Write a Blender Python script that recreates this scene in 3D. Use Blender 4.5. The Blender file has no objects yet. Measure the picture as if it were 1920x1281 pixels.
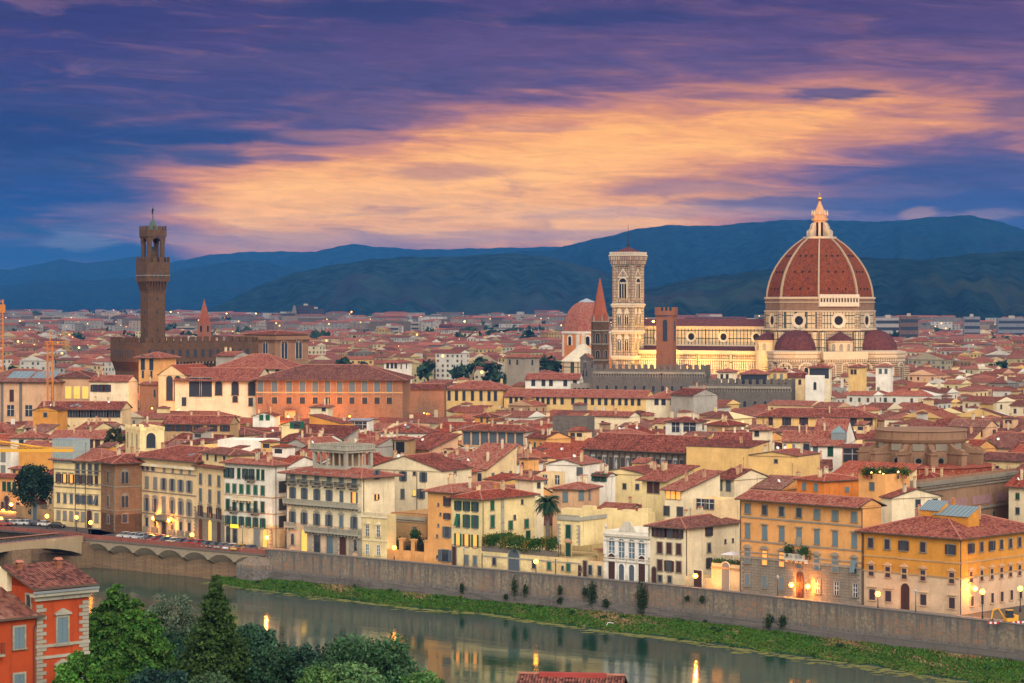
import bpy, math, random
import numpy as np
from mathutils import Vector
R = random.Random(7); NR = np.random.default_rng(7)
SC = bpy.context.scene
COL = SC.collection
rad = math.radians
F, CX, HY, HC = 4584.0, 960.0, 572.0, 56.0      # focal length in photo pixels, centre column, horizon row, eye height above the streets
# ------------------------------------------------------------------ camera
cd = bpy.data.cameras.new('camera'); cam = bpy.data.objects.new('camera', cd); COL.objects.link(cam)
cam.location = (0, 0, HC); cam.rotation_euler = (rad(90), 0, 0)
cd.sensor_width = 36; cd.lens = 36 * F / 1920; cd.shift_y = -68.5 / 1920
cd.clip_start = 1; cd.clip_end = 60000
SC.camera = cam
# ------------------------------------------------------------------ exposure
SC.view_settings.view_transform = 'Standard'; SC.view_settings.look = 'None'
SC.view_settings.exposure = 0.2; SC.view_settings.gamma = 1
SC.cycles.use_denoising = True
SC.cycles.max_bounces = 5; SC.cycles.diffuse_bounces = 2; SC.cycles.glossy_bounces = 2; SC.cycles.transmission_bounces = 2
SC.cycles.transparent_max_bounces = 6; SC.cycles.volume_bounces = 0
SC.cycles.caustics_reflective = False; SC.cycles.caustics_refractive = False
# ------------------------------------------------------------------ tiny node-expression helper
class NX:
    def __init__(s, nt): s.nt = nt
    def val(s, v, sock):
        if isinstance(v, E): s.nt.links.new(v.o, sock)
        elif isinstance(v, (tuple, list)): sock.default_value = (*v, 1) if len(v) == 3 and len(sock.default_value) == 4 else v
        else: sock.default_value = v
    def m(s, op, a, b=0.0, c=0.0):
        n = s.nt.nodes.new('ShaderNodeMath'); n.operation = op
        s.val(a, n.inputs[0]); s.val(b, n.inputs[1])
        if op in ('MULTIPLY_ADD',): s.val(c, n.inputs[2])
        return E(s, n.outputs[0])
    def comb(s, x, y, z=0.0):
        n = s.nt.nodes.new('ShaderNodeCombineXYZ')
        for i, v in enumerate((x, y, z)): s.val(v, n.inputs[i])
        return E(s, n.outputs[0])
    def sep(s, v):
        n = s.nt.nodes.new('ShaderNodeSeparateXYZ'); s.val(v, n.inputs[0])
        return [E(s, n.outputs[i]) for i in range(3)]
    def noise(s, v, scale=1.0, detail=4.0, rough=.55, dist=0.0):
        n = s.nt.nodes.new('ShaderNodeTexNoise'); s.val(v, n.inputs['Vector'])
        n.inputs['Scale'].default_value = scale; n.inputs['Detail'].default_value = detail
        n.inputs['Roughness'].default_value = rough; n.inputs['Distortion'].default_value = dist
        return E(s, n.outputs[0])
    def white(s, v):
        n = s.nt.nodes.new('ShaderNodeTexWhiteNoise'); n.noise_dimensions = '2D'; s.val(v, n.inputs['Vector'])
        return E(s, n.outputs[0])
    def step(s, v, a, b):
        n = s.nt.nodes.new('ShaderNodeMapRange'); n.interpolation_type = 'SMOOTHSTEP'
        s.val(v, n.inputs[0]); s.val(a, n.inputs[1]); s.val(b, n.inputs[2]); return E(s, n.outputs[0])
    def mix(s, f, a, b, mode='MIX'):
        n = s.nt.nodes.new('ShaderNodeMix'); n.data_type = 'RGBA'; n.blend_type = mode
        s.val(f, n.inputs[0]); s.val(a, n.inputs[6]); s.val(b, n.inputs[7]); return E(s, n.outputs[2])
    def ramp(s, f, stops, interp='LINEAR'):
        n = s.nt.nodes.new('ShaderNodeValToRGB'); s.val(f, n.inputs[0]); cr = n.color_ramp; cr.interpolation = interp
        while len(cr.elements) < len(stops): cr.elements.new(.5)
        for e, (p, c) in zip(cr.elements, stops): e.position = p; e.color = (*c, 1)
        return E(s, n.outputs[0])
    def coord(s, which):
        n = s.nt.nodes.new('ShaderNodeTexCoord'); return E(s, n.outputs[which])
class E:
    def __init__(s, x, o): s.x, s.o = x, o
    def __add__(s, b): return s.x.m('ADD', s, b)
    __radd__ = __add__
    def __sub__(s, b): return s.x.m('SUBTRACT', s, b)
    def __rsub__(s, b): return s.x.m('SUBTRACT', b, s)
    def __mul__(s, b): return s.x.m('MULTIPLY', s, b)
    __rmul__ = __mul__
    def __truediv__(s, b): return s.x.m('DIVIDE', s, b)
# ------------------------------------------------------------------ dusk sky (a real sky at infinity, a function of direction only)
w = bpy.data.worlds.new('World'); SC.world = w; w.use_nodes = True
nt = w.node_tree; X = NX(nt)
bg = next(n for n in nt.nodes if n.type == 'BACKGROUND')
dx, dy, dz = X.sep(X.coord('Generated'))
az = X.m('ARCTAN2', dx, dy); el = X.m('ARCSINE', dz)
gx = az * 4530.0 + 960.0          # degrees scaled so that one unit is one photo pixel of arc
gy = el * 4584.0
def fb(sx, sy, o, d=6.0, r=.58, w=.5, g=1.0):      # ragged cloud noise, stretched along the horizon, about -1..1
    return (X.noise(X.comb(gx / sx + o, (gy + (gx - 960.0) * .04) / sy, o * 3.1), 1.0, d, r, w) - .5) * (4.0 * g)
w1, w2, n3 = fb(420., 130., 1., 4.), fb(420., 130., 37., 4.), fb(150., 24., 5., 8., .62, 1.0)
hx = gx + w1 * 95.0; hy = gy + w2 * 34.0 + n3 * 5.0
def gauss(c, s, v): d = (v - c) / s; return X.m('EXPONENT', d * d * -1.0)
base = X.ramp(hy / 640.0, [(0, (.035, .075, .17)), (.2, (.04, .072, .19)), (.38, (.05, .065, .2)), (.55, (.085, .06, .18)), (.75, (.115, .062, .165)), (1, (.035, .026, .13))])
left = X.ramp(hy / 640.0, [(0, (.014, .058, .135)), (.25, (.020, .052, .145)), (.5, (.032, .046, .155)), (.75, (.05, .038, .155)), (1, (.024, .024, .12))])
base = X.mix(X.step(hx + n3 * 60.0, 1000.0, 60.0), base, left)
cy = X.m('MINIMUM', hx * .135 + 140.0, 345.0)
gl = gauss(0.0, 108.0, hy - cy) * X.step(hx + n3 * 70.0, -160.0, 900.0) * (1.0 - .5 * X.step(hx, 1150.0, 1950.0))
low = gauss(150.0, 88.0, hy) * X.step(hx + n3 * 40.0, 120.0, 640.0) * X.step(hx, 1750.0, 1050.0)
glow = X.m('MINIMUM', gl + low * .8, 1.1) + fb(300., 38., 3., 8., .6, .8) * .27
sky = X.mix(X.step(glow, .0, .70), base, (.47, .17, .15))
sky = X.mix(X.step(glow, .28, 1.02), sky, (.95, .355, .07))
sky = X.mix(X.step(glow, .62, 1.2) * .85, sky, (1.28, .60, .125))
# veils of purple and slate cloud, ragged
v1 = fb(420., 70., 9., 8., .6, 1.0)
sky = X.mix(X.step(v1, .10, .85) * X.step(gy, 60.0, 190.0) * .62, sky, X.mix(X.step(glow, .2, .9), (.05, .042, .15), (.36, .14, .14)))
sky = X.mix(X.step(fb(800., 110., 4., 7., .58, .6), -.1, .8) * X.step(gy, 310.0, 470.0) * .6, sky, (.038, .032, .125))
sky = X.mix(X.step(fb(330., 50., 11., 8., .62, .9), .15, .9) * X.step(gy, 290.0, 420.0) * .45, sky, (.27, .125, .175))
sky = X.mix(X.step(fb(260., 40., 21., 8., .62, .9), .0, .9) * X.step(gy, 240.0, 120.0) * .45, sky, (.10, .095, .20))
def blobs(L):
    global sky
    for (px, py, sx, sy, k, c) in L:
        u, v = (hx * .35 + gx * .65 - px) / (sx * 1.0), (hy * .25 + gy * .75 - (572.0 - py)) / (sy * 1.0)
        sky = X.mix(X.step(X.m('EXPONENT', (u * u + v * v) * -1.0) + n3 * .30, .22, .8) * k, sky, c)
blobs([(390, 257, 200, 17, .95, (.03, .045, .16)), (395, 300, 95, 24, .85, (.055, .06, .17)), (300, 266, 130, 14, .9, (.025, .04, .15)), (560, 295, 70, 9, .7, (.15, .095, .18)),
    (740, 25, 230, 24, .75, (.03, .033, .13)), (1130, 38, 250, 17, .7, (.028, .034, .13)), (570, 90, 90, 15, .6, (.045, .045, .14)), (1540, 180, 100, 16, .85, (.06, .055, .17)),
    (60, 255, 200, 50, .75, (.018, .032, .14)), (90, 375, 240, 50, .75, (.014, .045, .19)), (120, 320, 170, 26, .5, (.03, .05, .17)), (170, 215, 90, 12, .5, (.045, .045, .14)),
    (700, 212, 150, 26, .7, (.15, .08, .16)), (1470, 383, 230, 20, .8, (.07, .085, .2)), (1830, 335, 200, 36, .8, (.055, .065, .18)), (1300, 355, 150, 15, .5, (.3, .17, .19)), (1650, 360, 160, 14, .6, (.12, .10, .2)),
    (1890, 215, 80, 30, .7, (.13, .075, .16)), (850, 320, 150, 20, .6, (.42, .165, .13)), (1050, 440, 330, 14, .5, (.34, .21, .21)), (800, 150, 300, 28, .6, (.09, .06, .16)),
    (1250, 120, 330, 22, .5, (.09, .06, .17)), (400, 125, 250, 20, .5, (.10, .065, .165)), (250, 435, 170, 20, .5, (.10, .12, .22)), (1700, 415, 210, 16, .5, (.2, .14, .22)), (1000, 240, 130, 9, .5, (.5, .2, .15)), (640, 250, 120, 10, .45, (.5, .2, .14)),
    (155, 458, 70, 20, .5, (.24, .23, .27)), (240, 395, 180, 15, .5, (.26, .16, .22)), (1700, 400, 34, 13, .6, (.5, .27, .22)), (1850, 405, 80, 12, .4, (.42, .25, .25)), (600, 455, 360, 22, .5, (.42, .26, .22)), (1250, 400, 320, 13, .5, (.5, .29, .25))])
fine = fb(95., 13., 2.5, 6., .6, 1.0) * X.step(gy, 40.0, 160.0) * .16 + 1.0
sky = X.mix(1.0, sky, X.comb(fine, fine, fine), 'MULTIPLY')
# the pale overcast overhead and in the east, behind the photographer
over = X.step(el, rad(9), rad(38)); back = X.step(X.m('ABSOLUTE', az), rad(18), rad(75)) * X.step(el, rad(-2), rad(6))
ov = X.noise(X.comb(dx * 3.0, dy * 3.0, dz * 5.0), 1.0, 4.0) * .5 + .75
pale = X.mix(back * (1.0 - .75 * X.step(el, rad(28), rad(65))), (.36, .32, .46), (1.68, 1.42, 1.20))
pale = X.mix(1.0, pale, X.comb(ov, ov, ov), 'MULTIPLY')
sky = X.mix(X.m('MAXIMUM', over, back), sky, pale)
sky = X.mix(X.step(el, rad(-.3), rad(-3)), sky, (.05, .06, .08))
nt.links.new(sky.o, bg.inputs[0]); bg.inputs[1].default_value = 1.0
# ------------------------------------------------------------------ the soft afterglow in the east, one very wide sun
sl = bpy.data.lights.new('sun', 'SUN'); sun = bpy.data.objects.new('sun', sl); COL.objects.link(sun)
sl.energy = 1.6; sl.angle = rad(30); sl.color = (1.0, .93, .84)
sun.rotation_euler = (rad(60), 0, rad(16))
# ------------------------------------------------------------------ materials
MATS = {}
def newmat(name):
    m = bpy.data.materials.new(name); m.use_nodes = True
    return m, NX(m.node_tree), m.node_tree.nodes['Principled BSDF']
def link(x, e, sock): x.nt.links.new(e.o, sock)
def flat(name, c, rough=.8, metal=0, spec=.3, emit=0, ec=None, var=.0, vs=.6):
    if name in MATS: return MATS[name]
    m, x, p = newmat(name)
    p.inputs['Base Color'].default_value = (*c, 1); p.inputs['Roughness'].default_value = rough
    p.inputs['Metallic'].default_value = metal; p.inputs['Specular IOR Level'].default_value = spec
    if var:
        n = x.noise(x.coord('Object'), vs, 5.0, .6)
        link(x, x.mix(1.0, x.comb(*[n * (2 * var) + (1 - var)] * 3), c, 'MULTIPLY'), p.inputs['Base Color'])
    if emit: p.inputs['Emission Color'].default_value = (*(ec or c), 1); p.inputs['Emission Strength'].default_value = emit
    MATS[name] = m; return m
def plaster(name, c, dirt=.5):
    if name in MATS: return MATS[name]
    m, x, p = newmat(name); o = x.coord('Object'); a, b, z = x.sep(o)
    oi = x.nt.nodes.new('ShaderNodeObjectInfo'); rnd = E(x, oi.outputs['Random'])
    ov = x.comb(a + rnd * 90.0, b, z)
    n1 = x.noise(ov, .22, 5.0, .6); n2 = x.noise(x.comb(a * 1.3 + rnd * 50.0, b * 1.3, z * .16), 1.0, 5.0, .65); n3 = x.noise(ov, 2.2, 4.0, .7)
    k = n1 * .85 + n3 * .40 + .36 + (rnd - .5) * .10
    col = x.mix(1.0, x.comb(k, k, k), c, 'MULTIPLY')
    col = x.mix(x.step(n2, .52, .72) * dirt, col, (c[0] * .42, c[1] * .40, c[2] * .40))
    col = x.mix(x.step(x.noise(ov, .5, 6.0, .65), .60, .68) * dirt * .5, col, (min(c[0] * 1.2, .85), min(c[1] * 1.15, .8), min(c[2] * 1.2, .75)))
    col = x.mix(x.step(z + (n3 - .5) * 5.0 + (n1 - .5) * 6.0, 1.9, .2) * dirt, col, tuple(v * .5 for v in c))
    link(x, col, p.inputs['Base Color']); p.inputs['Roughness'].default_value = .92; p.inputs['Specular IOR Level'].default_value = .15
    MATS[name] = m; return m
def masonry(name, c1, c2, mortar, bw=.9, bh=.4, dirt=.4, ms=.012, scale=1.0):
    if name in MATS: return MATS[name]
    m, x, p = newmat(name); a, b, z = x.sep(x.coord('Object'))
    n = x.nt.nodes.new('ShaderNodeTexBrick'); x.val(x.comb(a + b, z), n.inputs['Vector'])
    x.val(c1, n.inputs['Color1']); x.val(c2, n.inputs['Color2']); x.val(mortar, n.inputs['Mortar'])
    n.inputs['Scale'].default_value = scale; n.inputs['Mortar Size'].default_value = ms; n.inputs['Brick Width'].default_value = bw; n.inputs['Row Height'].default_value = bh
    col = E(x, n.outputs[0]); o = x.coord('Object')
    n1 = x.noise(o, .16, 5.0, .65); n2 = x.noise(x.comb(a, b, z * .15), .9, 5.0, .6); n3 = x.noise(o, 3.0, 3.0, .7)
    k = n1 * .5 + n3 * .3 + .6
    col = x.mix(1.0, col, x.comb(k, k, k), 'MULTIPLY')
    col = x.mix(x.step(n2, .5, .72) * dirt, col, tuple(v * .35 for v in c1))
    link(x, col, p.inputs['Base Color']); p.inputs['Roughness'].default_value = .93; p.inputs['Specular IOR Level'].default_value = .15
    MATS[name] = m; return m
def tiles(name, ramp, pitch=.30, course=.42, tint=None):
    if name in MATS: return MATS[name]
    m, x, p = newmat(name); u, v, _ = x.sep(x.coord('UV'))
    oi = x.nt.nodes.new('ShaderNodeObjectInfo'); rnd = E(x, oi.outputs['Random'])
    cu = x.m('FLOOR', u / pitch); cv = x.m('FLOOR', v / course)
    t = x.white(x.comb(cu + rnd * 31.0, cv))
    t2 = x.noise(x.comb(u + rnd * 99.0, v), .35, 5.0, .65)
    t3 = x.noise(x.comb(u * 1.6 + rnd * 99.0, v * .22), 1.0, 4.0, .6)
    f = t * .62 + t2 * .72 + t3 * .55 - .46 + (rnd - .5) * .42
    col = x.ramp(f, ramp)
    if tint: 
        at = x.nt.nodes.new('ShaderNodeAttribute'); at.attribute_name = tint
        col = x.mix(1.0, col, E(x, at.outputs['Color']), 'MULTIPLY')
    wv = x.m('SINE', u * (2 * math.pi / pitch)); gut_shade = x.step(wv, -1.0, -.2)
    g = gut_shade * .62 + .34  # shade in the channels between tile rows, put into the colour
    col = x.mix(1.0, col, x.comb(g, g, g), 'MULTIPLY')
    link(x, col, p.inputs['Base Color']); p.inputs['Roughness'].default_value = .9; p.inputs['Specular IOR Level'].default_value = .15
    b = x.nt.nodes.new('ShaderNodeBump'); b.inputs['Strength'].default_value = .5; b.inputs['Distance'].default_value = .08
    link(x, wv + x.m('FRACT', v / course) * .6, b.inputs['Height']); x.nt.links.new(b.outputs[0], p.inputs['Normal'])
    MATS[name] = m; return m
T1 = [(.08, (.06, .024, .02)), (.34, (.22, .062, .042)), (.55, (.36, .098, .062)), (.76, (.46, .165, .11)), (.98, (.44, .25, .17))]
T2 = [(.08, (.10, .03, .022)), (.34, (.30, .064, .036)), (.55, (.45, .098, .05)), (.78, (.44, .13, .072)), (.98, (.52, .27, .17))]
T3 = [(.08, (.065, .034, .03)), (.34, (.18, .068, .052)), (.55, (.29, .108, .08)), (.76, (.31, .15, .10)), (.98, (.40, .27, .20))]
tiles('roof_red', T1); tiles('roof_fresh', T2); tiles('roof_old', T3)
PL = dict(cream=(.73, .56, .31), pale=(.76, .66, .44), white=(.77, .74, .63), yellow=(.72, .49, .19), ochre=(0.62, 0.29, 0.065), orange=(0.64, 0.21, 0.04), pink=(0.62, 0.39, 0.23), grey=(0.36, 0.34, 0.29), butter=(.77, .63, .32), tan=(0.46, 0.3, 0.145))
for k, c in PL.items(): plaster(k, c)
plaster('vivid_orange', (.41, .066, .02), .5); plaster('apricot', (.72, .37, .13), .3); plaster('mustard', (.64, .29, .05), .3); plaster('rose_plaster', (.64, .46, .30), .3)
plaster('gray_stone', (.30, .27, .215), .4); plaster('dark_stone', (.17, .155, .13), .3); plaster('pietra', (.24, .215, .165), .3); plaster('loggia_stone', (.36, .35, .28), .5); plaster('marble_trim', (.62, .58, .48), .5)
masonry('brown_stone', (.26, .155, .085), (.20, .12, .07), (.11, .075, .05), 1.1, .5)
masonry('brown_brick', (.32, .175, .10), (.25, .135, .08), (.20, .13, .09), .6, .28)
masonry('tower_stone', (.125, .072, .042), (.09, .055, .034), (.055, .038, .026), 1.0, .5)
masonry('red_brick', (.31, .125, .068), (.25, .10, .06), (.22, .12, .085), .5, .25)
masonry('rubble', (.24, .19, .13), (.17, .14, .11), (.12, .105, .085), .8, .4, .5, .03)
masonry('grey_rubble', (.17, .15, .125), (.125, .115, .10), (.10, .09, .08), .8, .4, .4, .03)
masonry('block_grey', (.26, .235, .185), (.22, .20, .16), (.12, .11, .09), 1.5, .55, .3, .03)
flat('pane', (.035, .045, .06), .12, 0, .6); flat('pane_blue', (.10, .16, .20), .2, 0, .6)
flat('pane_lit', (.9, .35, .08), .5, emit=.9, ec=(1.0, .33, .05)); flat('pane_yellow', (.3, .2, .06), .5, emit=.9, ec=(1.0, .55, .09))
def louvre(name, c):
    m, x, p = newmat(name); a, b, z = x.sep(x.coord('Object'))
    s = x.m('SINE', z * (2 * math.pi / .12)) * .16 + .84
    link(x, x.mix(1.0, x.comb(s, s, s), c, 'MULTIPLY'), p.inputs['Base Color']); p.inputs['Roughness'].default_value = .7; p.inputs['Specular IOR Level'].default_value = .2
    MATS[name] = m
louvre('sh_green', (.012, .13, .068)); louvre('sh_dkgreen', (.012, .07, .04)); louvre('sh_brown', (.075, .035, .03)); louvre('sh_grey', (.23, .25, .24)); louvre('sh_blue', (.16, .24, .28)); louvre('sh_slate', (.10, .135, .16))
flat('door_wood', (.16, .045, .02), .6, var=.25, vs=2.0); flat('door_lit', (.5, .12, .02), .6, emit=.35, ec=(1, .22, .02)); flat('dark_wood', (.05, .032, .022), .7)
flat('iron', (.025, .027, .03), .5, .3); flat('white_paint', (.78, .77, .73), .6); flat('lead', (.20, .24, .25), .6, var=.2); flat('copper', (.06, .105, .085), .6, var=.25)
flat('zinc', (.42, .48, .50), .35, .3, var=.2); flat('glass_roof', (.17, .26, .27), .2, 0, .6); flat('asphalt', (.07, .068, .068), .85, var=.25, vs=.2); flat('gutter', (.07, .055, .045), .5)
flat('lamp_glow', (1, .6, .2), .5, emit=18, ec=(1.0, .28, .018)); flat('lamp_pale', (1, .8, .5), .5, emit=9, ec=(1.0, .52, .12)); flat('gold', (.85, .45, .08), .25, 1.0)
flat('dark', (.012, .012, .014), .9)
M = MATS
# ------------------------------------------------------------------ mesh building
class MB:
    def __init__(s): s.v = []; s.f = []; s.mi = []; s.uv = []
    def add(s, pts): i = len(s.v); s.v.extend(pts); return i
    def face(s, idx, m=0, uv=None): s.f.append(idx); s.mi.append(m); s.uv.append(uv)
    def poly(s, pts, m=0, uv=None): i = s.add(pts); s.face(list(range(i, i + len(pts))), m, uv)
    def box(s, x0, x1, y0, y1, z0, z1, m=0, bottom=True):
        i = s.add([(x0, y0, z0), (x1, y0, z0), (x1, y1, z0), (x0, y1, z0), (x0, y0, z1), (x1, y0, z1), (x1, y1, z1), (x0, y1, z1)])
        for q in ((4, 5, 6, 7), (0, 1, 5, 4), (1, 2, 6, 5), (2, 3, 7, 6), (3, 0, 4, 7)) + (((3, 2, 1, 0),) if bottom else ()): s.face([i + k for k in q], m)
    def prism(s, poly, y0, y1, m=0, axis='y'):      # outline in (x, z), counter-clockwise seen from -y, pushed from y0 to y1
        n = len(poly); P = (lambda a, y, z: (a, y, z)) if axis == 'y' else (lambda a, y, z: (-y, a, z))
        i = s.add([P(a, y0, z) for a, z in poly] + [P(a, y1, z) for a, z in poly])
        s.face(list(range(i, i + n)), m); s.face(list(range(i + 2 * n - 1, i + n - 1, -1)), m)
        for k in range(n): s.face([i + k, i + n + k, i + n + (k + 1) % n, i + (k + 1) % n], m)
    def slab(s, poly, z0, z1, m=0):                 # outline in (x, y), counter-clockwise from above
        n = len(poly); i = s.add([(a, b, z0) for a, b in poly] + [(a, b, z1) for a, b in poly])
        s.face(list(range(i + n, i + 2 * n)), m); s.face(list(range(i + n - 1, i - 1, -1)), m)
        for k in range(n): s.face([i + k, i + (k + 1) % n, i + n + (k + 1) % n, i + n + k], m)
    def lathe(s, prof, n=12, c=(0, 0), ph=0.0, m=0, a0=0, a1=None, uvr=None):
        full = a1 is None; k = n if full else n + 1; a1 = 2 * math.pi if full else a1
        i = s.add([(c[0] + r * math.cos(ph + a0 + (a1 - a0) * j / n), c[1] + r * math.sin(ph + a0 + (a1 - a0) * j / n), z) for r, z in prof for j in range(k)])
        vs = [0]
        for (ra, za), (rb, zb) in zip(prof, prof[1:]): vs.append(vs[-1] + math.hypot(rb - ra, zb - za))
        for q in range(len(prof) - 1):
            for j in range(n):
                j2 = (j + 1) % k; ra, rb = prof[q][0], prof[q + 1][0]; st = (a1 - a0) / n
                uv = [(j * st * max(ra, rb), vs[q]), ((j + 1) * st * max(ra, rb), vs[q]), ((j + 1) * st * max(ra, rb), vs[q + 1]), (j * st * max(ra, rb), vs[q + 1])]
                s.face([i + q * k + j, i + q * k + j2, i + (q + 1) * k + j2, i + (q + 1) * k + j], m, uv)
    def tube(s, pts, r, n=6, m=0):
        P = [Vector(p) for p in pts]; rr = r if isinstance(r, (list, tuple)) else [r] * len(P); rings = []
        for j, p in enumerate(P):
            d = (P[min(j + 1, len(P) - 1)] - P[max(j - 1, 0)]).normalized(); a = d.orthogonal().normalized() if j == 0 else (a - d * a.dot(d)).normalized(); b = d.cross(a)
            rings.append(s.add([tuple(p + (a * math.cos(t) + b * math.sin(t)) * rr[j]) for t in (2 * math.pi * k / n for k in range(n))]))
        for q in range(len(rings) - 1):
            for k in range(n): s.face([rings[q] + k, rings[q] + (k + 1) % n, rings[q + 1] + (k + 1) % n, rings[q + 1] + k], m)
        s.face([rings[0] + k for k in range(n)][::-1], m); s.face([rings[-1] + k for k in range(n)], m)
    def mesh(s, name, mats, smooth=False):
        me = bpy.data.meshes.new(name); me.from_pydata(s.v, [], s.f)
        for m in mats: me.materials.append(m)
        me.polygons.foreach_set('material_index', s.mi)
        if any(s.uv):
            ul = me.uv_layers.new(name='UVMap'); a = []
            for f, u in zip(s.f, s.uv): a.extend(c for q in (u or [(0, 0)] * len(f)) for c in q)
            ul.data.foreach_set('uv', a)
        if smooth: me.polygons.foreach_set('use_smooth', [True] * len(s.f))
        me.update(); return me
    def build(s, name, mats, parent=None, loc=(0, 0, 0), rz=0.0, smooth=False):
        return mk(name, s.mesh(name, mats if isinstance(mats, (list, tuple)) else [mats], smooth), parent, loc, rz)
def mk(name, me, parent=None, loc=(0, 0, 0), rz=0.0):
    o = bpy.data.objects.new(name, me); COL.objects.link(o); o.location = loc; o.rotation_euler = (0, 0, rz)
    if parent is not None: o.parent = parent
    return o
def tag(o, label=None, cat=None, group=None, kind=None):
    for k, v in (('label', label), ('category', cat), ('group', group), ('kind', kind)):
        if v: o[k] = v
    return o
def thing(name, label, cat, loc=(0, 0, 0), rz=0.0, group=None): return tag(mk(name, None, None, loc, rz), label, cat, group, 'thing')
def copy_tree(o, parent=None):
    c = o.copy(); COL.objects.link(c)
    if parent is not None: c.parent = parent
    for ch in list(KIDS.get(o.name, ())): copy_tree(ch, c)
    return c
KIDS = {}
def np_mesh(name, V, Q, mat, col=None, uv=None, nper=4):
    me = bpy.data.meshes.new(name); V = np.asarray(V, np.float32); Q = np.asarray(Q, np.int32)
    me.vertices.add(len(V)); me.vertices.foreach_set('co', V.ravel())
    me.loops.add(Q.size); me.loops.foreach_set('vertex_index', Q.ravel())
    me.polygons.add(len(Q)); me.polygons.foreach_set('loop_start', np.arange(0, Q.size, nper, dtype=np.int32)); 
    for q in (mat if isinstance(mat, (list, tuple)) else [mat]): me.materials.append(q)
    if uv is not None: me.uv_layers.new(name='UVMap').data.foreach_set('uv', np.asarray(uv, np.float32).ravel())
    if col is not None:
        at = me.color_attributes.new('tint', 'FLOAT_COLOR', 'CORNER'); c = np.ones((Q.size, 4), np.float32); c[:, :3] = np.repeat(col, nper, 0); at.data.foreach_set('color', c.ravel())
    me.update(calc_edges=True); me.validate(); return me
# ------------------------------------------------------------------ where a thing stands
def at(px, py, Y): return ((px - CX) / F * Y, Y, HC - (py - HY) / F * Y)
def zof(py, Y): return HC - (py - HY) / F * Y
def depth(py, z): return (HC - z) * F / (py - HY)
def lerp(tab, x):
    for (a, b), (c, d) in zip(tab, tab[1:]):
        if x <= c: return b + (d - b) * (x - a) / (c - a)
    return d
WALLPY = [(-400, 952), (165, 1001), (500, 1030), (900, 1066.5), (1280, 1100), (1650, 1142), (1920, 1171.6), (2500, 1235)]
def wallY(px): return 55 * F / (lerp(WALLPY, px) - HY)
FRONT = [(-300, 700), (0, 645), (101, 621), (190, 611), (248, 607), (368, 586), (421, 574), (537, 560), (678, 543), (900, 521), (1280, 488), (1650, 453), (1800, 441), (2100, 418)]
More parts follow.
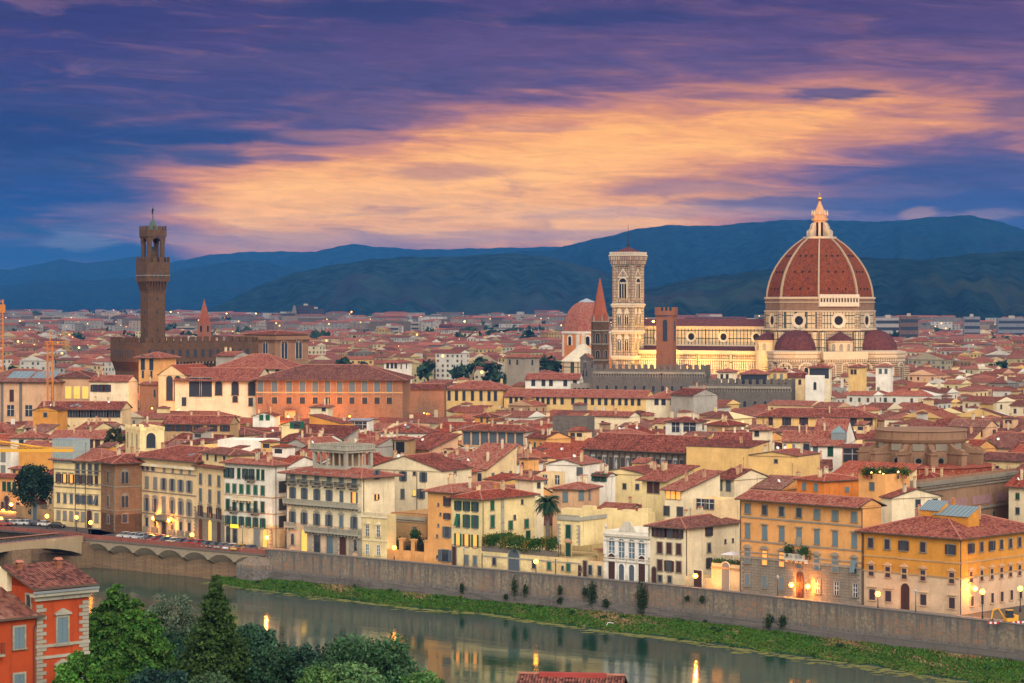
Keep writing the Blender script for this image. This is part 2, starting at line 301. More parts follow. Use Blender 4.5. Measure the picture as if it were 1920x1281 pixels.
# ------------------------------------------------------------------ windows
WC = {}
SILL = {}
def arch_pts(w, h, n=9, x=0.0):
    r = w / 2; return [(x - r, 0), (x + r, 0)] + [(x + r * math.cos(math.pi * k / n), h - r + r * math.sin(math.pi * k / n)) for k in range(n + 1)]
def window_meshes(st, w, h, sc, stone):
    key = (st, round(w, 2), round(h, 2), sc, stone)
    if key in WC: return WC[key]
    w, h = key[1], key[2]; out = []; ar = 'a' in st
    f = MB(); b = .18 if 's' in st or 't' in st or 'r' in st else .08; d = .14 if b > .15 else .06
    top = h
    if ar:
        o, i = arch_pts(w + 2 * b, h + b), arch_pts(w, h); n = len(o)
        k0 = f.add([(x, -d, z) for x, z in o[1:] + o[:1]] + [(x, -d, z) for x, z in i[1:] + i[:1]] + [(x, 0.02, z) for x, z in o[1:] + o[:1]])
        for k in range(n - 1):
            f.face([k0 + k, k0 + k + 1, k0 + n + k + 1, k0 + n + k][::-1]); f.face([k0 + k, k0 + 2 * n + k, k0 + 2 * n + k + 1, k0 + k + 1][::-1])
    else:
        f.box(-w / 2 - b, -w / 2, -d, .02, 0, h); f.box(w / 2, w / 2 + b, -d, .02, 0, h); f.box(-w / 2 - b, w / 2 + b, -d - .002, .02, h, h + b)
        top = h + b
    if 'D' not in st: f.box(-w / 2 - b - .08, w / 2 + b + .08, -d - .12, .02, -.16, 0)
    W2 = w / 2 + b + .16
    if 'l' in st: f.box(-W2, W2, -.38, .02, top + .18, top + .36)
    if 't' in st:
        f.box(-W2, W2, -.36, .02, top + .1, top + .26); f.prism([(-W2, top + .262), (W2, top + .262), (0, top + .26 + W2 * .52)], -.34, .02)
    if 'r' in st:
        f.box(-W2, W2, -.36, .02, top + .1, top + .26); f.prism([(W2 * math.cos(math.pi * k / 8), top + .262 + W2 * .55 * math.sin(math.pi * k / 8)) for k in range(9)][::1], -.34, .02)
    out.append(('window', f.mesh('window', [M[stone]]), (0, 0, 0)))
    g = MB(); pm = 'pane_lit' if 'L' in st else 'pane_yellow' if 'Y' in st else 'pane_blue' if 'B' in st else 'pane'
    if ar: g.prism(arch_pts(w, h), -.035, .03)
    else: g.box(-w / 2, w / 2, -.035, .03, 0.005, h - .005)
    if 'm' in st or 'M' in st:
        cx = [0] if 'm' in st else [-w / 3, 0, w / 3]
        for x in cx: g.box(x - .05, x + .05, -.07, .02, .01, h - (.05 if not ar else w * .05), 1)
        for q in (.38, .7) if not ar else (.4, .62): g.box(-w / 2 + .01, w / 2 - .01, -.065, .02, h * q - .04, h * q + .04, 1)
        for x in (-w / 2 + .05, w / 2 - .05): g.box(x - .045, x + .045, -.066, .02, .01, h - .01 if not ar else h - w / 2, 1)
    if 'T' in st:      # two lights and a slender column
        g.box(-.09, .09, -.12, .02, 0.01, h - w * .45, 2); g.prism([(-w / 2 + .02, h - w * .52), (-w / 4, h - w * .34), (-.001, h - w * .52), (.001, h - w * .52), (w / 4, h - w * .34), (w / 2 - .02, h - w * .52), (w * .34, h - w * .16), (0, h - .02), (-w * .34, h - w * .16)], -.10, .02, 2)
    if not ('c' in st and 'X' in st): out.append(('pane', g.mesh('pane', [M[pm], M['white_paint'], M[stone]]), (0, 0, 0)))
    def leaf(x0, x1, y0, y1, hh):
        l = MB(); l.box(x0, x1, y0, y1, .02, hh - .02); return l.mesh('shutter', [M[sc]])
    if 'c' in st:
        if ar:
            for sg in (-1, 1):
                l = MB(); P = [(0, .02), (w / 2 - .02, .02)] + [(w / 2 * math.cos(t), h - w / 2 + w / 2 * math.sin(t)) for t in (math.pi / 2 * k / 5 for k in range(6))]
                P = [(sg * max(x, .02), z) for x, z in P]; l.prism(P if sg > 0 else P[::-1], -.10, -.045); out.append(('shutter', l.mesh('shutter', [M[sc]]), (0, 0, 0)))
        else:
            out.append(('shutter', leaf(-w / 2 + .015, -.012, -.10, -.045, h), (0, 0, 0))); out.append(('shutter', leaf(.012, w / 2 - .015, -.10, -.045, h), (0, 0, 0)))
    if 'o' in st:
        hh = h if not ar else h - w * .25
        for sg in (-1, 1):
            a, c = sorted((sg * (w / 2 + .03), sg * (w + .0))); out.append(('shutter', leaf(a, c, -d - .07, -d - .02, hh), (0, 0, 0)))
    if 'h' in st:
        out.append(('shutter', leaf(-w / 2 + .015, -.012, -.10, -.045, h), (0, 0, 0))); out.append(('shutter', leaf(w / 2 + .03, w, -d - .07, -d - .02, h), (0, 0, 0)))
    if 'u' in st:      # awning shutter swung out at the foot
        l = MB(); l.poly([(-w / 2, -.9, .3), (w / 2, -.9, .3), (w / 2, -.06, h), (-w / 2, -.06, h)]); out.append(('shutter', l.mesh('shutter', [M[sc]]), (0, 0, 0)))
    if 'b' in st:
        q = MB(); ww = w / 2 + .75; q.box(-ww, ww, -1.1, .01, -.40, -.17); q.box(-ww * .8, -ww * .8 + .2, -.7, .01, -.8, -.402); q.box(ww * .8 - .2, ww * .8, -.7, .01, -.8, -.402)
        out.append(('balcony', q.mesh('balcony', [M[stone]]), (0, 0, 0)))
        q = MB(); n = int(ww * 2 / .16)
        for k in range(n + 1): q.box(-ww + .04 + k * (2 * ww - .1) / n, -ww + .07 + k * (2 * ww - .1) / n, -1.06, -1.03, -.168, .8)
        q.box(-ww, ww, -1.09, -1.0, .80, .88)
        for sg in (-1, 1):
            for k in range(6): q.box(sg * (ww - .04) - .015, sg * (ww - .04) + .015, -.98 + k * .17, -.95 + k * .17, -.168, .80)
        out.append(('railing', q.mesh('railing', [M['iron']]), (0, 0, 0)))
    WC[key] = out; return out
def window(root, x, z, w, h, st='c', sc='sh_brown', stone='gray_stone', face='f', D=0):
    """x along the front (or y along the side); z of the sill"""
    ms = window_meshes(st, w, h, sc, stone)
    loc, rz = ((x, 0, z), 0) if face == 'f' else ((0, x, z), math.pi / 2) if face == 's' else ((-D, x, z), -math.pi / 2)
    o = mk('door' if 'D' in st else 'window', ms[0][1], root, loc, rz)
    for n, me, l in ms[1:]: mk(n, me, o)
    return o
# simple windows for the many small houses: one mesh each
SW = {}
def small_window(root, x, z, w, h, st, sc, face='f', stone='gray_stone', D=0):
    key = (w, h, st, sc, stone)
    if key not in SW:
        g = MB(); g.box(-w / 2, w / 2, -.03, .03, 0, h, 0); g.box(-w / 2 - .1, w / 2 + .1, -.16, .02, -.12, 0, 2); g.box(-w / 2 - .1, w / 2 + .1, -.07, .02, h, h + .12, 2)
        for s in (-1, 1): a, c = sorted((s * w / 2, s * (w / 2 + .1))); g.box(a, c, -.068, .02, 0, h, 2)
        if 'o' in st:
            for s in (-1, 1): a, c = sorted((s * (w / 2 + .04), s * (w + .04))); g.box(a, c, -.13, -.08, .02, h - .02, 1)
        elif 'c' in st: g.box(-w / 2 + .02, -.015, -.08, -.04, .02, h - .02, 1); g.box(.015, w / 2 - .02, -.08, -.04, .02, h - .02, 1)
        elif 'm' in st: g.box(-.05, .05, -.07, .02, 0, h, 3); g.box(-w / 2, w / 2, -.066, .02, h * .6, h * .6 + .08, 3)
        SW[key] = g.mesh('window', [M['pane_lit' if 'L' in st else 'pane'], M[sc], M[stone], M['white_paint']])
    loc, rz = ((x, 0, z), 0) if face == 'f' else ((0, x, z), math.pi / 2) if face == 's' else ((-D, x, z), -math.pi / 2)
    return mk('window', SW[key], root, loc, rz)
# ------------------------------------------------------------------ roofs
def roof_mesh(x0, x1, y0, y1, H, kind='hip', pitch=.33, over=.8, mats=('roof_red',), mb=None, soffit=None):
    """kind: hip | gx (ridge along x) | gy (ridge along y) | sb (rises to the back) | sf (rises to the front) | sl | sr"""
    m = mb or MB(); e = over; X0, X1, Y0, Y1 = x0 - e, x1 + e, y0 - e, y1 + e
    if kind in ('gx',): X0, X1 = x0 - .25, x1 + .25
    if kind in ('gy',): Y0, Y1 = y0 - .25, y1 + .25
    t = .22; zb = H - e * pitch * .5; ze = zb + t
    wx, wy = X1 - X0, Y1 - Y0; A, B, C, D = (X0, Y0), (X1, Y0), (X1, Y1), (X0, Y1)
    def P(p, z): return (p[0], p[1], z)
    def top(pts, eave):      # uv: u along the eave, v up the slope
        o = Vector(pts[0]); ud = (Vector(pts[1]) - o).normalized(); nn = None
        q = Vector(pts[-1]) - o; vd = (q - ud * q.dot(ud)).normalized()
        m.poly(pts, 0, [((Vector(p) - o).dot(ud), (Vector(p) - o).dot(vd)) for p in pts])
    ridge = []
    if kind == 'hip':
        h = min(wx, wy) / 2; zr = ze + h * pitch
        if wx >= wy: r0, r1 = (X0 + h, (Y0 + Y1) / 2), (X1 - h - .001, (Y0 + Y1) / 2)
        else: r0, r1 = ((X0 + X1) / 2, Y0 + h), ((X0 + X1) / 2, Y1 - h - .001)
        a, b, c, d, R0, R1 = P(A, ze), P(B, ze), P(C, ze), P(D, ze), P(r0, zr), P(r1, zr)
        if wx >= wy: top([a, b, R1, R0], 0); top([b, c, R1], 0); top([c, d, R0, R1], 0); top([d, a, R0], 0); hips = [(a, R0), (b, R1), (c, R1), (d, R0)]
        else: top([a, b, R0], 0); top([b, c, R1, R0], 0); top([c, d, R1], 0); top([d, a, R0, R1], 0); hips = [(a, R0), (b, R0), (c, R1), (d, R1)]
        ridge = [(R0, R1)] + hips
    elif kind == 'gx':
        ym = (Y0 + Y1) / 2; zr = ze + wy / 2 * pitch; r0, r1 = (X0, ym, zr), (X1, ym, zr)
        top([P(A, ze), P(B, ze), r1, r0], 0); top([P(C, ze), P(D, ze), r0, r1], 0); ridge = [(r0, r1)]
        dn = lambda p: (p[0], p[1], p[2] - .2)
        for p, q, r in ((P(B, ze), P(C, ze), r1), (P(D, ze), P(A, ze), r0)): m.poly([dn(p), dn(r), r, p], 1); m.poly([dn(r), dn(q), q, r], 1)
    elif kind == 'gy':
        xm = (X0 + X1) / 2; zr = ze + wx / 2 * pitch; r0, r1 = (xm, Y0, zr), (xm, Y1, zr)
        top([P(B, ze), P(C, ze), r1, r0], 0); top([P(D, ze), P(A, ze), r0, r1], 0); ridge = [(r0, r1)]
        dn = lambda p: (p[0], p[1], p[2] - .2)
        for p, q, r in ((P(A, ze), P(B, ze), r0), (P(C, ze), P(D, ze), r1)): m.poly([dn(p), dn(r), r, p], 1); m.poly([dn(r), dn(q), q, r], 1)
    else:
        rise = {'sb': wy, 'sf': wy, 'sl': wx, 'sr': wx}[kind] * pitch; za = dict(zip('ABCD', [ze] * 4))
        for k in {'sb': 'CD', 'sf': 'AB', 'sl': 'DA', 'sr': 'BC'}[kind]: za[k] += rise
        q = [P(A, za['A']), P(B, za['B']), P(C, za['C']), P(D, za['D'])]; r = {'sb': 0, 'sr': 3, 'sf': 2, 'sl': 1}[kind]; q = q[r:] + q[:r]; top(q, 0)
        for u, v, i, j in ((A, B, 'A', 'B'), (B, C, 'B', 'C'), (C, D, 'C', 'D'), (D, A, 'D', 'A')): m.poly([P(u, za[i] - t), P(v, za[j] - t), P(v, za[j]), P(u, za[i])], 1)
        m.poly([P(D, za['D'] - t), P(C, za['C'] - t), P(B, za['B'] - t), P(A, za['A'] - t)], 1)
    if kind[0] != 's':
        for u, v in ((A, B), (C, D)) if kind == 'gx' else ((B, C), (D, A)) if kind == 'gy' else ((A, B), (B, C), (C, D), (D, A)): m.poly([P(u, zb), P(v, zb), P(v, ze), P(u, ze)], 1)
    if kind[0] != 's': m.poly([P(D, zb), P(C, zb), P(B, zb), P(A, zb)], 1)
    return m, ridge, ze
def ridge_tiles(m, ridge, r=.16, mi=2):
    for a, b in ridge:
        if (Vector(b) - Vector(a)).length > .5: m.tube([a, b], r, 5, mi)
flat('ridge_tile', (.42, .17, .115), .9, var=.4, vs=1.5); flat('eave_wood', (.10, .075, .055), .85, var=.2)
def chimney_mesh(kind, mat):
    m = MB(); w, d, h = (.55, .55, 1.2) if kind == 0 else (.9, .5, 1.4) if kind == 1 else (.45, .45, 1.9)
    m.box(-w / 2, w / 2, -d / 2, d / 2, -1.2, h, 0, False); m.box(-w / 2 - .08, w / 2 + .08, -d / 2 - .08, d / 2 + .08, h, h + .1, 0)
    for sx in (-1, 1): m.box(sx * (w / 2 - .08) - .06, sx * (w / 2 - .08) + .06, -d / 2, d / 2, h + .1, h + .38, 0)
    m.prism([(-w / 2 - .12, h + .382), (w / 2 + .12, h + .382), (0, h + .62)], -d / 2 - .1, d / 2 + .1, 1)
    return m.mesh('chimney', [M[mat], M['ridge_tile']])
CH = {}
def chimney(roof, x, y, z, kind=0, mat='pale', rz=0):
    if (kind, mat) not in CH: CH[kind, mat] = chimney_mesh(kind, mat)
    return mk('chimney', CH[kind, mat], roof, (x, y, z), rz)
def rooflevel(B, x, y):
    k, p, H, W, D, e = B.kind, B.pitch, B.H, B.W, B.D, B.over
    ze = H - e * p * .5 + .22; dx = min(x + W + e, e - x); dy = min(y + e, D + e - y)
    if k == 'hip': return ze + min(dx, dy) * p
    if k == 'gx': return ze + dy * p
    if k == 'gy': return ze + dx * p
    if k == 'sb': return ze + (y + e) * p
    if k == 'sf': return ze + (D + e - y) * p
    return H + .1
def small(name, fn, mats):
    if name not in CH: m = MB(); fn(m); CH[name] = m.mesh(name, [M[q] for q in mats])
    return CH[name]
def _ant(m):
    m.tube([(0, 0, -.8), (0, 0, 2.6)], .035, 4)
    for z, l in ((2.5, .5), (2.25, .65), (2.0, .4)): m.tube([(-l, 0, z), (l, 0, z)], .025, 4)
def _dish(m):
    m.lathe([(.02, 0), (.25, .05), (.42, .16)], 10); m.tube([(0, 0, -.02), (0, .1, -.5)], .04, 4)
def _sky(m): m.box(-.5, .5, -.75, .75, -.05, .10, 0); m.box(-.42, .42, -.66, .66, .101, .13, 1)
def _ac(m): m.box(-.45, .45, -.2, .2, -.3, .5, 0); m.lathe([(.28, 0), (.28, .02)], 8)
def _dorm(m):
    m.box(-.8, .8, -.9, 1.6, -.8, .9, 0, False); m.box(-.45, .45, -.94, -.9, -.25, .65, 2)
    for sg in (-1, 1):
        q = [(0, -1.2, 1.35), (0, 1.9, 1.35), (sg * 1.1, 1.9, .95), (sg * 1.1, -1.2, .95)]; m.poly(q if sg < 0 else q[::-1], 1, [(0, 0), (3, 0), (3, 1.2), (0, 1.2)])
    m.poly([(-.8, -.899, .9), (.8, -.899, .9), (0, -.899, 1.3)], 0)
CHM = []
# ------------------------------------------------------------------ a building: front along local -x..0 at y=0 facing -y, side along y at x=0 facing +x
class B:
    def __init__(s, name, label, cat, C, th, W, D, H, wall='cream', roof='hip', pitch=.33, over=.8, tile='roof_red', bands=None, group=None, z0=-.3, par=0.0, back=None):
        s.C, s.th, s.W, s.D, s.H, s.kind, s.pitch, s.over, s.wall = C, th, W, D, H, roof, pitch, over, wall
        s.c, s.s = math.cos(th), math.sin(th); s.Dist = C[1]
        s.root = thing(name, label, cat, (C[0], C[1], 0), th, group)
        m = MB(); bands = bands or [(z0, H, wall)]; mats = []
        bands = [list(b) for b in bands]; bands[-1][1] += -.02 if roof != 'flat' else 0
        for a, b, q in bands:
            if q not in mats: mats.append(q)
            k = mats.index(q)
            for p in ([(-W, 0), (0, 0)], [(0, 0), (0, D)], [(0, D), (-W, D)], [(-W, D), (-W, 0)]): m.poly([(*p[0], a), (*p[1], a), (*p[1], b), (*p[0], b)], k)
        k = mats.index(bands[-1][2]); Ht = H - .02; e, t = over, .2 - over * pitch * .5
        if roof == 'gx':
            zr = H + t + (D / 2 + e) * pitch - .03
            m.poly([(0, 0, Ht), (0, D, Ht), (0, D / 2, zr)], k); m.poly([(-W, D, Ht), (-W, 0, Ht), (-W, D / 2, zr)], k)
        elif roof == 'gy':
            zr = H + t + (W / 2 + e) * pitch - .03
            m.poly([(-W, 0, Ht), (0, 0, Ht), (-W / 2, 0, zr)], k); m.poly([(0, D, Ht), (-W, D, Ht), (-W / 2, D, zr)], k)
        elif roof == 'flat':
            m.poly([(-W, 0, H - par), (0, 0, H - par), (0, D, H - par), (-W, D, H - par)], k)
            if par:
                for p in ([(-W + .25, .25), (-.25, .25)], [(-.25, .25), (-.25, D - .25)], [(-.25, D - .25), (-W + .25, D - .25)], [(-W + .25, D - .25), (-W + .25, .25)]): m.poly([(*p[1], H - par), (*p[0], H - par), (*p[0], H), (*p[1], H)], k)
                for q in ((-W, 0, 0, .25), (-W, 0, D - .25, D)): m.poly([(q[0], q[2], H), (q[1], q[2], H), (q[1], q[3], H), (q[0], q[3], H)], k)
                for q in ((-W, -W + .25), (-.25, 0)): m.poly([(q[0], .25, H), (q[1], .25, H), (q[1], D - .25, H), (q[0], D - .25, H)], k)
        elif roof[0] == 's':
            lv = lambda x, y: H - .06 + over * pitch * .5 + {'sb': y, 'sf': D - y, 'sl': -x, 'sr': x + W}[roof] * pitch
            for p, q in (((-W, 0), (0, 0)), ((0, 0), (0, D)), ((0, D), (-W, D)), ((-W, D), (-W, 0))): m.poly([(*p, Ht), (*q, Ht), (*q, lv(*q)), (*p, lv(*p))], k)
        s.walls = m.build('wall', [M[q] for q in mats], s.root)
        s.roof = None
        if roof != 'flat':
            r, ridge, ze = roof_mesh(-W, 0, 0, D, H, roof, pitch, over); ridge_tiles(r, ridge)
            s.roof = r.build('roof', [M[tile], M['eave_wood'], M['ridge_tile']], s.root)
    # where a photo column meets the front / side
    def fx(s, px):
        a = (px - CX) / F; w = (s.C[0] - a * s.C[1]) / (s.c - a * s.s); return -w
    def sy(s, px):
        b = (px - CX) / F; return (b * s.C[1] - s.C[0]) / (-s.s - b * s.c)
    def Yf(s, x): return s.C[1] + x * s.s
    def Ys(s, y): return s.C[1] + y * s.c
    def row(s, py, cols, w=1.2, h=2.2, st='c', sc='sh_brown', stone='gray_stone', face='f', margin=0.0, skip=(), base=False):
        """windows centred on photo row py (or on a height when py < 90)"""
        L = s.W if face == 'f' else s.D
        if isinstance(cols, int): pos = [-L + margin + (L - 2 * margin) * (i + .5) / cols for i in range(cols)] if face == 'f' else [margin + (L - 2 * margin) * (i + .5) / cols for i in range(cols)]
        else: pos = [s.fx(p) if face == 'f' else s.sy(p) for p in cols]
        z = None; res = []
        for i, x in enumerate(pos):
            if z is None: z = py if py < 90 else zof(py, s.Yf(x) if face == 'f' else s.Ys(x))
            if i in skip: continue
            st_i = st if isinstance(st, str) else st[i % len(st)]
            big_ = base or s.Dist > 640
            res.append(window(s.root, x, (z - h * (.5 if big_ else .41)) if not base else .05, w * (1 if s.Dist > 640 else .8), h * (1 if big_ else .82), st_i, sc, stone, face, s.W))
        return res
    def string(s, py, h=.3, d=.12, mat='gray_stone', faces='fs', name='string_course'):
        z = py if py < 90 else zof(py, s.Yf(-s.W)); m = MB()
        if 'f' in faces: m.box(-s.W, d if 's' in faces else 0, -d, .02, z - h / 2, z + h / 2)
        if 's' in faces: m.box(-.02, d, .021 if 'f' in faces else 0, s.D, z - h / 2, z + h / 2)
        return m.build(name, M[mat], s.root)
    def quoins(s, xs, z0, z1, mat='gray_stone', face='f', a=.9, b=.55, h=.42):
        m = MB(); z = z0; k = 0
        while z + h < z1:
            for x, sg in xs:
                l = a if k % 2 else b; p, q = sorted((x, x + sg * l)); m.box(p, q, -.08, .02, z + .03, z + h - .03) if face == 'f' else m.box(-.02, .08, p, q, z + .03, z + h - .03)
            z += h; k += 1
        return m.build('quoin_strip', M[mat], s.root)
    def chimneys(s, n, mats=('pale', 'cream', 'pink')):
        for _ in range(n):
            x, y = -s.W * R.uniform(.1, .9), s.D * R.uniform(.15, .85); chimney(s.roof or s.walls, x, y, rooflevel(s, x, y), R.randrange(3), R.choice(mats), R.choice((0, math.pi / 2)))
    def clutter(s, dish=0, ant=0, sky=0, dorm=0):
        rf = s.roof or s.walls
        def spot(): x, y = -s.W * R.uniform(.12, .88), s.D * R.uniform(.1, .5); return x, y, rooflevel(s, x, y)
        for _ in range(dish): x, y, z = spot(); o = mk('satellite_dish', small('satellite_dish', _dish, ['white_paint']), rf, (x, y, z + .6)); o.rotation_euler = (rad(60), 0, R.uniform(-1, 1) - s.th)
        for _ in range(ant): x, y, z = spot(); mk('antenna', small('antenna', _ant, ['iron']), rf, (x, y, z + .5), R.uniform(0, 3))
        for _ in range(sky):
            x, y, z = spot(); o = mk('skylight', small('skylight', _sky, ['lead', 'glass_roof']), rf, (x, y, z + .02)); o.rotation_euler = (math.atan(s.pitch), 0, 0)
        for _ in range(dorm): x = -s.W * R.uniform(.25, .75); y = s.D * .22; mk('dormer', small('dormer', _dorm, ['cream', 'roof_red', 'pane']), rf, (x, y, rooflevel(s, x, y)))
    def gutterpipe(s, x, face='f'):
        m = MB(); m.box(x - .06, x + .06, -.14, -.02, 0, s.H - .4) if face == 'f' else m.box(.02, .14, x - .06, x + .06, 0, s.H - .4)
        return m.build('drainpipe', M['gutter'], s.root)
PLAN = []          # footprints taken, for the streets behind
GUARD = []         # (px0, px1, depth, photo row down to which it shows)
def rect_of(C, th, W, D, pad=0.0):
    c, s = math.cos(th), math.sin(th); return [(C[0] + x * c - y * s, C[1] + x * s + y * c) for x, y in ((-W - pad, -pad), (pad, -pad), (pad, D + pad), (-W - pad, D + pad))]
def house_at(pxL, pxC, pxR, py, H=None, Y=None, th=rad(-37), D=None, vis=None, **kw):
    """plan of a house from the photo columns of its front (pxL..pxC) and side (pxC..pxR), its eave row at the corner and its height or distance"""
    if Y is None: Y = depth(py, H)
    if H is None: H = zof(py, Y)
    c, s = math.cos(th), math.sin(th); Xc = (pxC - CX) / F * Y; a = (pxL - CX) / F; W = (Xc - a * Y) / (c - a * s)
    if D is None: b = (pxR - CX) / F; D = (b * Y - Xc) / (-s - b * c)
    D = max(D, 3.0); PLAN.append(rect_of((Xc, Y), th, W, D))
    if vis: GUARD.append((pxL, pxR or pxC, Y, vis))
    return (Xc, Y), th, W, D, H
def riverside(pxL, pxC, py, D=16.0, pxR=None, dy=0.0):
    a, b = at(pxL, 600, lerp(FRONT, pxL) + dy), at(pxC, 600, lerp(FRONT, pxC) + dy); th = math.atan2(b[1] - a[1], b[0] - a[0])
    return house_at(pxL, pxC, pxR, py, None, b[1], th, None if pxR else D, vis=None)
# ================================================================== THE SETTING
def gz(Y): return max(0.0, min(1.0, (Y - 2000) / 4200)) * 19
WZ = -7.0
def wpt(px, off=0.0, z=0.0):
    Y = wallY(px); return (((px - CX) / F) * Y - .64 * off * 0 - .62 * off, Y - .78 * off, z)      # off metres out over the river
# ground sheet of the town
m = MB(); edge = [wpt(px, -.4)[:2] for px in (-2500, -400, 165, 500, 900, 1280, 1650, 1920, 2500, 3600)]
ys = [700, 900, 1300, 2000, 2700, 3400, 4100, 4800, 5500, 6200, 8000, 14000]
xs = [-9000, -2500, -900, -500, -250, -120, 0, 120, 250, 500, 900, 2500, 9000]
poly = [(-900, 700)] + [(x, y) for x, y in edge if -900 < x < 400] + [(500, 330), (900, 330), (900, 700)]
m.poly([(x, y, 0) for x, y in poly])
i0 = m.add([(x, y, gz(y)) for y in ys for x in xs])
for r in range(len(ys) - 1):
    for c in range(len(xs) - 1): k = i0 + r * len(xs) + c; m.face([k, k + 1, k + 1 + len(xs), k + len(xs)])
gm, gxn, gp = newmat('town_ground'); o = gxn.coord('Object')
link(gxn, gxn.ramp(gxn.noise(o, .02, 6.0, .6), [(.3, (.05, .048, .045)), (.5, (.085, .078, .07)), (.62, (.05, .065, .035)), (.75, (.11, .095, .08))]), gp.inputs['Base Color']); gp.inputs['Roughness'].default_value = .95
tag(m.build('ground', gm), kind='structure')
# river
m = MB(); m.poly([(-900, 150, WZ), (700, 150, WZ), (700, 330, WZ), (120, 470, WZ), (-120, 700, WZ), (-900, 1200, WZ)])
wm, wx, wp = newmat('river_water'); wo = wx.coord('Object'); ox, oy, oz = wx.sep(wo)
a = ox * .78 - oy * .62; b = ox * .62 + oy * .78
n = wx.noise(wx.comb(a * .02, b * .05), 1.0, 4.0, .6)
link(wx, wx.ramp(n, [(.4, (.010, .042, .028)), (.55, (.018, .062, .040)), (.7, (.032, .08, .05))]), wp.inputs['Base Color'])
link(wx, wx.step(wx.noise(wx.comb(a * .03 + 4.0, b * .12), 1.0, 4.0, .6), .52, .72) * .10 + .06, wp.inputs['Roughness'])
bp = wx.nt.nodes.new('ShaderNodeBump'); bp.inputs['Strength'].default_value = .10; bp.inputs['Distance'].default_value = .25
rip = wx.noise(wx.comb(a * .55, b * 1.1), 1.0, 4.0, .6) * wx.step(wx.noise(wx.comb(a * .012, b * .05 + 7.0), 1.0, 3.0, .5), .35, .6)
link(wx, rip + wx.noise(wx.comb(a * .12, b * .25), 1.0, 2.0, .5) * .8, bp.inputs['Height']); wx.nt.links.new(bp.outputs[0], wp.inputs['Normal'])
wp.inputs['Specular IOR Level'].default_value = .5; wp.inputs['IOR'].default_value = 1.33
tag(m.build('water', wm), kind='structure')
# near bank: the hillside below the viewpoint
m = MB(); near = [(-520, 560), (-240, 430), (-150, 352), (-60, 345), (60, 322), (160, 262), (420, 100)]; prof = [(1.0, WZ - 1), (.97, -3), (.93, 1.0), (.78, 3.0), (.6, 6.0), (.42, 14.0), (.25, 30.0), (.1, 48.0), (-.1, 53.5)]
i0 = m.add([(x * (.35 + .65 * t), y * t, z) for t, z in prof for x, y in near])
for r in range(len(prof) - 1):
    for c in range(len(near) - 1): k = i0 + r * len(near) + c; m.face([k, k + len(near), k + len(near) + 1, k + 1][::-1])
hm, hx_, hp = newmat('bank_soil'); link(hx_, hx_.ramp(hx_.noise(hx_.coord('Object'), .3, 5.0), [(.35, (.03, .045, .015)), (.6, (.06, .08, .025)), (.75, (.10, .08, .045))]), hp.inputs['Base Color']); hp.inputs['Roughness'].default_value = 1
tag(m.build('hillside', hm), kind='structure')
# streets along the river
m = MB(); P = [165, 260, 380, 500, 700, 900, 1280, 1650, 1920, 2300]
inn = [at(px, 600, lerp(FRONT, px) - .6)[:2] for px in P]; outr = [wpt(px, -.3)[:2] for px in P]
for k in range(len(P) - 1): m.poly([(*outr[k], .004), (*outr[k + 1], .004), (*inn[k + 1], .004), (*inn[k], .004)])
l = [at(px, 600, Yy)[:2] for px, Yy in ((165, 590), (248, 606), (190, 610), (101, 620), (0, 644), (-260, 690), (-300, 640), (60, 598))]; m.poly([(*q, .004) for q in l])
tag(m.build('road', M['asphalt']), kind='structure')
m = MB()
for k in range(len(P) - 1):
    a, b, c, d = [Vector((*q, 0)) for q in (inn[k], inn[k + 1], outr[k + 1], outr[k])]; t = 1.8
    e, f = a + (d - a).normalized() * t, b + (c - b).normalized() * t
    m.slab([tuple(e[:2]), tuple(f[:2]), tuple(b[:2]), tuple(a[:2])], 0.0, .13)
tag(m.build('pavement', flat('paving', (.22, .20, .17), .9, var=.2)), kind='structure')
# ------------------------------------------------------------------ embankment walls
ev, ex, ep = newmat('embankment_stone'); a, b, z = ex.sep(ex.coord('Object')); o = ex.coord('Object')
n1 = ex.noise(o, .14, 6.0, .65); n2 = ex.noise(o, 1.6, 6.0, .75); st = ex.noise(ex.comb(a * 1.1, b * 1.1, z * .10), 1.0, 5.0, .6)
br_ = ex.nt.nodes.new('ShaderNodeTexBrick'); ex.val(ex.comb(a * .8 - b * .62, z), br_.inputs['Vector']); ex.val((.22, .18, .13), br_.inputs['Color1']); ex.val((.16, .135, .11), br_.inputs['Color2']); ex.val((.17, .155, .135), br_.inputs['Mortar']); br_.inputs['Scale'].default_value = 1; br_.inputs['Brick Width'].default_value = .8; br_.inputs['Row Height'].default_value = .35; br_.inputs['Mortar Size'].default_value = .03
col = ex.mix(ex.step(n1, .46, .53), ex.mix(ex.step(n2, .44, .56), (.27, .225, .16), (.15, .13, .105)), E(ex, br_.outputs[0]))
col = ex.mix(ex.step(n2, .52, .60) * ex.step(n1, .46, .53), col, (.34, .16, .08))
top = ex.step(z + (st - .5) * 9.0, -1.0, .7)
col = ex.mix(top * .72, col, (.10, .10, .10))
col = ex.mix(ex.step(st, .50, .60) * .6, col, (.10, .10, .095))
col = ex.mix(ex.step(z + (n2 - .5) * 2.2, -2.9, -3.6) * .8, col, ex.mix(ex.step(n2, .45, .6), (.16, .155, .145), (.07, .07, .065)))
link(ex, col, ep.inputs['Base Color']); ep.inputs['Roughness'].default_value = .95
bb = ex.nt.nodes.new('ShaderNodeBump'); bb.inputs['Strength'].default_value = .6; bb.inputs['Distance'].default_value = .15; link(ex, n2, bb.inputs['Height']); ex.nt.links.new(bb.outputs[0], ep.inputs['Normal'])
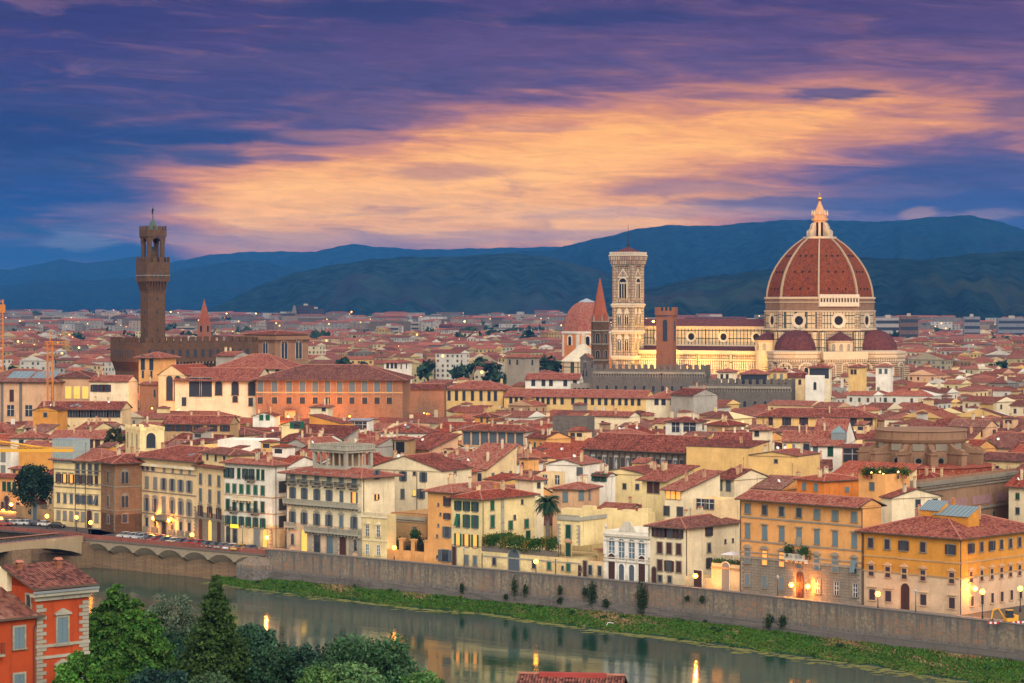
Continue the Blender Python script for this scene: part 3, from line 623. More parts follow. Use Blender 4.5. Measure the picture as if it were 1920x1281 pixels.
def wall_run(mb, pxs, z0, z1, o0, o1, m=0):
    q = [wpt(p, o0) for p in pxs]; r = [wpt(p, o1) for p in pxs]
    for k in range(len(pxs) - 1):
        a, b, c, d = q[k], q[k + 1], r[k + 1], r[k]; i = mb.add([(x, y, zz) for zz in (z0, z1) for x, y, _ in (a, b, c, d)])
        for f in ((3, 2, 6, 7), (1, 0, 4, 5), (4, 7, 6, 5)[::-1], (0, 3, 7, 4), (2, 1, 5, 6)): mb.face([i + j for j in f], m)
    return mb
PX = [497, 600, 700, 800, 900, 1000, 1100, 1200, 1280, 1360, 1450, 1550, 1650, 1780, 1920, 2100, 2500]
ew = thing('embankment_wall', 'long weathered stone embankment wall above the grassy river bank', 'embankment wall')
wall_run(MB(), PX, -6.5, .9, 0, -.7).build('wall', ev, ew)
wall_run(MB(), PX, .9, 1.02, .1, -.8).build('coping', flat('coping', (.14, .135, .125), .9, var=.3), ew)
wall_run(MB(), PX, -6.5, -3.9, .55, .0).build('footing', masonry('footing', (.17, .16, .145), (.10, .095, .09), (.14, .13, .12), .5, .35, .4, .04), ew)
# arcaded stretch with the pavement carried on arches
aw = thing('arcaded_wall', 'brown stone river wall with shallow arches under a red brick parapet', 'embankment wall')
PA = [150, 200, 260, 320, 380, 440, 500]; arc = masonry('arcade_stone', (.27, .18, .105), (.20, .14, .09), (.12, .09, .065), .9, .42, .5, .025)
wall_run(MB(), PA, -9, -.3, -1.0, -3.2).build('wall', arc, aw)
wall_run(MB(), PA, -.05, .95, .75, .35).build('parapet', masonry('parapet_brick', (.30, .10, .075), (.24, .085, .065), (.20, .12, .09), .6, .22, .5), aw)
wall_run(MB(), PA, -.45, -.06, .85, -3.2).build('walkway', flat('walkway', (.15, .13, .11), .9, var=.2), aw)
n_ar = 7; w0, w1 = Vector(wpt(163)), Vector(wpt(492)); dv = (w1 - w0) / n_ar; nv = Vector((-.62, -.78, 0))
for k in range(n_ar):
    m = MB(); L = dv.length; q = [(-L / 2, -.46), (-L / 2, -2.9)]; nn = 12
    curve = [(-L / 2 + .25 + (L - .5) * j / nn, -2.5 + 1.45 * math.sin(math.pi * j / nn) ** .75) for j in range(nn + 1)]
    pts = [(-L / 2, -2.5)] + curve + [(L / 2, -2.5), (L / 2, -.46), (-L / 2, -.46)]
    o = m; mid = w0 + dv * (k + .5); ang = math.atan2(dv.y, dv.x)
    m.prism(pts[:-1] + [pts[-1]], 0, .5)
    i = m.add([(x, 0.001, z) for x, z in curve] + [(x * 1.0, 1.7, z - 1.1 - (z + 2.5) * .55) for x, z in curve])
    for j in range(nn): m.face([i + j, i + j + 1, i + nn + 2 + j, i + nn + 1 + j])
    m.build('arch', flat('arch_plaster', (.30, .25, .18), .95, var=.4, vs=.8), aw, tuple(mid + nv * .6), ang)
for k in range(n_ar + 1):
    m = MB(); p = w0 + dv * k - nv * 2.0; m.slab([(p.x + dx_, p.y + dy_) for dx_, dy_ in ((-.5, .1), (.5, -.6), (1.0, .1), (0, .8))], -9, -2.6); m.build('pier', arc, aw)
# stone spur where the wall steps forward
bu = thing('stone_buttress', 'sloping stone buttress standing where arcaded wall meets plain wall', 'buttress')
c = Vector(wpt(478)); m = MB(); u = dv.normalized(); pts = [c - u * 5 - nv * 3, c - u * 4 + nv * 2.0, c + u * 2.0 + nv * 2.6, c + u * 5.5 + nv * .2, c + u * 5.5 - nv * 3]
i = m.add([(p.x, p.y, -9) for p in pts] + [(p.x, p.y, -2.6) for p in pts]); tp = m.add([(c.x, c.y, -.2), (c.x + u.x * 3, c.y + u.y * 3, -.2)]); n = len(pts)
for k in range(n - 1): m.face([i + k, i + k + 1, i + n + k + 1, i + n + k])
m.face([i + n, i + n + 1, tp]); m.face([i + n + 1, i + n + 2, tp + 1, tp]); m.face([i + n + 2, i + n + 3, tp + 1]); m.face([i + n + 3, i + n + 4, tp, tp + 1])
m.build('buttress_block', ev, bu)
# ------------------------------------------------------------------ grassy bank
TOE = [(400, 1096), (440, 1103), (520, 1114), (600, 1123), (700, 1135), (780, 1145), (900, 1153), (1020, 1171), (1140, 1188), (1280, 1203), (1400, 1222), (1520, 1238), (1650, 1256), (1760, 1275), (1920, 1300), (2200, 1345), (2500, 1390)]
m = MB(); cols = list(range(400, 2501, 12)); rows = 14; GR = []
for ci, px in enumerate(cols):
    Yb = wallY(px) - .1; Ya = depth(lerp(TOE, px) - 5 + 2.2 * math.sin(px * .045) + 1.6 * math.sin(px * .11 + 1) + R.uniform(-1, 1), WZ)
    fade = max(0.0, min(1.0, (px - 400) / 90)); 
    Ya = min(Ya, Yb - .6)
    for r in range(rows):
        t = r / (rows - 1); Y = Ya - .5 + (Yb - Ya + .5) * t; zt = -5.3 * fade + (1 - fade) * (WZ + .6)
        z = WZ - .25 + (zt - WZ + .25) * t ** 1.05 + .22 * math.sin(px * .07 + r) * t * (1 - t) * 3 + R.uniform(-.08, .08)
        m.v.append((((px - CX) / F) * Y, Y, z)); GR.append((px, t))
for ci in range(len(cols) - 1):
    for r in range(rows - 1): k = ci * rows + r; m.face([k, k + rows, k + rows + 1, k + 1])
bm_, bx_, bp_ = newmat('bank_grass'); o = bx_.coord('Object'); n1 = bx_.noise(o, .16, 5.0, .6); n2 = bx_.noise(o, 1.5, 4.0, .7); zz = bx_.sep(o)[2]
col = bx_.ramp(n2, [(.3, (.02, .05, .008)), (.5, (.045, .115, .012)), (.7, (.10, .17, .03))])
col = bx_.mix(bx_.step(n1, .56, .64), col, bx_.ramp(n2, [(.35, (.12, .085, .04)), (.65, (.27, .19, .10))]))
col = bx_.mix(bx_.step(zz + (n2 - .5) * .5, -6.4, -6.85), col, (.15, .16, .045))
link(bx_, col, bp_.inputs['Base Color']); bp_.inputs['Roughness'].default_value = 1; bp_.inputs['Specular IOR Level'].default_value = .1
BANKV = np.array(m.v); tag(m.build('river_bank', bm_), kind='structure')
# grass blades and weeds on the bank
nb = 60000; ii = NR.integers(0, (len(cols) - 1) * (rows - 1), nb); ci, ri = ii // (rows - 1), ii % (rows - 1); f1, f2 = NR.random(nb)[:, None], NR.random(nb)[:, None]
g = lambda a, b: BANKV[a * rows + b]
base_ = (g(ci, ri) * (1 - f1) + g(ci + 1, ri) * f1) * (1 - f2) + (g(ci, ri + 1) * (1 - f1) + g(ci + 1, ri + 1) * f1) * f2
patch = np.sin(base_[:, 0] * .33) * np.sin(base_[:, 1] * .27 + 1) + np.sin(base_[:, 0] * .11 + base_[:, 1] * .07) * .6
h = (.08 + .2 * NR.random(nb)) * np.where(patch > .35, 1.7, 1.0) * np.where(ri < 1, .35, 1); an = NR.random(nb) * 6.283; wd = .10 + .14 * NR.random(nb)
dxy = np.stack([np.cos(an) * wd, np.sin(an) * wd, np.zeros(nb)], 1); tip = base_ + np.stack([NR.normal(0, .2, nb), NR.normal(0, .2, nb), h], 1)
V = np.stack([base_ - dxy, base_ + dxy, tip + dxy * .3, tip - dxy * .3], 1).reshape(-1, 3); dq = base_[:, 0] * .62 - base_[:, 1] * .45; dry = (np.sin(dq * .12 + 1.0) + .7 * np.sin(dq * .31 + 2) + .6 * np.sin(dq * 1.1 + base_[:, 1] * .9) + NR.normal(0, .55, nb) + (ri / rows - .5) * 1.6 > 1.55)
cg = np.stack([.028 + .05 * NR.random(nb), .075 + .10 * NR.random(nb), .006 + .02 * NR.random(nb)], 1); cb = np.stack([.20 + .12 * NR.random(nb), .14 + .08 * NR.random(nb), .06 + .05 * NR.random(nb)], 1)
lf, lx, lp = newmat('leaf'); la = lx.nt.nodes.new('ShaderNodeAttribute'); la.attribute_name = 'tint'; lx.nt.links.new(la.outputs['Color'], lp.inputs['Base Color']); lp.inputs['Roughness'].default_value = .75; lp.inputs['Specular IOR Level'].default_value = .15
tag(mk('grass', np_mesh('grass', V, np.arange(nb * 4).reshape(-1, 4), lf, np.where(dry[:, None], cb, cg))), kind='stuff')
# ------------------------------------------------------------------ bridge
A = Vector(wpt(160, 0)); dr = Vector((-.60, -.80, 0)); sd = Vector((-.80, .60, 0)); ang = math.atan2(-dr.y, -dr.x)
br = thing('road_bridge', 'pale arched stone road bridge running off the left edge of the photo', 'bridge', tuple(A), math.atan2(dr.y, dr.x))
m = MB(); L = 110; n = 26       # local x along the bridge, y to the left of travel
def und(x):
    k = (x % 42) / 42; return -1.25 - 2.9 * abs(2 * k - 1) ** 2.4
for sy_, y0, y1 in ((0, -11.0, -10.4), (1, -.6, 0.0)):
    pts = [(L * k / n, und(L * k / n)) for k in range(n + 1)] + [(L, .55), (0, .55)]; m.prism(pts, y0, y1)
for k in range(n):
    a, b = L * k / n, L * (k + 1) / n; m.poly([(a, -10.4, und(a)), (a, -.6, und(a)), (b, -.6, und(b)), (b, -10.4, und(b))])
m.build('arch_span', plaster('bridge_stone', (.50, .39, .24), .5), br)
m = MB(); m.poly([(-2, -9.6, .06), (L, -9.6, .06), (L, -1.4, .06), (-2, -1.4, .06)]); m.build('deck', M['asphalt'], br)
m = MB(); m.box(-.5, L, -11.0, -9.4, .552, .60); m.box(-.5, L, -1.6, 0.02, .552, .60); m.build('sidewalk', flat('sidewalk_red', (.34, .17, .12), .9, var=.2), br)
m = MB()
for y in (-10.9, -.1):
    for k in range(75): m.box(k * 1.46 - .02, k * 1.46 + .02, y - .02, y + .02, .6, 1.65)
    for zq in (.9, 1.25, 1.62): m.box(0, L, y - .02, y + .02, zq, zq + .04)
m.build('railing', M['iron'], br)
m = MB(); m.box(-9, 1.2, -13.5, 2.2, -9, -.9); m.box(1.2, 3.4, -12.5, .8, -9, -4.2); m.build('abutment', arc, br)
m = MB(); m.prism([(18, WZ - 2), (24, WZ - 2), (24, und(21)), (18, und(21))], -12, 1); m.build('pier', arc, br)
rw = thing('river_wall', 'low brown stone river wall beyond the bridge', 'embankment wall'); wall_run(MB(), [-700, -300, 0, 150], -9, -.4, -1.0, -2.0).build('wall', arc, rw); wall_run(MB(), [-700, -300, 0, 150], -.4, .9, -.9, -1.4).build('parapet', M['parapet_brick'], rw)
# ------------------------------------------------------------------ hills
def hillmat(name, forest, field, k):
    m, x, p = newmat(name); o = x.coord('Object'); a, b, z = x.sep(o)
    n1 = x.noise(x.comb(a * .0022, b * .0012, z * .001), 1.0, 6.0, .62); n2 = x.noise(x.comb(a * .03, b * .02, z * .02), 1.0, 5.0, .65)
    col = x.mix(1.0, x.comb(*[(n2 - .5) * 4.0 + 1.0] * 3), forest, 'MULTIPLY')
    v = x.nt.nodes.new('ShaderNodeTexVoronoi'); x.val(x.comb(a * .008, b * .005, z * .003), v.inputs['Vector']); v.inputs['Scale'].default_value = 1
    fc = x.mix(E(x, v.outputs['Color']), tuple(c * .6 for c in field), field); fc = x.mix(.35, fc, x.mix(1.0, E(x, v.outputs['Color']), field, 'MULTIPLY'))
    col = x.mix(x.step(n1, .50, .58) * k, col, fc)
    link(x, col, p.inputs['Base Color']); p.inputs['Roughness'].default_value = 1; p.inputs['Specular IOR Level'].default_value = 0
    return m
def hills(name, ridge, D0, D1, mat, amp=.12, back=.12):
    m = MB(); x0, x1 = ridge[0][0], ridge[-1][0]; n = int((x1 - x0) / 9); rows = 22
    ph = [R.uniform(0, 6.28) for _ in range(8)]
    for i in range(n + 1):
        px = x0 + (x1 - x0) * i / n; py = lerp(ridge, px) + .7 * math.sin(px * .09 + ph[0]) + .5 * math.sin(px * .23 + ph[1])
        zc = max(zof(py, D1), 5)
        for r in range(rows + 1):
            t = r / rows
            if r == rows: Y = D1 * (1 + back); z = zc * .3
            else:
                t = r / (rows - 1); Y = D0 + (D1 - D0) * t; z0 = gz(D0) - 2; s = t ** 1.15
                gul = (math.sin(px * .021 + ph[2] + t * 2) + .6 * math.sin(px * .055 + ph[3] - t * 3) + .4 * math.sin(px * .13 + ph[4] + t * 5)) * amp * math.sin(math.pi * t) * (1 - .3 * t)
                z = z0 + (zc - z0) * max(s + gul * .6, -.02)
            m.v.append(((px - CX) / F * Y, Y, z))
    for i in range(n):
        for r in range(rows): k = i * (rows + 1) + r; m.face([k, k + rows + 1, k + rows + 2, k + 1])
    return tag(m.build(name, mat, smooth=True), kind='structure')
forest = hillmat('forest_hill', (.014, .032, .036), (.045, .06, .055), .6); farm = hillmat('far_mountain', (.010, .028, .042), (.022, .04, .05), .5); near_h = hillmat('near_hill', (.012, .026, .026), (.05, .065, .045), .7)
hills('far_hills', [(-700, 505), (-300, 500), (25, 505), (115, 486), (165, 494), (255, 481), (320, 492), (400, 477), (475, 472), (575, 472), (700, 478), (900, 500)], 10800, 13200, farm)
hills('distant_hills', [(300, 540), (430, 510), (500, 492), (575, 477), (640, 460), (665, 458), (700, 462), (740, 465), (790, 468), (850, 467), (925, 465), (1000, 464), (1060, 462), (1100, 470), (1300, 520)], 9800, 12400, farm)
hills('western_hills', [(-700, 560), (-300, 545), (0, 537), (100, 525), (175, 526), (250, 520), (320, 510), (400, 495), (460, 487), (500, 492), (550, 505), (650, 530), (760, 560)], 8000, 10400, farm)
hills('mountain', [(600, 560), (760, 520), (860, 488), (960, 472), (1035, 469), (1075, 457), (1145, 442), (1200, 428), (1260, 422), (1335, 424), (1410, 417), (1485, 412), (1560, 413), (1610, 415), (1675, 415), (1725, 409), (1785, 405), (1820, 404), (1860, 412), (1920, 430), (2100, 455), (2600, 500)], 6400, 9300, farm, .16)
hills('wooded_hill', [(330, 592), (375, 584), (415, 571), (450, 552), (500, 530), (550, 512), (625, 497), (700, 486), (760, 482), (840, 482), (950, 475), (1020, 480), (1100, 500), (1200, 530), (1330, 580)], 5000, 6300, forest, .16)
hills('low_hills', [(1120, 588), (1160, 570), (1205, 543), (1280, 526), (1310, 520), (1435, 506), (1615, 482), (1660, 485), (1740, 487), (1810, 477), (1920, 470), (2200, 462), (2600, 480)], 3700, 5200, near_h, .2)
# ------------------------------------------------------------------ the evening air
m = MB(); m.box(-9500, 9500, -120, 15500, -12, 470); hz, hxn, hpp = newmat('haze_air'); hz.node_tree.nodes.remove(hpp)
pv = hz.node_tree.nodes.new('ShaderNodeVolumePrincipled'); pv.inputs['Color'].default_value = (.06, .34, .95, 1); pv.inputs['Density'].default_value = 4.4e-5; pv.inputs['Anisotropy'].default_value = 0
hz.node_tree.links.new(pv.outputs[0], next(n for n in hz.node_tree.nodes if n.type == 'OUTPUT_MATERIAL').inputs['Volume'])
tag(m.build('haze', hz), kind='stuff')
# ================================================================== THE RIVERSIDE FRONTS (photo columns and rows)
def balustrade(b, py, x0=None, x1=None, h=1.0, d=.9, mat='loggia_stone', z=None, face='f', y0=0, brackets=True, name='balcony'):
    z = zof(py, b.Yf(-b.W)) if z is None else z; x0 = -b.W if x0 is None else x0; x1 = 0 if x1 is None else x1
    m = MB(); m.box(x0, x1, -d, .02, z - .28, z)
    n = int((x1 - x0) / 1.1)
    if brackets:
        for k in range(n + 1): x = x0 + .15 + (x1 - x0 - .3) * k / max(n, 1); m.box(x - .12, x + .12, -d * .8, .02, z - .75, z - .281)
    o = m.build(name, M[mat], b.root)
    m = MB(); n = int((x1 - x0) / .32); m.box(x0, x1, -d, -d + .2, z + h - .16, z + h); m.box(x0, x1, -d + .02, -d + .18, z + .002, z + .14)
    for k in range(n + 1):
        x = x0 + .12 + (x1 - x0 - .24) * k / n; wd = .17 if k % 7 == 0 else .06; m.box(x - wd, x + wd, -d + .03, -d + .17, z + .14, z + h - .16)
    m.build('balustrade', M[mat], o); return o
RV = {}
# --- cream palace with shuttered rows and a glazed builders' cage on its roof corner
b = B('palazzo', 'tall cream palace with brown shutters and glass builders cage on its roof corner', 'palace', *riverside(101, 190, 866, 14), wall='butter', roof='hip', over=1.1); RV[1] = b
b.row(878, [146, 157, 169, 181], 1.5, 3.0, 'ns', 'sh_dkgreen'); b.row(897, [110, 121.5, 134, 146, 157, 169, 181], 1.25, 2.9, ['ol', 'olL', 'olL', 'ol', 'ol', 'ol', 'cl'], 'sh_brown'); b.row(934, [110, 122, 134, 146, 157, 169, 181], 1.25, 2.7, ['cl', 'cl', 'cl', 'ol', 'ol', 'ol', 'ul'], 'sh_slate')
b.row(966, [110, 122, 134, 145, 156, 181], 1.25, 2.7, 'cs', 'sh_grey'); b.row(970, [168], 2.0, 4.6, 'aDcs', 'sh_brown', base=True)
for py in (879, 904, 912, 952): b.string(py, .25, .12, 'pietra', 'f')
m = MB(); x0, x1 = -b.W, b.fx(139); H = b.H
m.box(x0, x1, -.4, 5.5, H - .6, H + 5.2, 0); 
cg = m.build('scaffold_cage', flat('cage_glass', (.30, .38, .36), .35, 0, .5, var=.3, vs=1.5), b.root)
m = MB()
for k in range(9): x = x0 + (x1 - x0) * k / 8; m.box(x - .05, x + .05, -.47, -.39, H - .6, H + 5.2)
for z in (H - .6, H + 2.2, H + 5.2): m.box(x0 - .08, x1 + .08, -.48, 5.6, z - .06, z + .06)
m.build('scaffold_frame', M['zinc'], cg); b.chimneys(3); b.clutter(ant=2)
# --- brown stone palace with pairs of arched windows, seen on its corner
C = at(216, 600, 600); b = B('stone_palazzo', 'brown stone corner palace with twin arched windows and wide eaves', 'palace', (C[0], C[1]), rad(-58), 9.0, 11.5, zof(868, 600), 'brown_stone', 'hip', .3, 1.6, bands=[(-.3, 4.5, 'tower_stone'), (4.5, zof(868, 600), 'brown_stone')]); PLAN.append(rect_of(C, rad(-58), 9, 11)); RV[2] = b
for py in (893, 938): b.row(py, [203.5], 1.7, 3.9, 'asT', stone='pietra'); b.row(py, [234], 2.3, 4.4, 'asT', stone='pietra', face='s')
b.row(974, [203.5], 1.5, 2.6, 'ns', face='f'); b.row(972, [234], 1.7, 2.6, 'ns', face='s')
for py in (909, 953): b.string(py, .3, .14, 'pietra')
b.quoins([(-.0, -1)], .3, 15, 'pietra'); b.chimneys(2, ('pink',))
# --- long cream palace
b = B('palazzo', 'long cream palace with curved window hoods, lantern door and cars parked in front', 'palace', *riverside(248, 368, 866, 17), wall='cream', roof='hip', pitch=.28, over=1.3); RV[3] = b
w7 = [259.5, 275.8, 291.5, 307.5, 323.5, 339.5, 355.5]
b.row(875, [260, 268, 277, 287, 308, 324, 340, 355.5], 1.1, 1.7, ['c', 'o', 'o', 'o', 'c', 'c', 'c', 'c'], 'sh_grey'); b.row(903, w7, 1.6, 3.3, ['cs', 'cs', 'cs', 'os', 'os', 'os', 'os'], 'sh_grey'); b.row(944, w7, 1.5, 3.8, ['or', 'or', 'or', 'cr', 'or', 'or', 'or'], 'sh_grey'); b.row(980, [w7[0], w7[1], w7[2], w7[4], w7[5], w7[6]], 1.5, 3.4, 'nr', 'sh_grey')
b.row(985, [308], 2.2, 4.9, 'aDs', stone='pietra', base=True); o = small_window(b.root, b.fx(308), .1, 1.7, 3.6, 'c', 'sh_brown'); o.name = 'door'; o.scale = (1, 1.4, 1)
for py, h in ((918, .3), (959, .3), (881, .25)): b.string(py, h, .14, 'pietra', 'f')
b.string(868.5, .7, .7, 'pale', 'f', 'cornice'); balustrade(b, 966, b.fx(295), b.fx(321), 1.0, 1.1, 'pietra'); b.quoins([(-b.W, 1), (0, -1)], .2, 8, 'pietra')
for px in w7[:3] + w7[4:]: m = MB(); x = b.fx(px); m.box(x - 1.1, x + 1.1, -.5, .02, 0, 1.5); m.build('window_base', M['pietra'], b.root)
b.chimneys(3); b.clutter(sky=3, ant=2)
# --- narrow house with stone arches
b = B('townhouse', 'narrow cream house with three lamp lit stone arches at street level', 'house', *riverside(368, 421, 880, 15), wall='cream', roof='sb', pitch=.12, over=.9, bands=[(-.3, 6.6, 'block_grey'), (6.6, zof(880, 574), 'cream')]); RV[4] = b
c3 = [376.5, 394, 411]; b.row(898, c3, 1.5, 3.0, 'cs', 'sh_slate'); b.row(928, c3, 1.5, 3.6, 'cs', 'sh_slate'); b.row(958, c3, 1.6, 3.2, 'ot', 'sh_brown'); b.row(992, c3, 2.2, 5.0, ['aDcX', 'aDY', 'aDcX'], 'sh_brown', 'pietra', base=True); b.string(970, .35, .18, 'pietra', 'f')
m = MB(); m.box(-b.W, -.02, 1.5, 8, b.H, b.H + 3.2); t = m.build('attic', M['butter'], b.root); [setattr(small_window(t, -b.W * q, b.H + 1.5, .9, 1.4, 'n', 'sh_slate').location, 'y', 1.49) for q in (.2, .5, .8)]; r, rg, _ = roof_mesh(-b.W, 0, 1.5, 8, b.H + 3.2, 'hip', .3, .8); ridge_tiles(r, rg); r.build('attic_roof', [M['roof_old'], M['eave_wood'], M['ridge_tile']], t)
# --- white house with green shutters
b = B('palazzo', 'white corner house with green shutters, small balconies and a yellow lit shop', 'house', *riverside(421, 511, 873, pxR=535), wall='white', roof='hip', over=1.0, bands=[(-.3, 5.2, 'cream'), (5.2, zof(873, 563), 'white')]); RV[5] = b
c6 = [427.5, 440, 453, 466, 479.5, 493]; b.row(886, [425, 434, 448, 460, 472, 484, 493], 1.25, 2.9, ['o', 'o', 'c', 'o', 'ob', 'c', 'c'], 'sh_dkgreen'); b.row(915, c6, 1.4, 2.5, 'cs', 'sh_green'); b.row(946, c6, 1.4, 3.0, ['cs', 'csb', 'cs', 'cs', 'csb', 'cs'], 'sh_dkgreen'); b.row(976, c6, 1.2, 2.9, 'o', 'sh_green')
balustrade(b, 933.5, b.fx(439.5), b.fx(476), .8, .9, 'pale'); b.row(1005, [428], 1.7, 4.2, 'aDn', base=True, stone='pietra'); b.row(1005, [482], 2.2, 4.3, 'Dcs', 'sh_grey', base=True); b.row(1005, [497], 1.8, 4.2, 'aDY', base=True, stone='pietra'); b.row(1005, [441], 1.8, 3.6, 'Dns', base=True)
m = MB(); x = b.fx(440.5); m.box(x - 1.3, x + 1.3, -.3, -.02, 3.9, 4.7); m.build('shop_sign', flat('sign_yellow', (.9, .75, .05), .5, emit=.7, ec=(1, .62, .03)), b.root)
for py in (927, 957, 984): b.string(py, .22, .10, 'tan')
for z in (13.6, 9.6, 5.6): small_window(b.root, 3.2, z - 1, 2.4, 2.6, 'n', 'sh_grey', 's')
b.gutterpipe(1.0, 's'); b.quoins([(0, -1)], .2, 5.2, 'pietra'); b.chimneys(3); b.clutter(ant=2)
# --- the cream palace with the roof loggia
b = B('palazzo', 'cream palace with blue balconies, long balustrades and a columned roof loggia', 'palace', *riverside(537, 678, 896, pxR=740), wall='pale', roof='hip', pitch=.24, over=1.5, bands=[(-.3, 6.4, 'rose_plaster'), (6.4, zof(896, 543), 'pale')]); RV[6] = b
c6 = [549, 571, 594.5, 617.5, 640.5, 664.5]; b.row(894, c6, 1.5, 3.1, 'csb', 'sh_blue'); b.row(924, c6, 1.4, 3.0, ['o', 'o', 'o', 'o', 'c', 'oL'], 'sh_slate'); b.row(970, c6, 1.4, 3.2, ['ot', 'ot', 'ot', 'ot', 'Bt', 'ot'], 'sh_slate', 'loggia_stone')
balustrade(b, 941, h=1.0, d=1.2); balustrade(b, 990, b.fx(577), 0, 1.0, 1.3); balustrade(b, 986, -b.W, b.fx(556), 1.0, .8, name='balcony')
b.row(1015, [571], 2.5, 5.2, 'aDYs', stone='loggia_stone', base=True); b.row(1015, [595, 619, 643.5], 2.6, 5.2, ['aDns', 'aDBs', 'aDcs'], 'sh_brown', 'loggia_stone', base=True); b.row(1011, [549, 667], 1.3, 3.1, 'ans', stone='loggia_stone'); b.quoins([(b.fx(px), s) for px in (579, 627, 654) for s in (1,)] + [(0, -1), (-b.W, 1)], .2, 6.2, 'loggia_stone', a=1.6, b=1.2, h=.6)
b.row(890, [706.5], 1.2, 2.4, 'o', 'sh_slate', face='s'); b.row(932, [705], 1.2, 1.5, 'hL', 'sh_brown', face='s'); b.gutterpipe(.6, 's'); b.string(899, .5, .3, 'loggia_stone', 'f', 'cornice')
# roof loggia
xl, xr = b.fx(567), b.fx(629); yb0, yb1 = 3.2, 11.6; zb = b.H + .5; m = MB(); m.box(xl, xr, yb0, yb1, b.H - .5, zb + 1.4); lg = m.build('loggia_base', M['loggia_stone'], b.root)
m = MB(); m.box(xl + .3, xr - .3, 8.6, 8.9, zb + 1.401, zb + 4.4); m.box(xl + 2.5, xl + 3.0, 6, 8.6, zb + 1.4, zb + 4.4); m.build('loggia_wall', M['pink'], lg)
m = MB(); m.box(xl - .3, xr + .3, yb0 - .3, yb1 + .3, zb + 4.4, zb + 5.0); m.box(xl - .7, xr + .7, yb0 - .7, yb1 + .7, zb + 5.0, zb + 5.25); m.build('entablature', M['loggia_stone'], lg)
for k in range(6): 
    x = xl + .35 + (xr - xl - .7) * k / 5
    for y in (yb0 + .35, yb1 - .35):
        m = MB(); sq = k in (0, 5)
        m.box(x - .38, x + .38, y - .38, y + .38, zb + 1.4, zb + 4.4) if sq else m.lathe([(.30, zb + 1.4), (.30, zb + 1.7), (.25, zb + 1.8), (.21, zb + 4.1), (.32, zb + 4.4)], 8, (x, y)); m.build('column', M['loggia_stone'], lg)
for y in (5.6, 7.6, 9.4): 
    m = MB(); m.lathe([(.28, zb + 1.4), (.21, zb + 4.1), (.32, zb + 4.4)], 8, (xr - .4, y)); m.build('column', M['loggia_stone'], lg)
m = MB(); zt = zb + 5.25
for (x0, x1, y0, y1) in ((xl - .4, xr + .4, yb0 - .4, yb0 - .15), (xl - .4, xr + .4, yb1 + .15, yb1 + .4), (xl - .4, xl - .15, yb0 - .15, yb1 + .15), (xr + .15, xr + .4, yb0 - .15, yb1 + .15)):
    m.box(x0, x1, y0, y1, zt + .8, zt + 1.0)
    n = int(max(x1 - x0, y1 - y0) / .5)
    for k in range(n): x = x0 + (x1 - x0) * (k + .5) / n; y = y0 + (y1 - y0) * (k + .5) / n; wd = .22 if k % 5 == 0 else .09; m.box(x - wd, x + wd, y - .1, y + .1, zt, zt + .8) if y1 - y0 < 1 else m.box(x - .1, x + .1, y - wd, y + wd, zt, zt + .8)
m.build('parapet', M['loggia_stone'], lg)
# --- low cream front with balustrade, the recessed brown house and its garden wall
b = B('townhouse', 'low cream two storey front with pedimented windows and balustrade roof terrace', 'house', *riverside(679, 726, 966, 2.6), wall='butter', roof='flat', par=.5); RV[7] = b
b.row(995, [689, 709.5], 1.35, 2.9, 'mt', stone='pale'); b.row(1030, [689, 710], 1.3, 2.7, 'Bm', stone='pale'); b.string(1012, .25, .12, 'pale', 'f'); balustrade(b, 967, h=.9, d=.25, brackets=False, mat='pale', name='cornice')
b = B('townhouse', 'recessed brown house with red potted roof terrace behind a garden wall', 'house', *riverside(728, 800, 966, 14, dy=12), wall='tan', roof='flat', par=.9); RV[8] = b
b.row(996, [738, 777], 1.3, 3.0, 'ms'); b.string(969, .7, .4, 'loggia_stone', 'f', 'cornice'); b.string(975, .25, .2, 'loggia_stone', 'f')
for k in range(10):
    x = -b.W * (k + .5) / 10; m = MB(); m.lathe([(.0, b.H - .9), (.3, b.H - .9), (.42, b.H + .1), (.36, b.H + .1)], 8, (x, .7)); m.build('flower_pot', flat('terracotta', (.42, .13, .07), .85), b.root)
gwl = thing('garden_wall', 'low peach garden wall with tall gate posts before the recessed brown house', 'wall'); gwl['kind'] = 'thing'
pa, pb = Vector((*at(727, 600, lerp(FRONT, 727))[:2], 0)), Vector((*at(801, 600, lerp(FRONT, 801))[:2], 0)); gwl.location = pb; gwl.rotation_euler = (0, 0, math.atan2(pb.y - pa.y, pb.x - pa.x)); L = (pb - pa).length
m = MB(); m.box(-L, 0, 0, .4, 0, 2.3); m.build('wall', M['apricot'], gwl)
for k, x in enumerate((-L * .66, -L * .36, -.3)): 
    m = MB(); m.box(x - .5, x + .5, -.1, .8, 0, 4.6); m.box(x - .65, x + .65, -.25, .95, 4.6, 4.9); m.build('gate_post', M['apricot'], gwl)
m = MB()
for k in range(26): x = -L * .66 + .7 + k * (L * .66 - 1.6) / 25; m.box(x - .03, x + .03, .1, .16, 2.3, 4.3)
m.build('railing', M['iron'], gwl)
# --- tall white house behind
b = B('townhouse', 'big plain white house with sloping gable behind the balustraded terrace', 'house', *house_at(690, 828, 884, 884, None, 560, rad(-30), vis=965), wall='pale', roof='gy', pitch=.3, over=.5); RV[9] = b
b.row(893, [756, 794], 1.3, 2.7, 'o', 'sh_slate'); b.row(926, [755], 1.3, 2.7, 'c', 'sh_slate'); b.row(924, [777], 1.1, 1.7, 'Y'); b.row(926, [790], 1.3, 2.7, 'o', 'sh_slate'); b.row(888, [777], .9, 1.0, 'n'); b.row(888, [853], 1.4, 1.1, 'c', 'sh_slate', face='s'); b.gutterpipe(b.fx(782)); b.chimneys(2, ('pale',)); b.clutter(ant=1, dish=1)
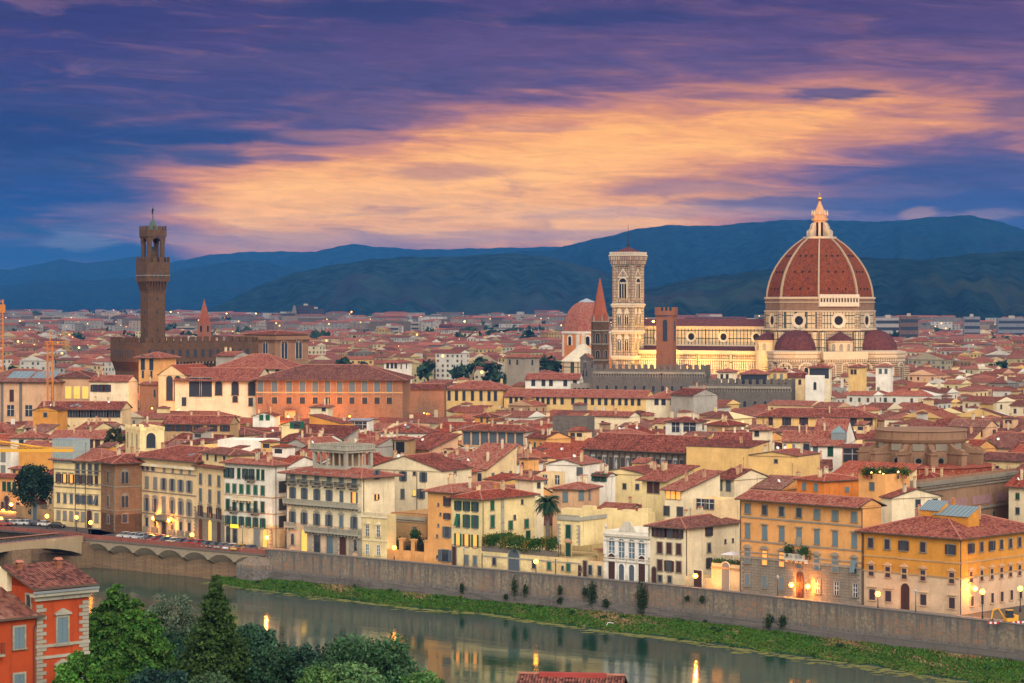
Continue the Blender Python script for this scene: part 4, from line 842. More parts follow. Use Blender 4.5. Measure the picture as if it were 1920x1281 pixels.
# --- narrow ochre house
b = B('townhouse', 'narrow peach ochre house with brown shutters and deep hipped roof', 'house', *riverside(802, 847, 924, 20), wall='cream', roof='hip', pitch=.3, over=1.0, bands=[(-.3, zof(924, 525), 'apricot')]); RV[10] = b
b.row(940, [838.5], 1.3, 2.6, 'o', 'sh_brown'); b.row(968, [838.5], 1.3, 1.6, 'o', 'sh_brown'); b.row(998, [838], 1.5, 2.9, 'o', 'sh_slate'); b.row(1042, [835], 2.4, 3.1, 'ons', 'sh_slate')
for py, px in ((946, 822), (964, 826), (985, 822), (1005, 820), (1044, 820)): b.row(py, [px], .5, .7, 'n')
b.chimneys(4, ('pale', 'cream'))
# --- yellow house with bright green shutters
b = B('townhouse', 'yellow house with bright green shutters next to the palm tree', 'house', *riverside(847, 903, 937, pxR=1003), wall='butter', roof='hip', pitch=.27, over=.9, tile='roof_fresh'); RV[11] = b
b.row(948, [859, 875, 891], 1.3, 2.5, 'o', 'sh_dkgreen'); b.row(976, [859, 875, 891], 1.3, 3.4, ['u', 'o', 'o'], 'sh_green'); b.row(1012, [859, 875, 891], 1.3, 3.3, ['oL', 'oL', 'oL'], 'sh_green'); b.row(1050, [875, 891], 1.2, 2.4, 'sB'); b.row(1052, [852], 1.4, 4.0, 'Dcs', 'sh_brown', base=True); b.string(1021, .22, .1, 'tan', 'f')
b.row(948, [923], 1.5, 2.4, 'c', 'sh_green', face='s'); b.row(978, [923], 1.5, 3.2, 'cs', 'sh_green', face='s'); b.row(1012, [923, 955, 990], 1.8, 2.6, 'c', 'sh_dkgreen', face='s'); b.row(985, [957, 987], 1.5, 2.2, 'cs', 'sh_green', face='s'); b.row(941, [979], .9, 1.2, 'n', face='s'); b.row(970, [965], .9, 1.2, 'n', face='s')
for py in (946, 976, 1000): b.row(py, [942], .7, 1.1, 'n', face='s')
b.gutterpipe(.4, 's'); m = MB(); m.box(.02, .10, b.sy(939), b.sy(945), 3, b.H); m.build('lesene', M['loggia_stone'], b.root); b.chimneys(3, ('cream', 'ochre'))
# --- yellow wing behind the palm
b = B('townhouse', 'yellow wing with green shuttered windows half hidden by the palm', 'house', *house_at(985, 1046, None, 985, None, 545, rad(-20), D=12, vis=1028), wall='butter', roof='sb', pitch=.12, over=.3); b.row(1000, [997], 1.4, 2.4, 'cs', 'sh_green'); b.row(1018, [1010, 1035], 1.2, 2.0, 'n')
# --- long garden wall with the vine terrace
gw = B('garden_house', 'long low yellow wall with blue gate under the vine covered terrace', 'wall', *riverside(903, 1088, 1048, 13), wall='butter', roof='flat', par=.0, bands=[(-.3, zof(1048, 505), 'butter')]); RV[12] = gw; gw.root['kind'] = 'thing'
gw.row(1052, [927, 1001, 1030, 1066], 1.1, 2.1, ['ns', 'n', 'cs', 'cs'], 'sh_green'); gw.row(1060, [964], 3.6, 4.5, 'aDcs', 'sh_slate', 'loggia_stone', base=True); gw.row(1065, [1055, 1090.5 - 1], .6, 1.0, 'n'); gw.row(1072, [1089 - 2], .9, 2.2, 'Dc', 'sh_brown', base=True); gw.string(1042, .3, .12, 'loggia_stone', 'f')
m = MB(); m.box(-gw.W, gw.fx(1044), -.02, .25, gw.H, gw.H + 1.2); m.build('parapet', M['dark_stone'], gw.root)
# --- quoined tower house
b = B('townhouse', 'slim pale yellow tower house with grey quoins and two green shuttered windows', 'house', *riverside(1045, 1088, 976, 9, dy=.6), wall='butter', roof='flat', par=.8, bands=[(6.2, zof(976, 505), 'butter')]); RV[13] = b
b.row(997, [1066], 1.6, 3.4, 'cs', 'sh_dkgreen', 'loggia_stone'); b.row(1031, [1066], 1.7, 3.4, 'ct', 'sh_dkgreen', 'pink'); b.quoins([(-b.W, 1), (0, -1)], 6.3, b.H - .8, 'loggia_stone'); b.string(970, .8, .3, 'loggia_stone', 'fs', 'cornice'); balustrade(b, 968, h=.9, d=.25, brackets=False, z=b.H + .1, name='cornice')
# --- low cream part with terrace, the stepped yellow wall behind
b = B('townhouse', 'low cream house with small roof terrace beside the white villa', 'house', *riverside(1088, 1133, 1054, 8), wall='cream', roof='flat', par=1.0); RV[14] = b
b.row(1069, [1107, 1125], 1.2, 2.4, 'ns', stone='loggia_stone'); b.row(1075, [1097.5], 1.1, 3.2, 'Dcs', 'sh_brown', base=True)
m = MB(); m.box(-b.W + .3, -b.W + 3.2, 5.5, 7.6, b.H - 1, b.H + 1.8); o = m.build('terrace_hut', M['cream'], b.root); m = MB(); m.box(-b.W + .1, -b.W + 3.4, 4.4, 7.8, b.H + 1.8, b.H + 2.0); m.build('hut_roof', M['ridge_tile'], o)
b = B('boundary_wall', 'tall stepped plain yellow wall behind quoined tower house and white villa', 'wall', *house_at(1052, 1215, None, 962, None, 512, rad(-33), D=1.6, vis=1050), wall='butter', roof='flat'); b.root['kind'] = 'thing'
for px0, px1, h in ((1092, 1112, .8), (1128, 1150, .5), (1165, 1185, .4), (1196, 1215, .8)): m = MB(); m.box(b.fx(px0), b.fx(px1), .003, 1.597, b.H, b.H + h); m.build('step', M['butter'], b.root)
# --- white villa
b = B('villa', 'white neoclassical villa with four tall arched windows and crowned parapet', 'villa', *riverside(1133, 1219, 1000, 12), wall='white', roof='flat', par=1.2); RV[15] = b
c4 = [1147.5, 1166, 1185, 1203.5]; b.row(1029, c4, 2.0, 5.4, 'amBs', stone='white_paint'); b.row(1073, [1147.5, 1204], 2.1, 5.2, 'aDcs', 'sh_brown', 'white_paint', base=True); b.row(1073, [1166, 1185], 1.6, 4.2, 'acs', 'sh_slate', 'white_paint')
for py, h, d in ((1049, .5, .25), (1002, .5, .5), (1012, .25, .3), (1044, .2, .2)): b.string(py, h, d, 'marble_trim', 'f')
for px in (1134.5, 1157, 1175.5, 1194, 1217): m = MB(); x = b.fx(px); m.box(x - .3, x + .3, -.2, .02, 5.0, b.H - 1.5); m.build('pilaster', M['white_paint'], b.root)
m = MB(); xa, xb = b.fx(1160), b.fx(1192); m.prism([(xa, b.H), (xb, b.H), (xb - .6, b.H + .9), ((xa + xb) / 2 + 1.2, b.H + 1.2), ((xa + xb) / 2 + .8, b.H + 2.0), ((xa + xb) / 2 - .8, b.H + 2.0), ((xa + xb) / 2 - 1.2, b.H + 1.2), (xa + .6, b.H + .9)], -.1, .3); m.build('crest', M['marble_trim'], b.root)
for px in (1135, 1217): m = MB(); x = b.fx(px); m.lathe([(.2, b.H), (.2, b.H + .3), (.35, b.H + .7), (.2, b.H + 1.1), (.02, b.H + 1.4)], 8, (x, .2)); m.build('urn', M['marble_trim'], b.root)
# --- pale house with brown shutters
b = B('townhouse', 'pale cream house with dark brown shutters between white villa and arched gate', 'house', *riverside(1219, 1284, 991, pxR=1386), wall='pale', roof='hip', pitch=.3, over=1.0, tile='roof_old', bands=[(-.3, zof(991, 488), 'pale')]); RV[16] = b
c3 = [1237.5, 1255, 1273]; b.row(998, [1232, 1240, 1257, 1272], 1.6, 2.3, ['o', 'o', 'o', 'h'], 'sh_brown'); b.row(1027, c3, 1.5, 2.7, 'cs', 'sh_brown'); b.row(1060, c3, 1.5, 2.7, ['cs', 'o', 'cs'], 'sh_brown'); b.row(1085, [1238, 1256], 1.1, 1.6, 'ns'); b.row(1087, [1227], 1.4, 3.2, 'aDcs', 'sh_brown', base=True)
b.row(997, [1329], 1.6, 2.2, 'o', 'sh_brown', face='s'); b.row(1027, [1329], 1.3, 2.2, 'ns', face='s'); b.row(1056, [1329], 1.3, 2.6, 'o', 'sh_brown', face='s'); b.row(1015, [1360, 1374], .7, .9, 'n', face='s'); b.gutterpipe(.5, 's'); b.chimneys(2, ('pale', 'cream')); b.clutter(ant=1)
# --- gate and arched terrace house
b = B('gate_house', 'low cream gateway with lamp and wooden doors beside the arched terrace', 'gate', *riverside(1284, 1334, 1085, 5), wall='cream', roof='flat', par=.5); b.row(1096, [1309], 2.6, 3.3, 'Dcs', 'sh_brown', 'pale', base=True)
b = B('garden_house', 'cream arched portal house with potted roof terrace and white parasol', 'house', *riverside(1334, 1387, 1060, 9), wall='cream', roof='flat', par=.9, bands=[(-.3, zof(1060, 478), 'cream')]); RV[17] = b
b.row(1095, [1361], 2.4, 5.4, 'aDcs', 'sh_grey', 'pale', base=True); b.string(1063, .35, .2, 'tan', 'f')
# --- big yellow palace
b = B('palazzo', 'big apricot palace with grey stone base, balcony and two lit windows', 'palace', *riverside(1388, 1616, 951, pxR=1652), wall='apricot', roof='gx', pitch=.34, over=1.5, tile='roof_red', bands=[(-.3, 6.9, 'block_grey'), (6.9, zof(951, 455), 'apricot')]); RV[18] = b; big = b
c7 = [1402, 1434, 1466, 1498.5, 1532, 1566, 1602]
b.row(954, c7, 1.5, 2.2, ['Bs', 'ns', 'ns', 'ns', 'cs', 'cs', 'cs'], 'sh_blue'); b.row(996, c7, 1.5, 3.2, 'Bcl', 'sh_blue'); b.row(1043, c7, 1.5, 3.3, ['Bcr', 'nLr', 'mLt', 'cr', 'ct', 'cr', 'ut'], 'sh_blue'); b.row(1088, [c7[0], c7[1], c7[2]], 1.4, 2.9, 'cs', 'sh_blue'); b.row(1100, [1533.5, 1569, 1604], 1.4, 3.0, 'nms'); b.row(1105, [1500], 2.2, 5.0, 'aDcL', 'sh_brown', 'pietra', base=True)
for z, h in ((6.9, .5), (b.H - 3.6, .3), (b.H - 8.2, .3), (7.9, .25)): b.string(z, h, .16, 'gray_stone', 'f')
balustrade(b, 1074, b.fx(1478), b.fx(1516), 1.0, 1.3, 'marble_trim', z=7.5); b.quoins([(0, -1), (-b.W, 1)], .2, 6.6, 'gray_stone'); b.gutterpipe(.12, 'f'); b.gutterpipe(-b.W + .1)
m = MB(); x = b.fx(1499); m.prism([(x - .5, b.H - 8), (x, b.H - 8.6), (x + .5, b.H - 8), (x + .7, b.H - 6.9), (x, b.H - 6.5), (x - .7, b.H - 6.9)], -.35, .02); m.build('coat_of_arms', M['gray_stone'], b.root)
for sx in (-1.8, 1.8):
    m = MB(); m.lathe([(.0, 7.6), (.3, 7.6), (.4, 8.1)], 8, (x + sx, -.8)); o = m.build('flower_pot', M['terracotta'], b.root)
    V = NR.normal(0, .5, (160, 3)) * [1, .8, 1] + [x + sx, -.8, 9.0]; a = NR.normal(0, .16, (160, 3)); c = NR.normal(0, .16, (160, 3)); mk('plant', np_mesh('plant', np.stack([V - a, V - c, V + a, V + c], 1).reshape(-1, 3), np.arange(640).reshape(-1, 4), lf, np.tile([.03, .07, .02], (160, 1))), o)
# --- ochre corner house at the right edge
b = B('palazzo', 'mustard yellow corner palace with pale ground floor, violet shutters and green skylights', 'palace', *riverside(1617, 1799, 1010, pxR=1950), wall='mustard', roof='hip', pitch=.3, over=1.1, tile='roof_red', bands=[(-.3, 6.6, 'rose_plaster'), (6.6, zof(1010, 441), 'mustard')]); RV[19] = b
flat('sh_violet', (.05, .035, .045), .8); b.row(1018, [1633, 1664, 1695, 1731, 1783], 1.45, 2.2, ['cs', 'cs', 'os', 'cs', 'os'], 'sh_violet'); b.row(1070, [1634, 1665, 1696, 1731, 1785], 1.35, 2.3, 'ct', 'sh_violet', 'pink'); b.row(1115, [1636, 1666, 1732], 1.7, 2.4, 'cls', 'sh_violet', 'rose_plaster'); b.row(1131, [1785.5], 1.6, 2.4, 'cls', 'sh_violet', 'rose_plaster'); b.row(1130, [1698], 2.4, 4.8, 'aDcs', 'sh_brown', 'pink', base=True)
s7 = [1820, 1840, 1859, 1877, 1894, 1911]; b.row(1028, s7, 1.3, 2.1, ['os', 'cs', 'os', 'cs', 'cs', 'cs'], 'sh_violet', face='s'); b.row(1082, s7, 1.2, 2.3, 'ct', 'sh_violet', 'pink', face='s'); b.row(1127, [1822, 1841, 1860, 1878, 1896, 1913], 1.15, 2.2, 'cs', 'sh_violet', 'rose_plaster', face='s')
for z, h in ((6.6, .3), (b.H - 4.5, .25)): b.string(z, h, .12, 'tan')
b.gutterpipe(.3, 's'); b.gutterpipe(-b.W + .3); b.chimneys(4, ('ochre', 'pink'))
for px, py, w_, d_ in ((1757, 968, 4.2, 3.0), (1800, 972, 7.5, 3.6)):
    x = b.fx(px - 62); o = mk('roof_skylight', None, b.roof, (x, 9.5, rooflevel(b, x, 9.5) - .6))
    m = MB(); m.box(-w_ / 2, w_ / 2, -d_ / 2, d_ / 2, -.8, 1.2, 0); m.poly([(-w_ / 2 - .2, -d_ / 2 - .3, 1.3), (w_ / 2 + .2, -d_ / 2 - .3, 1.3), (w_ / 2 + .2, d_ / 2, 3.0), (-w_ / 2 - .2, d_ / 2, 3.0)], 1)
    for k in range(9): xx = -w_ / 2 + w_ * k / 8; m.poly([(xx - .06, -d_ / 2 - .3, 1.36), (xx + .06, -d_ / 2 - .3, 1.36), (xx + .06, d_ / 2, 3.06), (xx - .06, d_ / 2, 3.06)], 2)
    for sx in (-w_ / 2, w_ / 2): m.poly([(sx, -d_ / 2, 1.2), (sx, d_ / 2, 1.2), (sx, d_ / 2, 2.98)], 0)
    bpy.data.objects.remove(o); m.build('skylight', [M['mustard'], M['glass_roof'], M['zinc']], b.roof, (x, 9.5, rooflevel(b, x, 9.5) - .6))
# --- lamp lit houses at the far left
b = B('townhouse', 'ochre lamp lit house at the far left edge behind parked cars', 'house', *house_at(-60, 44, 60, 897, None, 668, rad(-30), vis=978), wall='apricot', roof='gx', over=.8); b.row(912, [8, 17, 27, 38], 1.3, 2.6, 'c', 'sh_dkgreen'); b.row(950, [6, 20, 34], 1.3, 2.6, 'cs', 'sh_brown'); b.row(970, [13], 1.8, 3.6, 'aDcs', 'sh_brown', base=True)
b = B('townhouse', 'tall white house with grey shutters at left edge below the yellow crane', 'house', *house_at(-80, 33, 60, 836, None, 720, rad(-30), vis=880), wall='white', roof='hip', over=.8); b.row(856, [6, 26], 1.5, 2.8, 'cs', 'sh_grey'); b.row(882, [6, 26], 1.5, 2.8, 'cs', 'sh_grey')
b = B('townhouse', 'blank ochre house wall behind the dark street tree', 'house', *house_at(35, 100, None, 842, None, 705, rad(-20), D=10, vis=880), wall='ochre', roof='gx', over=.5)
b = B('bell_gable', 'small ochre turret house with red cap left of the dark street tree', 'house', *house_at(20, 36, 50, 880, None, 690, rad(-30), vis=920), wall='apricot', roof='hip', over=.6); b.row(888, [27], .9, 2.2, 'an')
b = B('gate_house', 'pointed stone garden gate beneath the dark street tree', 'gate', *house_at(58, 74, None, 946, None, 634, rad(-25), D=1.2), wall='gray_stone', roof='gy', pitch=.8, over=.1); b.row(964, [66], 1.6, 4.4, 'aDcs', 'sh_slate', base=True)
o = thing('garden_wall', 'ochre garden wall running along the street under the dark tree', 'wall'); o['kind'] = 'thing'; p0, p1 = at(30, 600, 646), at(100, 600, 626); m = MB(); m.prism([(0, 0), (math.hypot(p1[0] - p0[0], p1[1] - p0[1]), 0), (math.hypot(p1[0] - p0[0], p1[1] - p0[1]), 3.2), (0, 3.2)], 0, .4); m.build('wall', M['tan'], o); o.location = (p0[0], p0[1], 0); o.rotation_euler = (0, 0, math.atan2(p1[1] - p0[1], p1[0] - p0[0]))

for k, xs in ((1, (142, 161)), (3, (249,)), (6, (538,)), (12, (905, 1043)), (9, (740,)), (16, (1218,))):
    for x in xs: RV[k].gutterpipe(RV[k].fx(x) - .1)
# ================================================================== LANDMARKS
def marble(name, c, line, bw, bh, ms, c2=None, pinks=.0):
    if name in MATS: return MATS[name]
    m, x, p = newmat(name); a, b, z = x.sep(x.coord('Object')); v = x.comb(a + b * 1.001, z)
    def brick(w, h, s, off):
        n = x.nt.nodes.new('ShaderNodeTexBrick'); x.val(v, n.inputs['Vector']); n.offset = off; n.inputs['Scale'].default_value = 1
        n.inputs['Mortar Size'].default_value = s; n.inputs['Brick Width'].default_value = w; n.inputs['Row Height'].default_value = h; n.inputs['Mortar Smooth'].default_value = .05
        x.val((1, 1, 1), n.inputs['Color1']); x.val((1, 1, 1), n.inputs['Color2']); x.val((0, 0, 0), n.inputs['Mortar']); return E(x, n.outputs[0])
    f1 = brick(bw, bh, ms, 0); f2 = brick(bw * .5, bh * .5, ms * .35, 0)
    n = x.noise(x.coord('Object'), .5, 5.0, .65); k = n * .5 + .72
    col = x.mix(1.0, x.comb(k, k, k), c, 'MULTIPLY')
    if pinks: col = x.mix(x.step(x.noise(x.comb(x.m('FLOOR', (a + b) / bw) * 3.7, x.m('FLOOR', z / bh) * 5.1), 1.0, 1.0), .48, .52) * pinks, col, c2)
    col = x.mix(f2, x.mix(.5, col, line), col); col = x.mix(f1, line, col)
    st = x.noise(x.comb(a, b, z * .12), .8, 5.0, .6); col = x.mix(x.step(st, .5, .75) * .35, col, tuple(q * .4 for q in c))
    link(x, col, p.inputs['Base Color']); p.inputs['Roughness'].default_value = .7; p.inputs['Specular IOR Level'].default_value = .2
    MATS[name] = m; return m
GREEN = (.035, .06, .05)
marble('marble_panel', (.60, .47, .30), GREEN, 2.1, 4.2, .26); marble('marble_small', (.60, .46, .29), (.06, .075, .06), 1.1, 1.5, .15, (.45, .22, .16), .6); marble('marble_pink', (.60, .46, .31), (.08, .09, .07), 1.45, 2.3, .2, (.40, .20, .15), .8)
marble('marble_stripe', (.53, .40, .26), (.05, .06, .05), 9.0, 1.1, .22, (.40, .2, .14), .3); flat('marble_plain', (.56, .45, .31), .7, var=.3, vs=.9); flat('marble_pale', (.60, .51, .38), .6, var=.25, vs=.9)
masonry('drum_brick', (.27, .165, .10), (.21, .13, .085), (.13, .09, .065), .7, .35, .5)
tiles('dome_tile', [(.05, (.14, .040, .018)), (.36, (.24, .060, .022)), (.55, (.32, .080, .028)), (.75, (.38, .10, .036)), (.98, (.42, .14, .06))], .35, .5); tiles('dome_plum', [(.05, (.085, .032, .032)), (.36, (.13, .046, .045)), (.55, (.18, .060, .058)), (.75, (.225, .08, .075)), (.98, (.28, .12, .11))], .35, .5)
class Face:
    """draws on one upright face: u along it (rightwards seen from outside), z up, d outwards"""
    def __init__(s, mb, cx, cy, a, ap): s.m, s.cx, s.cy, s.o, s.ap = mb, cx, cy, (math.sin(a), -math.cos(a)), ap; s.t = (math.cos(a), math.sin(a))
    def p(s, u, z, d=0): r = s.ap + d; return (s.cx + s.o[0] * r + s.t[0] * u, s.cy + s.o[1] * r + s.t[1] * u, z)
    def box(s, u0, u1, z0, z1, d0, d1, m=0):
        i = s.m.add([s.p(u0, z0, d1), s.p(u1, z0, d1), s.p(u1, z0, d0), s.p(u0, z0, d0), s.p(u0, z1, d1), s.p(u1, z1, d1), s.p(u1, z1, d0), s.p(u0, z1, d0)])
        for q in ((4, 5, 6, 7), (0, 1, 5, 4), (1, 2, 6, 5), (3, 0, 4, 7), (3, 2, 1, 0)): s.m.face([i + k for k in q], m)
    def prism(s, pts, d0, d1, m=0):
        n = len(pts); i = s.m.add([s.p(u, z, d1) for u, z in pts] + [s.p(u, z, d0) for u, z in pts]); s.m.face(list(range(i, i + n)), m)
        for k in range(n): s.m.face([i + k, i + n + k, i + n + (k + 1) % n, i + (k + 1) % n], m)
    def ring(s, u, z, r0, r1, d0, d1, m=0, n=28, inner=None):
        for k in range(n):
            a, b = 2 * math.pi * k / n, 2 * math.pi * (k + 1) / n; ca, sa, cb, sb = math.cos(a), math.sin(a), math.cos(b), math.sin(b)
            s.m.poly([s.p(u + r0 * ca, z + r0 * sa, d0), s.p(u + r1 * ca, z + r1 * sa, d1), s.p(u + r1 * cb, z + r1 * sb, d1), s.p(u + r0 * cb, z + r0 * sb, d0)], m)
            s.m.poly([s.p(u + r1 * ca, z + r1 * sa, d1), s.p(u + r1 * ca, z + r1 * sa, -.1), s.p(u + r1 * cb, z + r1 * sb, -.1), s.p(u + r1 * cb, z + r1 * sb, d1)], m)
        if inner is not None: s.m.poly([s.p(u + r0 * math.cos(2 * math.pi * k / n), z + r0 * math.sin(2 * math.pi * k / n), d0) for k in range(n)], inner)
    def arch(s, u, z, w, h, d, m=0, frame=None, fw=.3, fm=1, n=10):
        P = [(u + x, z + q) for x, q in arch_pts(w, h, n)]; s.prism(P, -.05, d, m)
        if frame:
            O = [(u + x, z + q) for x, q in arch_pts(w + 2 * fw, h + fw, n)]; O, I = O[1:] + O[:1], P[1:] + P[:1]
            for k in range(len(O) - 1):
                s.m.poly([s.p(*I[k], d + frame), s.p(*O[k], d + frame), s.p(*O[k + 1], d + frame), s.p(*I[k + 1], d + frame)][::-1], fm)
                s.m.poly([s.p(*O[k], d + frame), s.p(*O[k], -.05), s.p(*O[k + 1], -.05), s.p(*O[k + 1], d + frame)][::-1], fm)
A0 = rad(-8.3)
DC = at(1537, 600, 1312); cat = thing('cathedral', 'great cathedral with red eight sided dome, white ribs and striped marble walls', 'cathedral', (DC[0], DC[1], 0)); AP = math.cos(math.pi / 8)
PHL = A0 - math.pi / 2
prof = [(28.0, 60), (27.6, 64), (26.6, 68.3), (25.1, 72.5), (23.1, 76.4), (20.3, 80.6), (16.9, 84.6), (14.6, 86.9), (12.5, 88.7), (8.4, 91.6)]
m = MB(); m.lathe(prof, 8, ph=PHL); m.lathe([(8.4, 91.6), (0.1, 91.7)], 8, ph=PHL); dome = m.build('dome', M['dome_tile'], cat)
m = MB()
for row_z, rr in ((64.5, 27.5), (73.5, 24.7), (82, 19.2)):
    for k in range(8):
        for q in (.28, .5, .72):
            a = A0 + (k + .5) * math.pi / 4; f = Face(m, 0, 0, a, rr * AP); L = 2 * rr * math.sin(math.pi / 8); f.box(-L / 2 + L * q - .35, -L / 2 + L * q + .35, row_z - .45, row_z + .55, -.6, .42)
m.build('vent', M['dark'], dome)
for k in range(8):
    a = A0 + k * math.pi / 4; m = MB(); pr = []
    for r, z in prof: wd = .46 * (.55 + .45 * r / 28); pr.append([((r + d) * math.sin(a) + s * wd * math.cos(a), -(r + d) * math.cos(a) + s * wd * math.sin(a), z + dz) for s, d, dz in ((-1, -.5, 0), (-1, .75, .2), (1, .75, .2), (1, -.5, 0))])
    i = m.add([p for q in pr for p in q])
    for q in range(len(pr) - 1):
        for j in range(3): m.face([i + q * 4 + j, i + q * 4 + j + 1, i + q * 4 + 5 + j, i + q * 4 + 4 + j][::-1])
    m.build('rib', flat('rib_stone', (.39, .30, .195), .8, var=.3, vs=.9), dome)
# lantern
m = MB(); m.lathe([(8.0, 91.2), (8.9, 91.5), (8.9, 92.6), (8.3, 92.6), (8.3, 91.9), (.1, 91.9)], 8, ph=PHL); lan = m.build('lantern', M['marble_plain'], cat)
m = MB(); m.lathe([(3.5, 91.9), (3.5, 101), (4.3, 101.3), (4.5, 102.4), (3.7, 102.5), (3.7, 104.2), (4.2, 104.5), (3.4, 105.2)], 8, ph=PHL); m.build('lantern_body', flat('lantern_stone', (.60, .34, .16), .7, var=.3), lan)
m = MB()
for k in range(8): f = Face(m, 0, 0, A0 + (k + .5) * math.pi / 4, 3.5 * AP); f.arch(0, 92.8, 1.15, 7.6, .06, 0)
m.build('lantern_window', M['dark'], lan)
m = MB()
for k in range(8):
    a = A0 + k * math.pi / 4; i = None; pts = [(3.3, 91.9), (6.9, 91.9), (7.0, 95.4), (6.3, 96.2), (5.5, 96.6), (5.0, 98.5), (4.3, 99.8), (3.4, 100.4)]; n = len(pts)
    i = m.add([(r * math.sin(a) + s * .55 * math.cos(a), -r * math.cos(a) + s * .55 * math.sin(a), z) for s in (1, -1) for r, z in pts]); m.face(list(range(i, i + n))[::-1]); m.face(list(range(i + n, i + 2 * n)))
    for j in range(n): m.face([i + j, i + (j + 1) % n, i + n + (j + 1) % n, i + n + j])
    m.lathe([(.5, 104), (.6, 105.2), (.1, 107)], 6, (4.0 * math.sin(a), -4.0 * math.cos(a)))
m.build('buttress', M['marble_plain'], lan)
m = MB(); m.lathe([(3.4, 105.2), (2.1, 107.5), (1.0, 110.2), (.55, 111.6)], 8, ph=PHL); m.build('lantern_cone', M['lantern_stone'], lan)
m = MB(); m.lathe([(.05, 111.4)] + [(1.25 * math.sin(t), 112.9 - 1.25 * math.cos(t)) for t in (math.pi * k / 8 for k in range(1, 8))] + [(.05, 114.2)], 12); m.build('ball', M['gold'], lan, smooth=True)
m = MB(); m.box(-.09, .09, -.09, .09, 114.1, 116.6); m.box(-.7, .7, -.08, .08, 115.5, 115.7); m.build('cross', M['gold'], lan)
# drum
m = MB(); m.lathe([(29.3, 43.2), (29.3, 52.4)], 8, ph=PHL); drum = m.build('drum', M['marble_panel'], cat)
m = MB(); m.lathe([(29.0, 52.4), (29.0, 59.2)], 8, ph=PHL); m.build('drum_band', M['drum_brick'], drum)
m = MB(); m.lathe([(29.3, 52.35), (29.9, 52.5), (29.9, 52.9), (29.0, 53.1)], 8, ph=PHL); m.lathe([(29.0, 57.2), (29.5, 57.3), (29.5, 57.6), (29.0, 57.7)], 8, ph=PHL); m.lathe([(29.0, 59.0), (29.6, 59.3), (29.6, 60.1), (27.4, 60.4)], 8, ph=PHL); m.lathe([(29.3, 42.0), (30.4, 42.6), (30.4, 43.3), (29.3, 43.6)], 8, ph=PHL); m.build('cornice', M['marble_plain'], drum)
for k in range(8):
    m = MB(); f = Face(m, 0, 0, A0 + (k + .5) * math.pi / 4, 29.3 * AP); f.ring(0, 47.8, 2.4, 4.1, -.05 + .08, .35, 0, inner=1); m.build('oculus', [M['marble_pale'], M['dark']], drum)
    m = MB(); f.m = m; L = 29.3 * math.sin(math.pi / 8)
    for sg in (-1, 1): f.m = m = MB(); f.box(sg * (L - 1.0) - .95, sg * (L - 1.0) + .95, 43.6, 52.3, -.05, .3); m.build('corner_pilaster', M['marble_small'], drum)
m = MB(); f = Face(m, 0, 0, A0 + .5 * math.pi / 4, 29.0 * AP); L = 29.3 * math.sin(math.pi / 8); f.box(-L, L, 55.2, 57.4, -.3, 1.3, 0); f.box(-L, L, 59.7, 61.6, -.3, 1.5, 0)
n = 13
for k in range(n + 1): u = -L + .4 + (2 * L - .8) * k / n; f.box(u - .35, u + .35, 57.4, 59.7, -.1, 1.25, 0)
for k in range(n): u = -L + .4 + (2 * L - .8) * (k + .5) / n; f.box(u - .5, u + .5, 57.4, 59.5, 0.02, .35, 1)
m.build('gallery', [M['marble_pale'], M['dark']], drum)
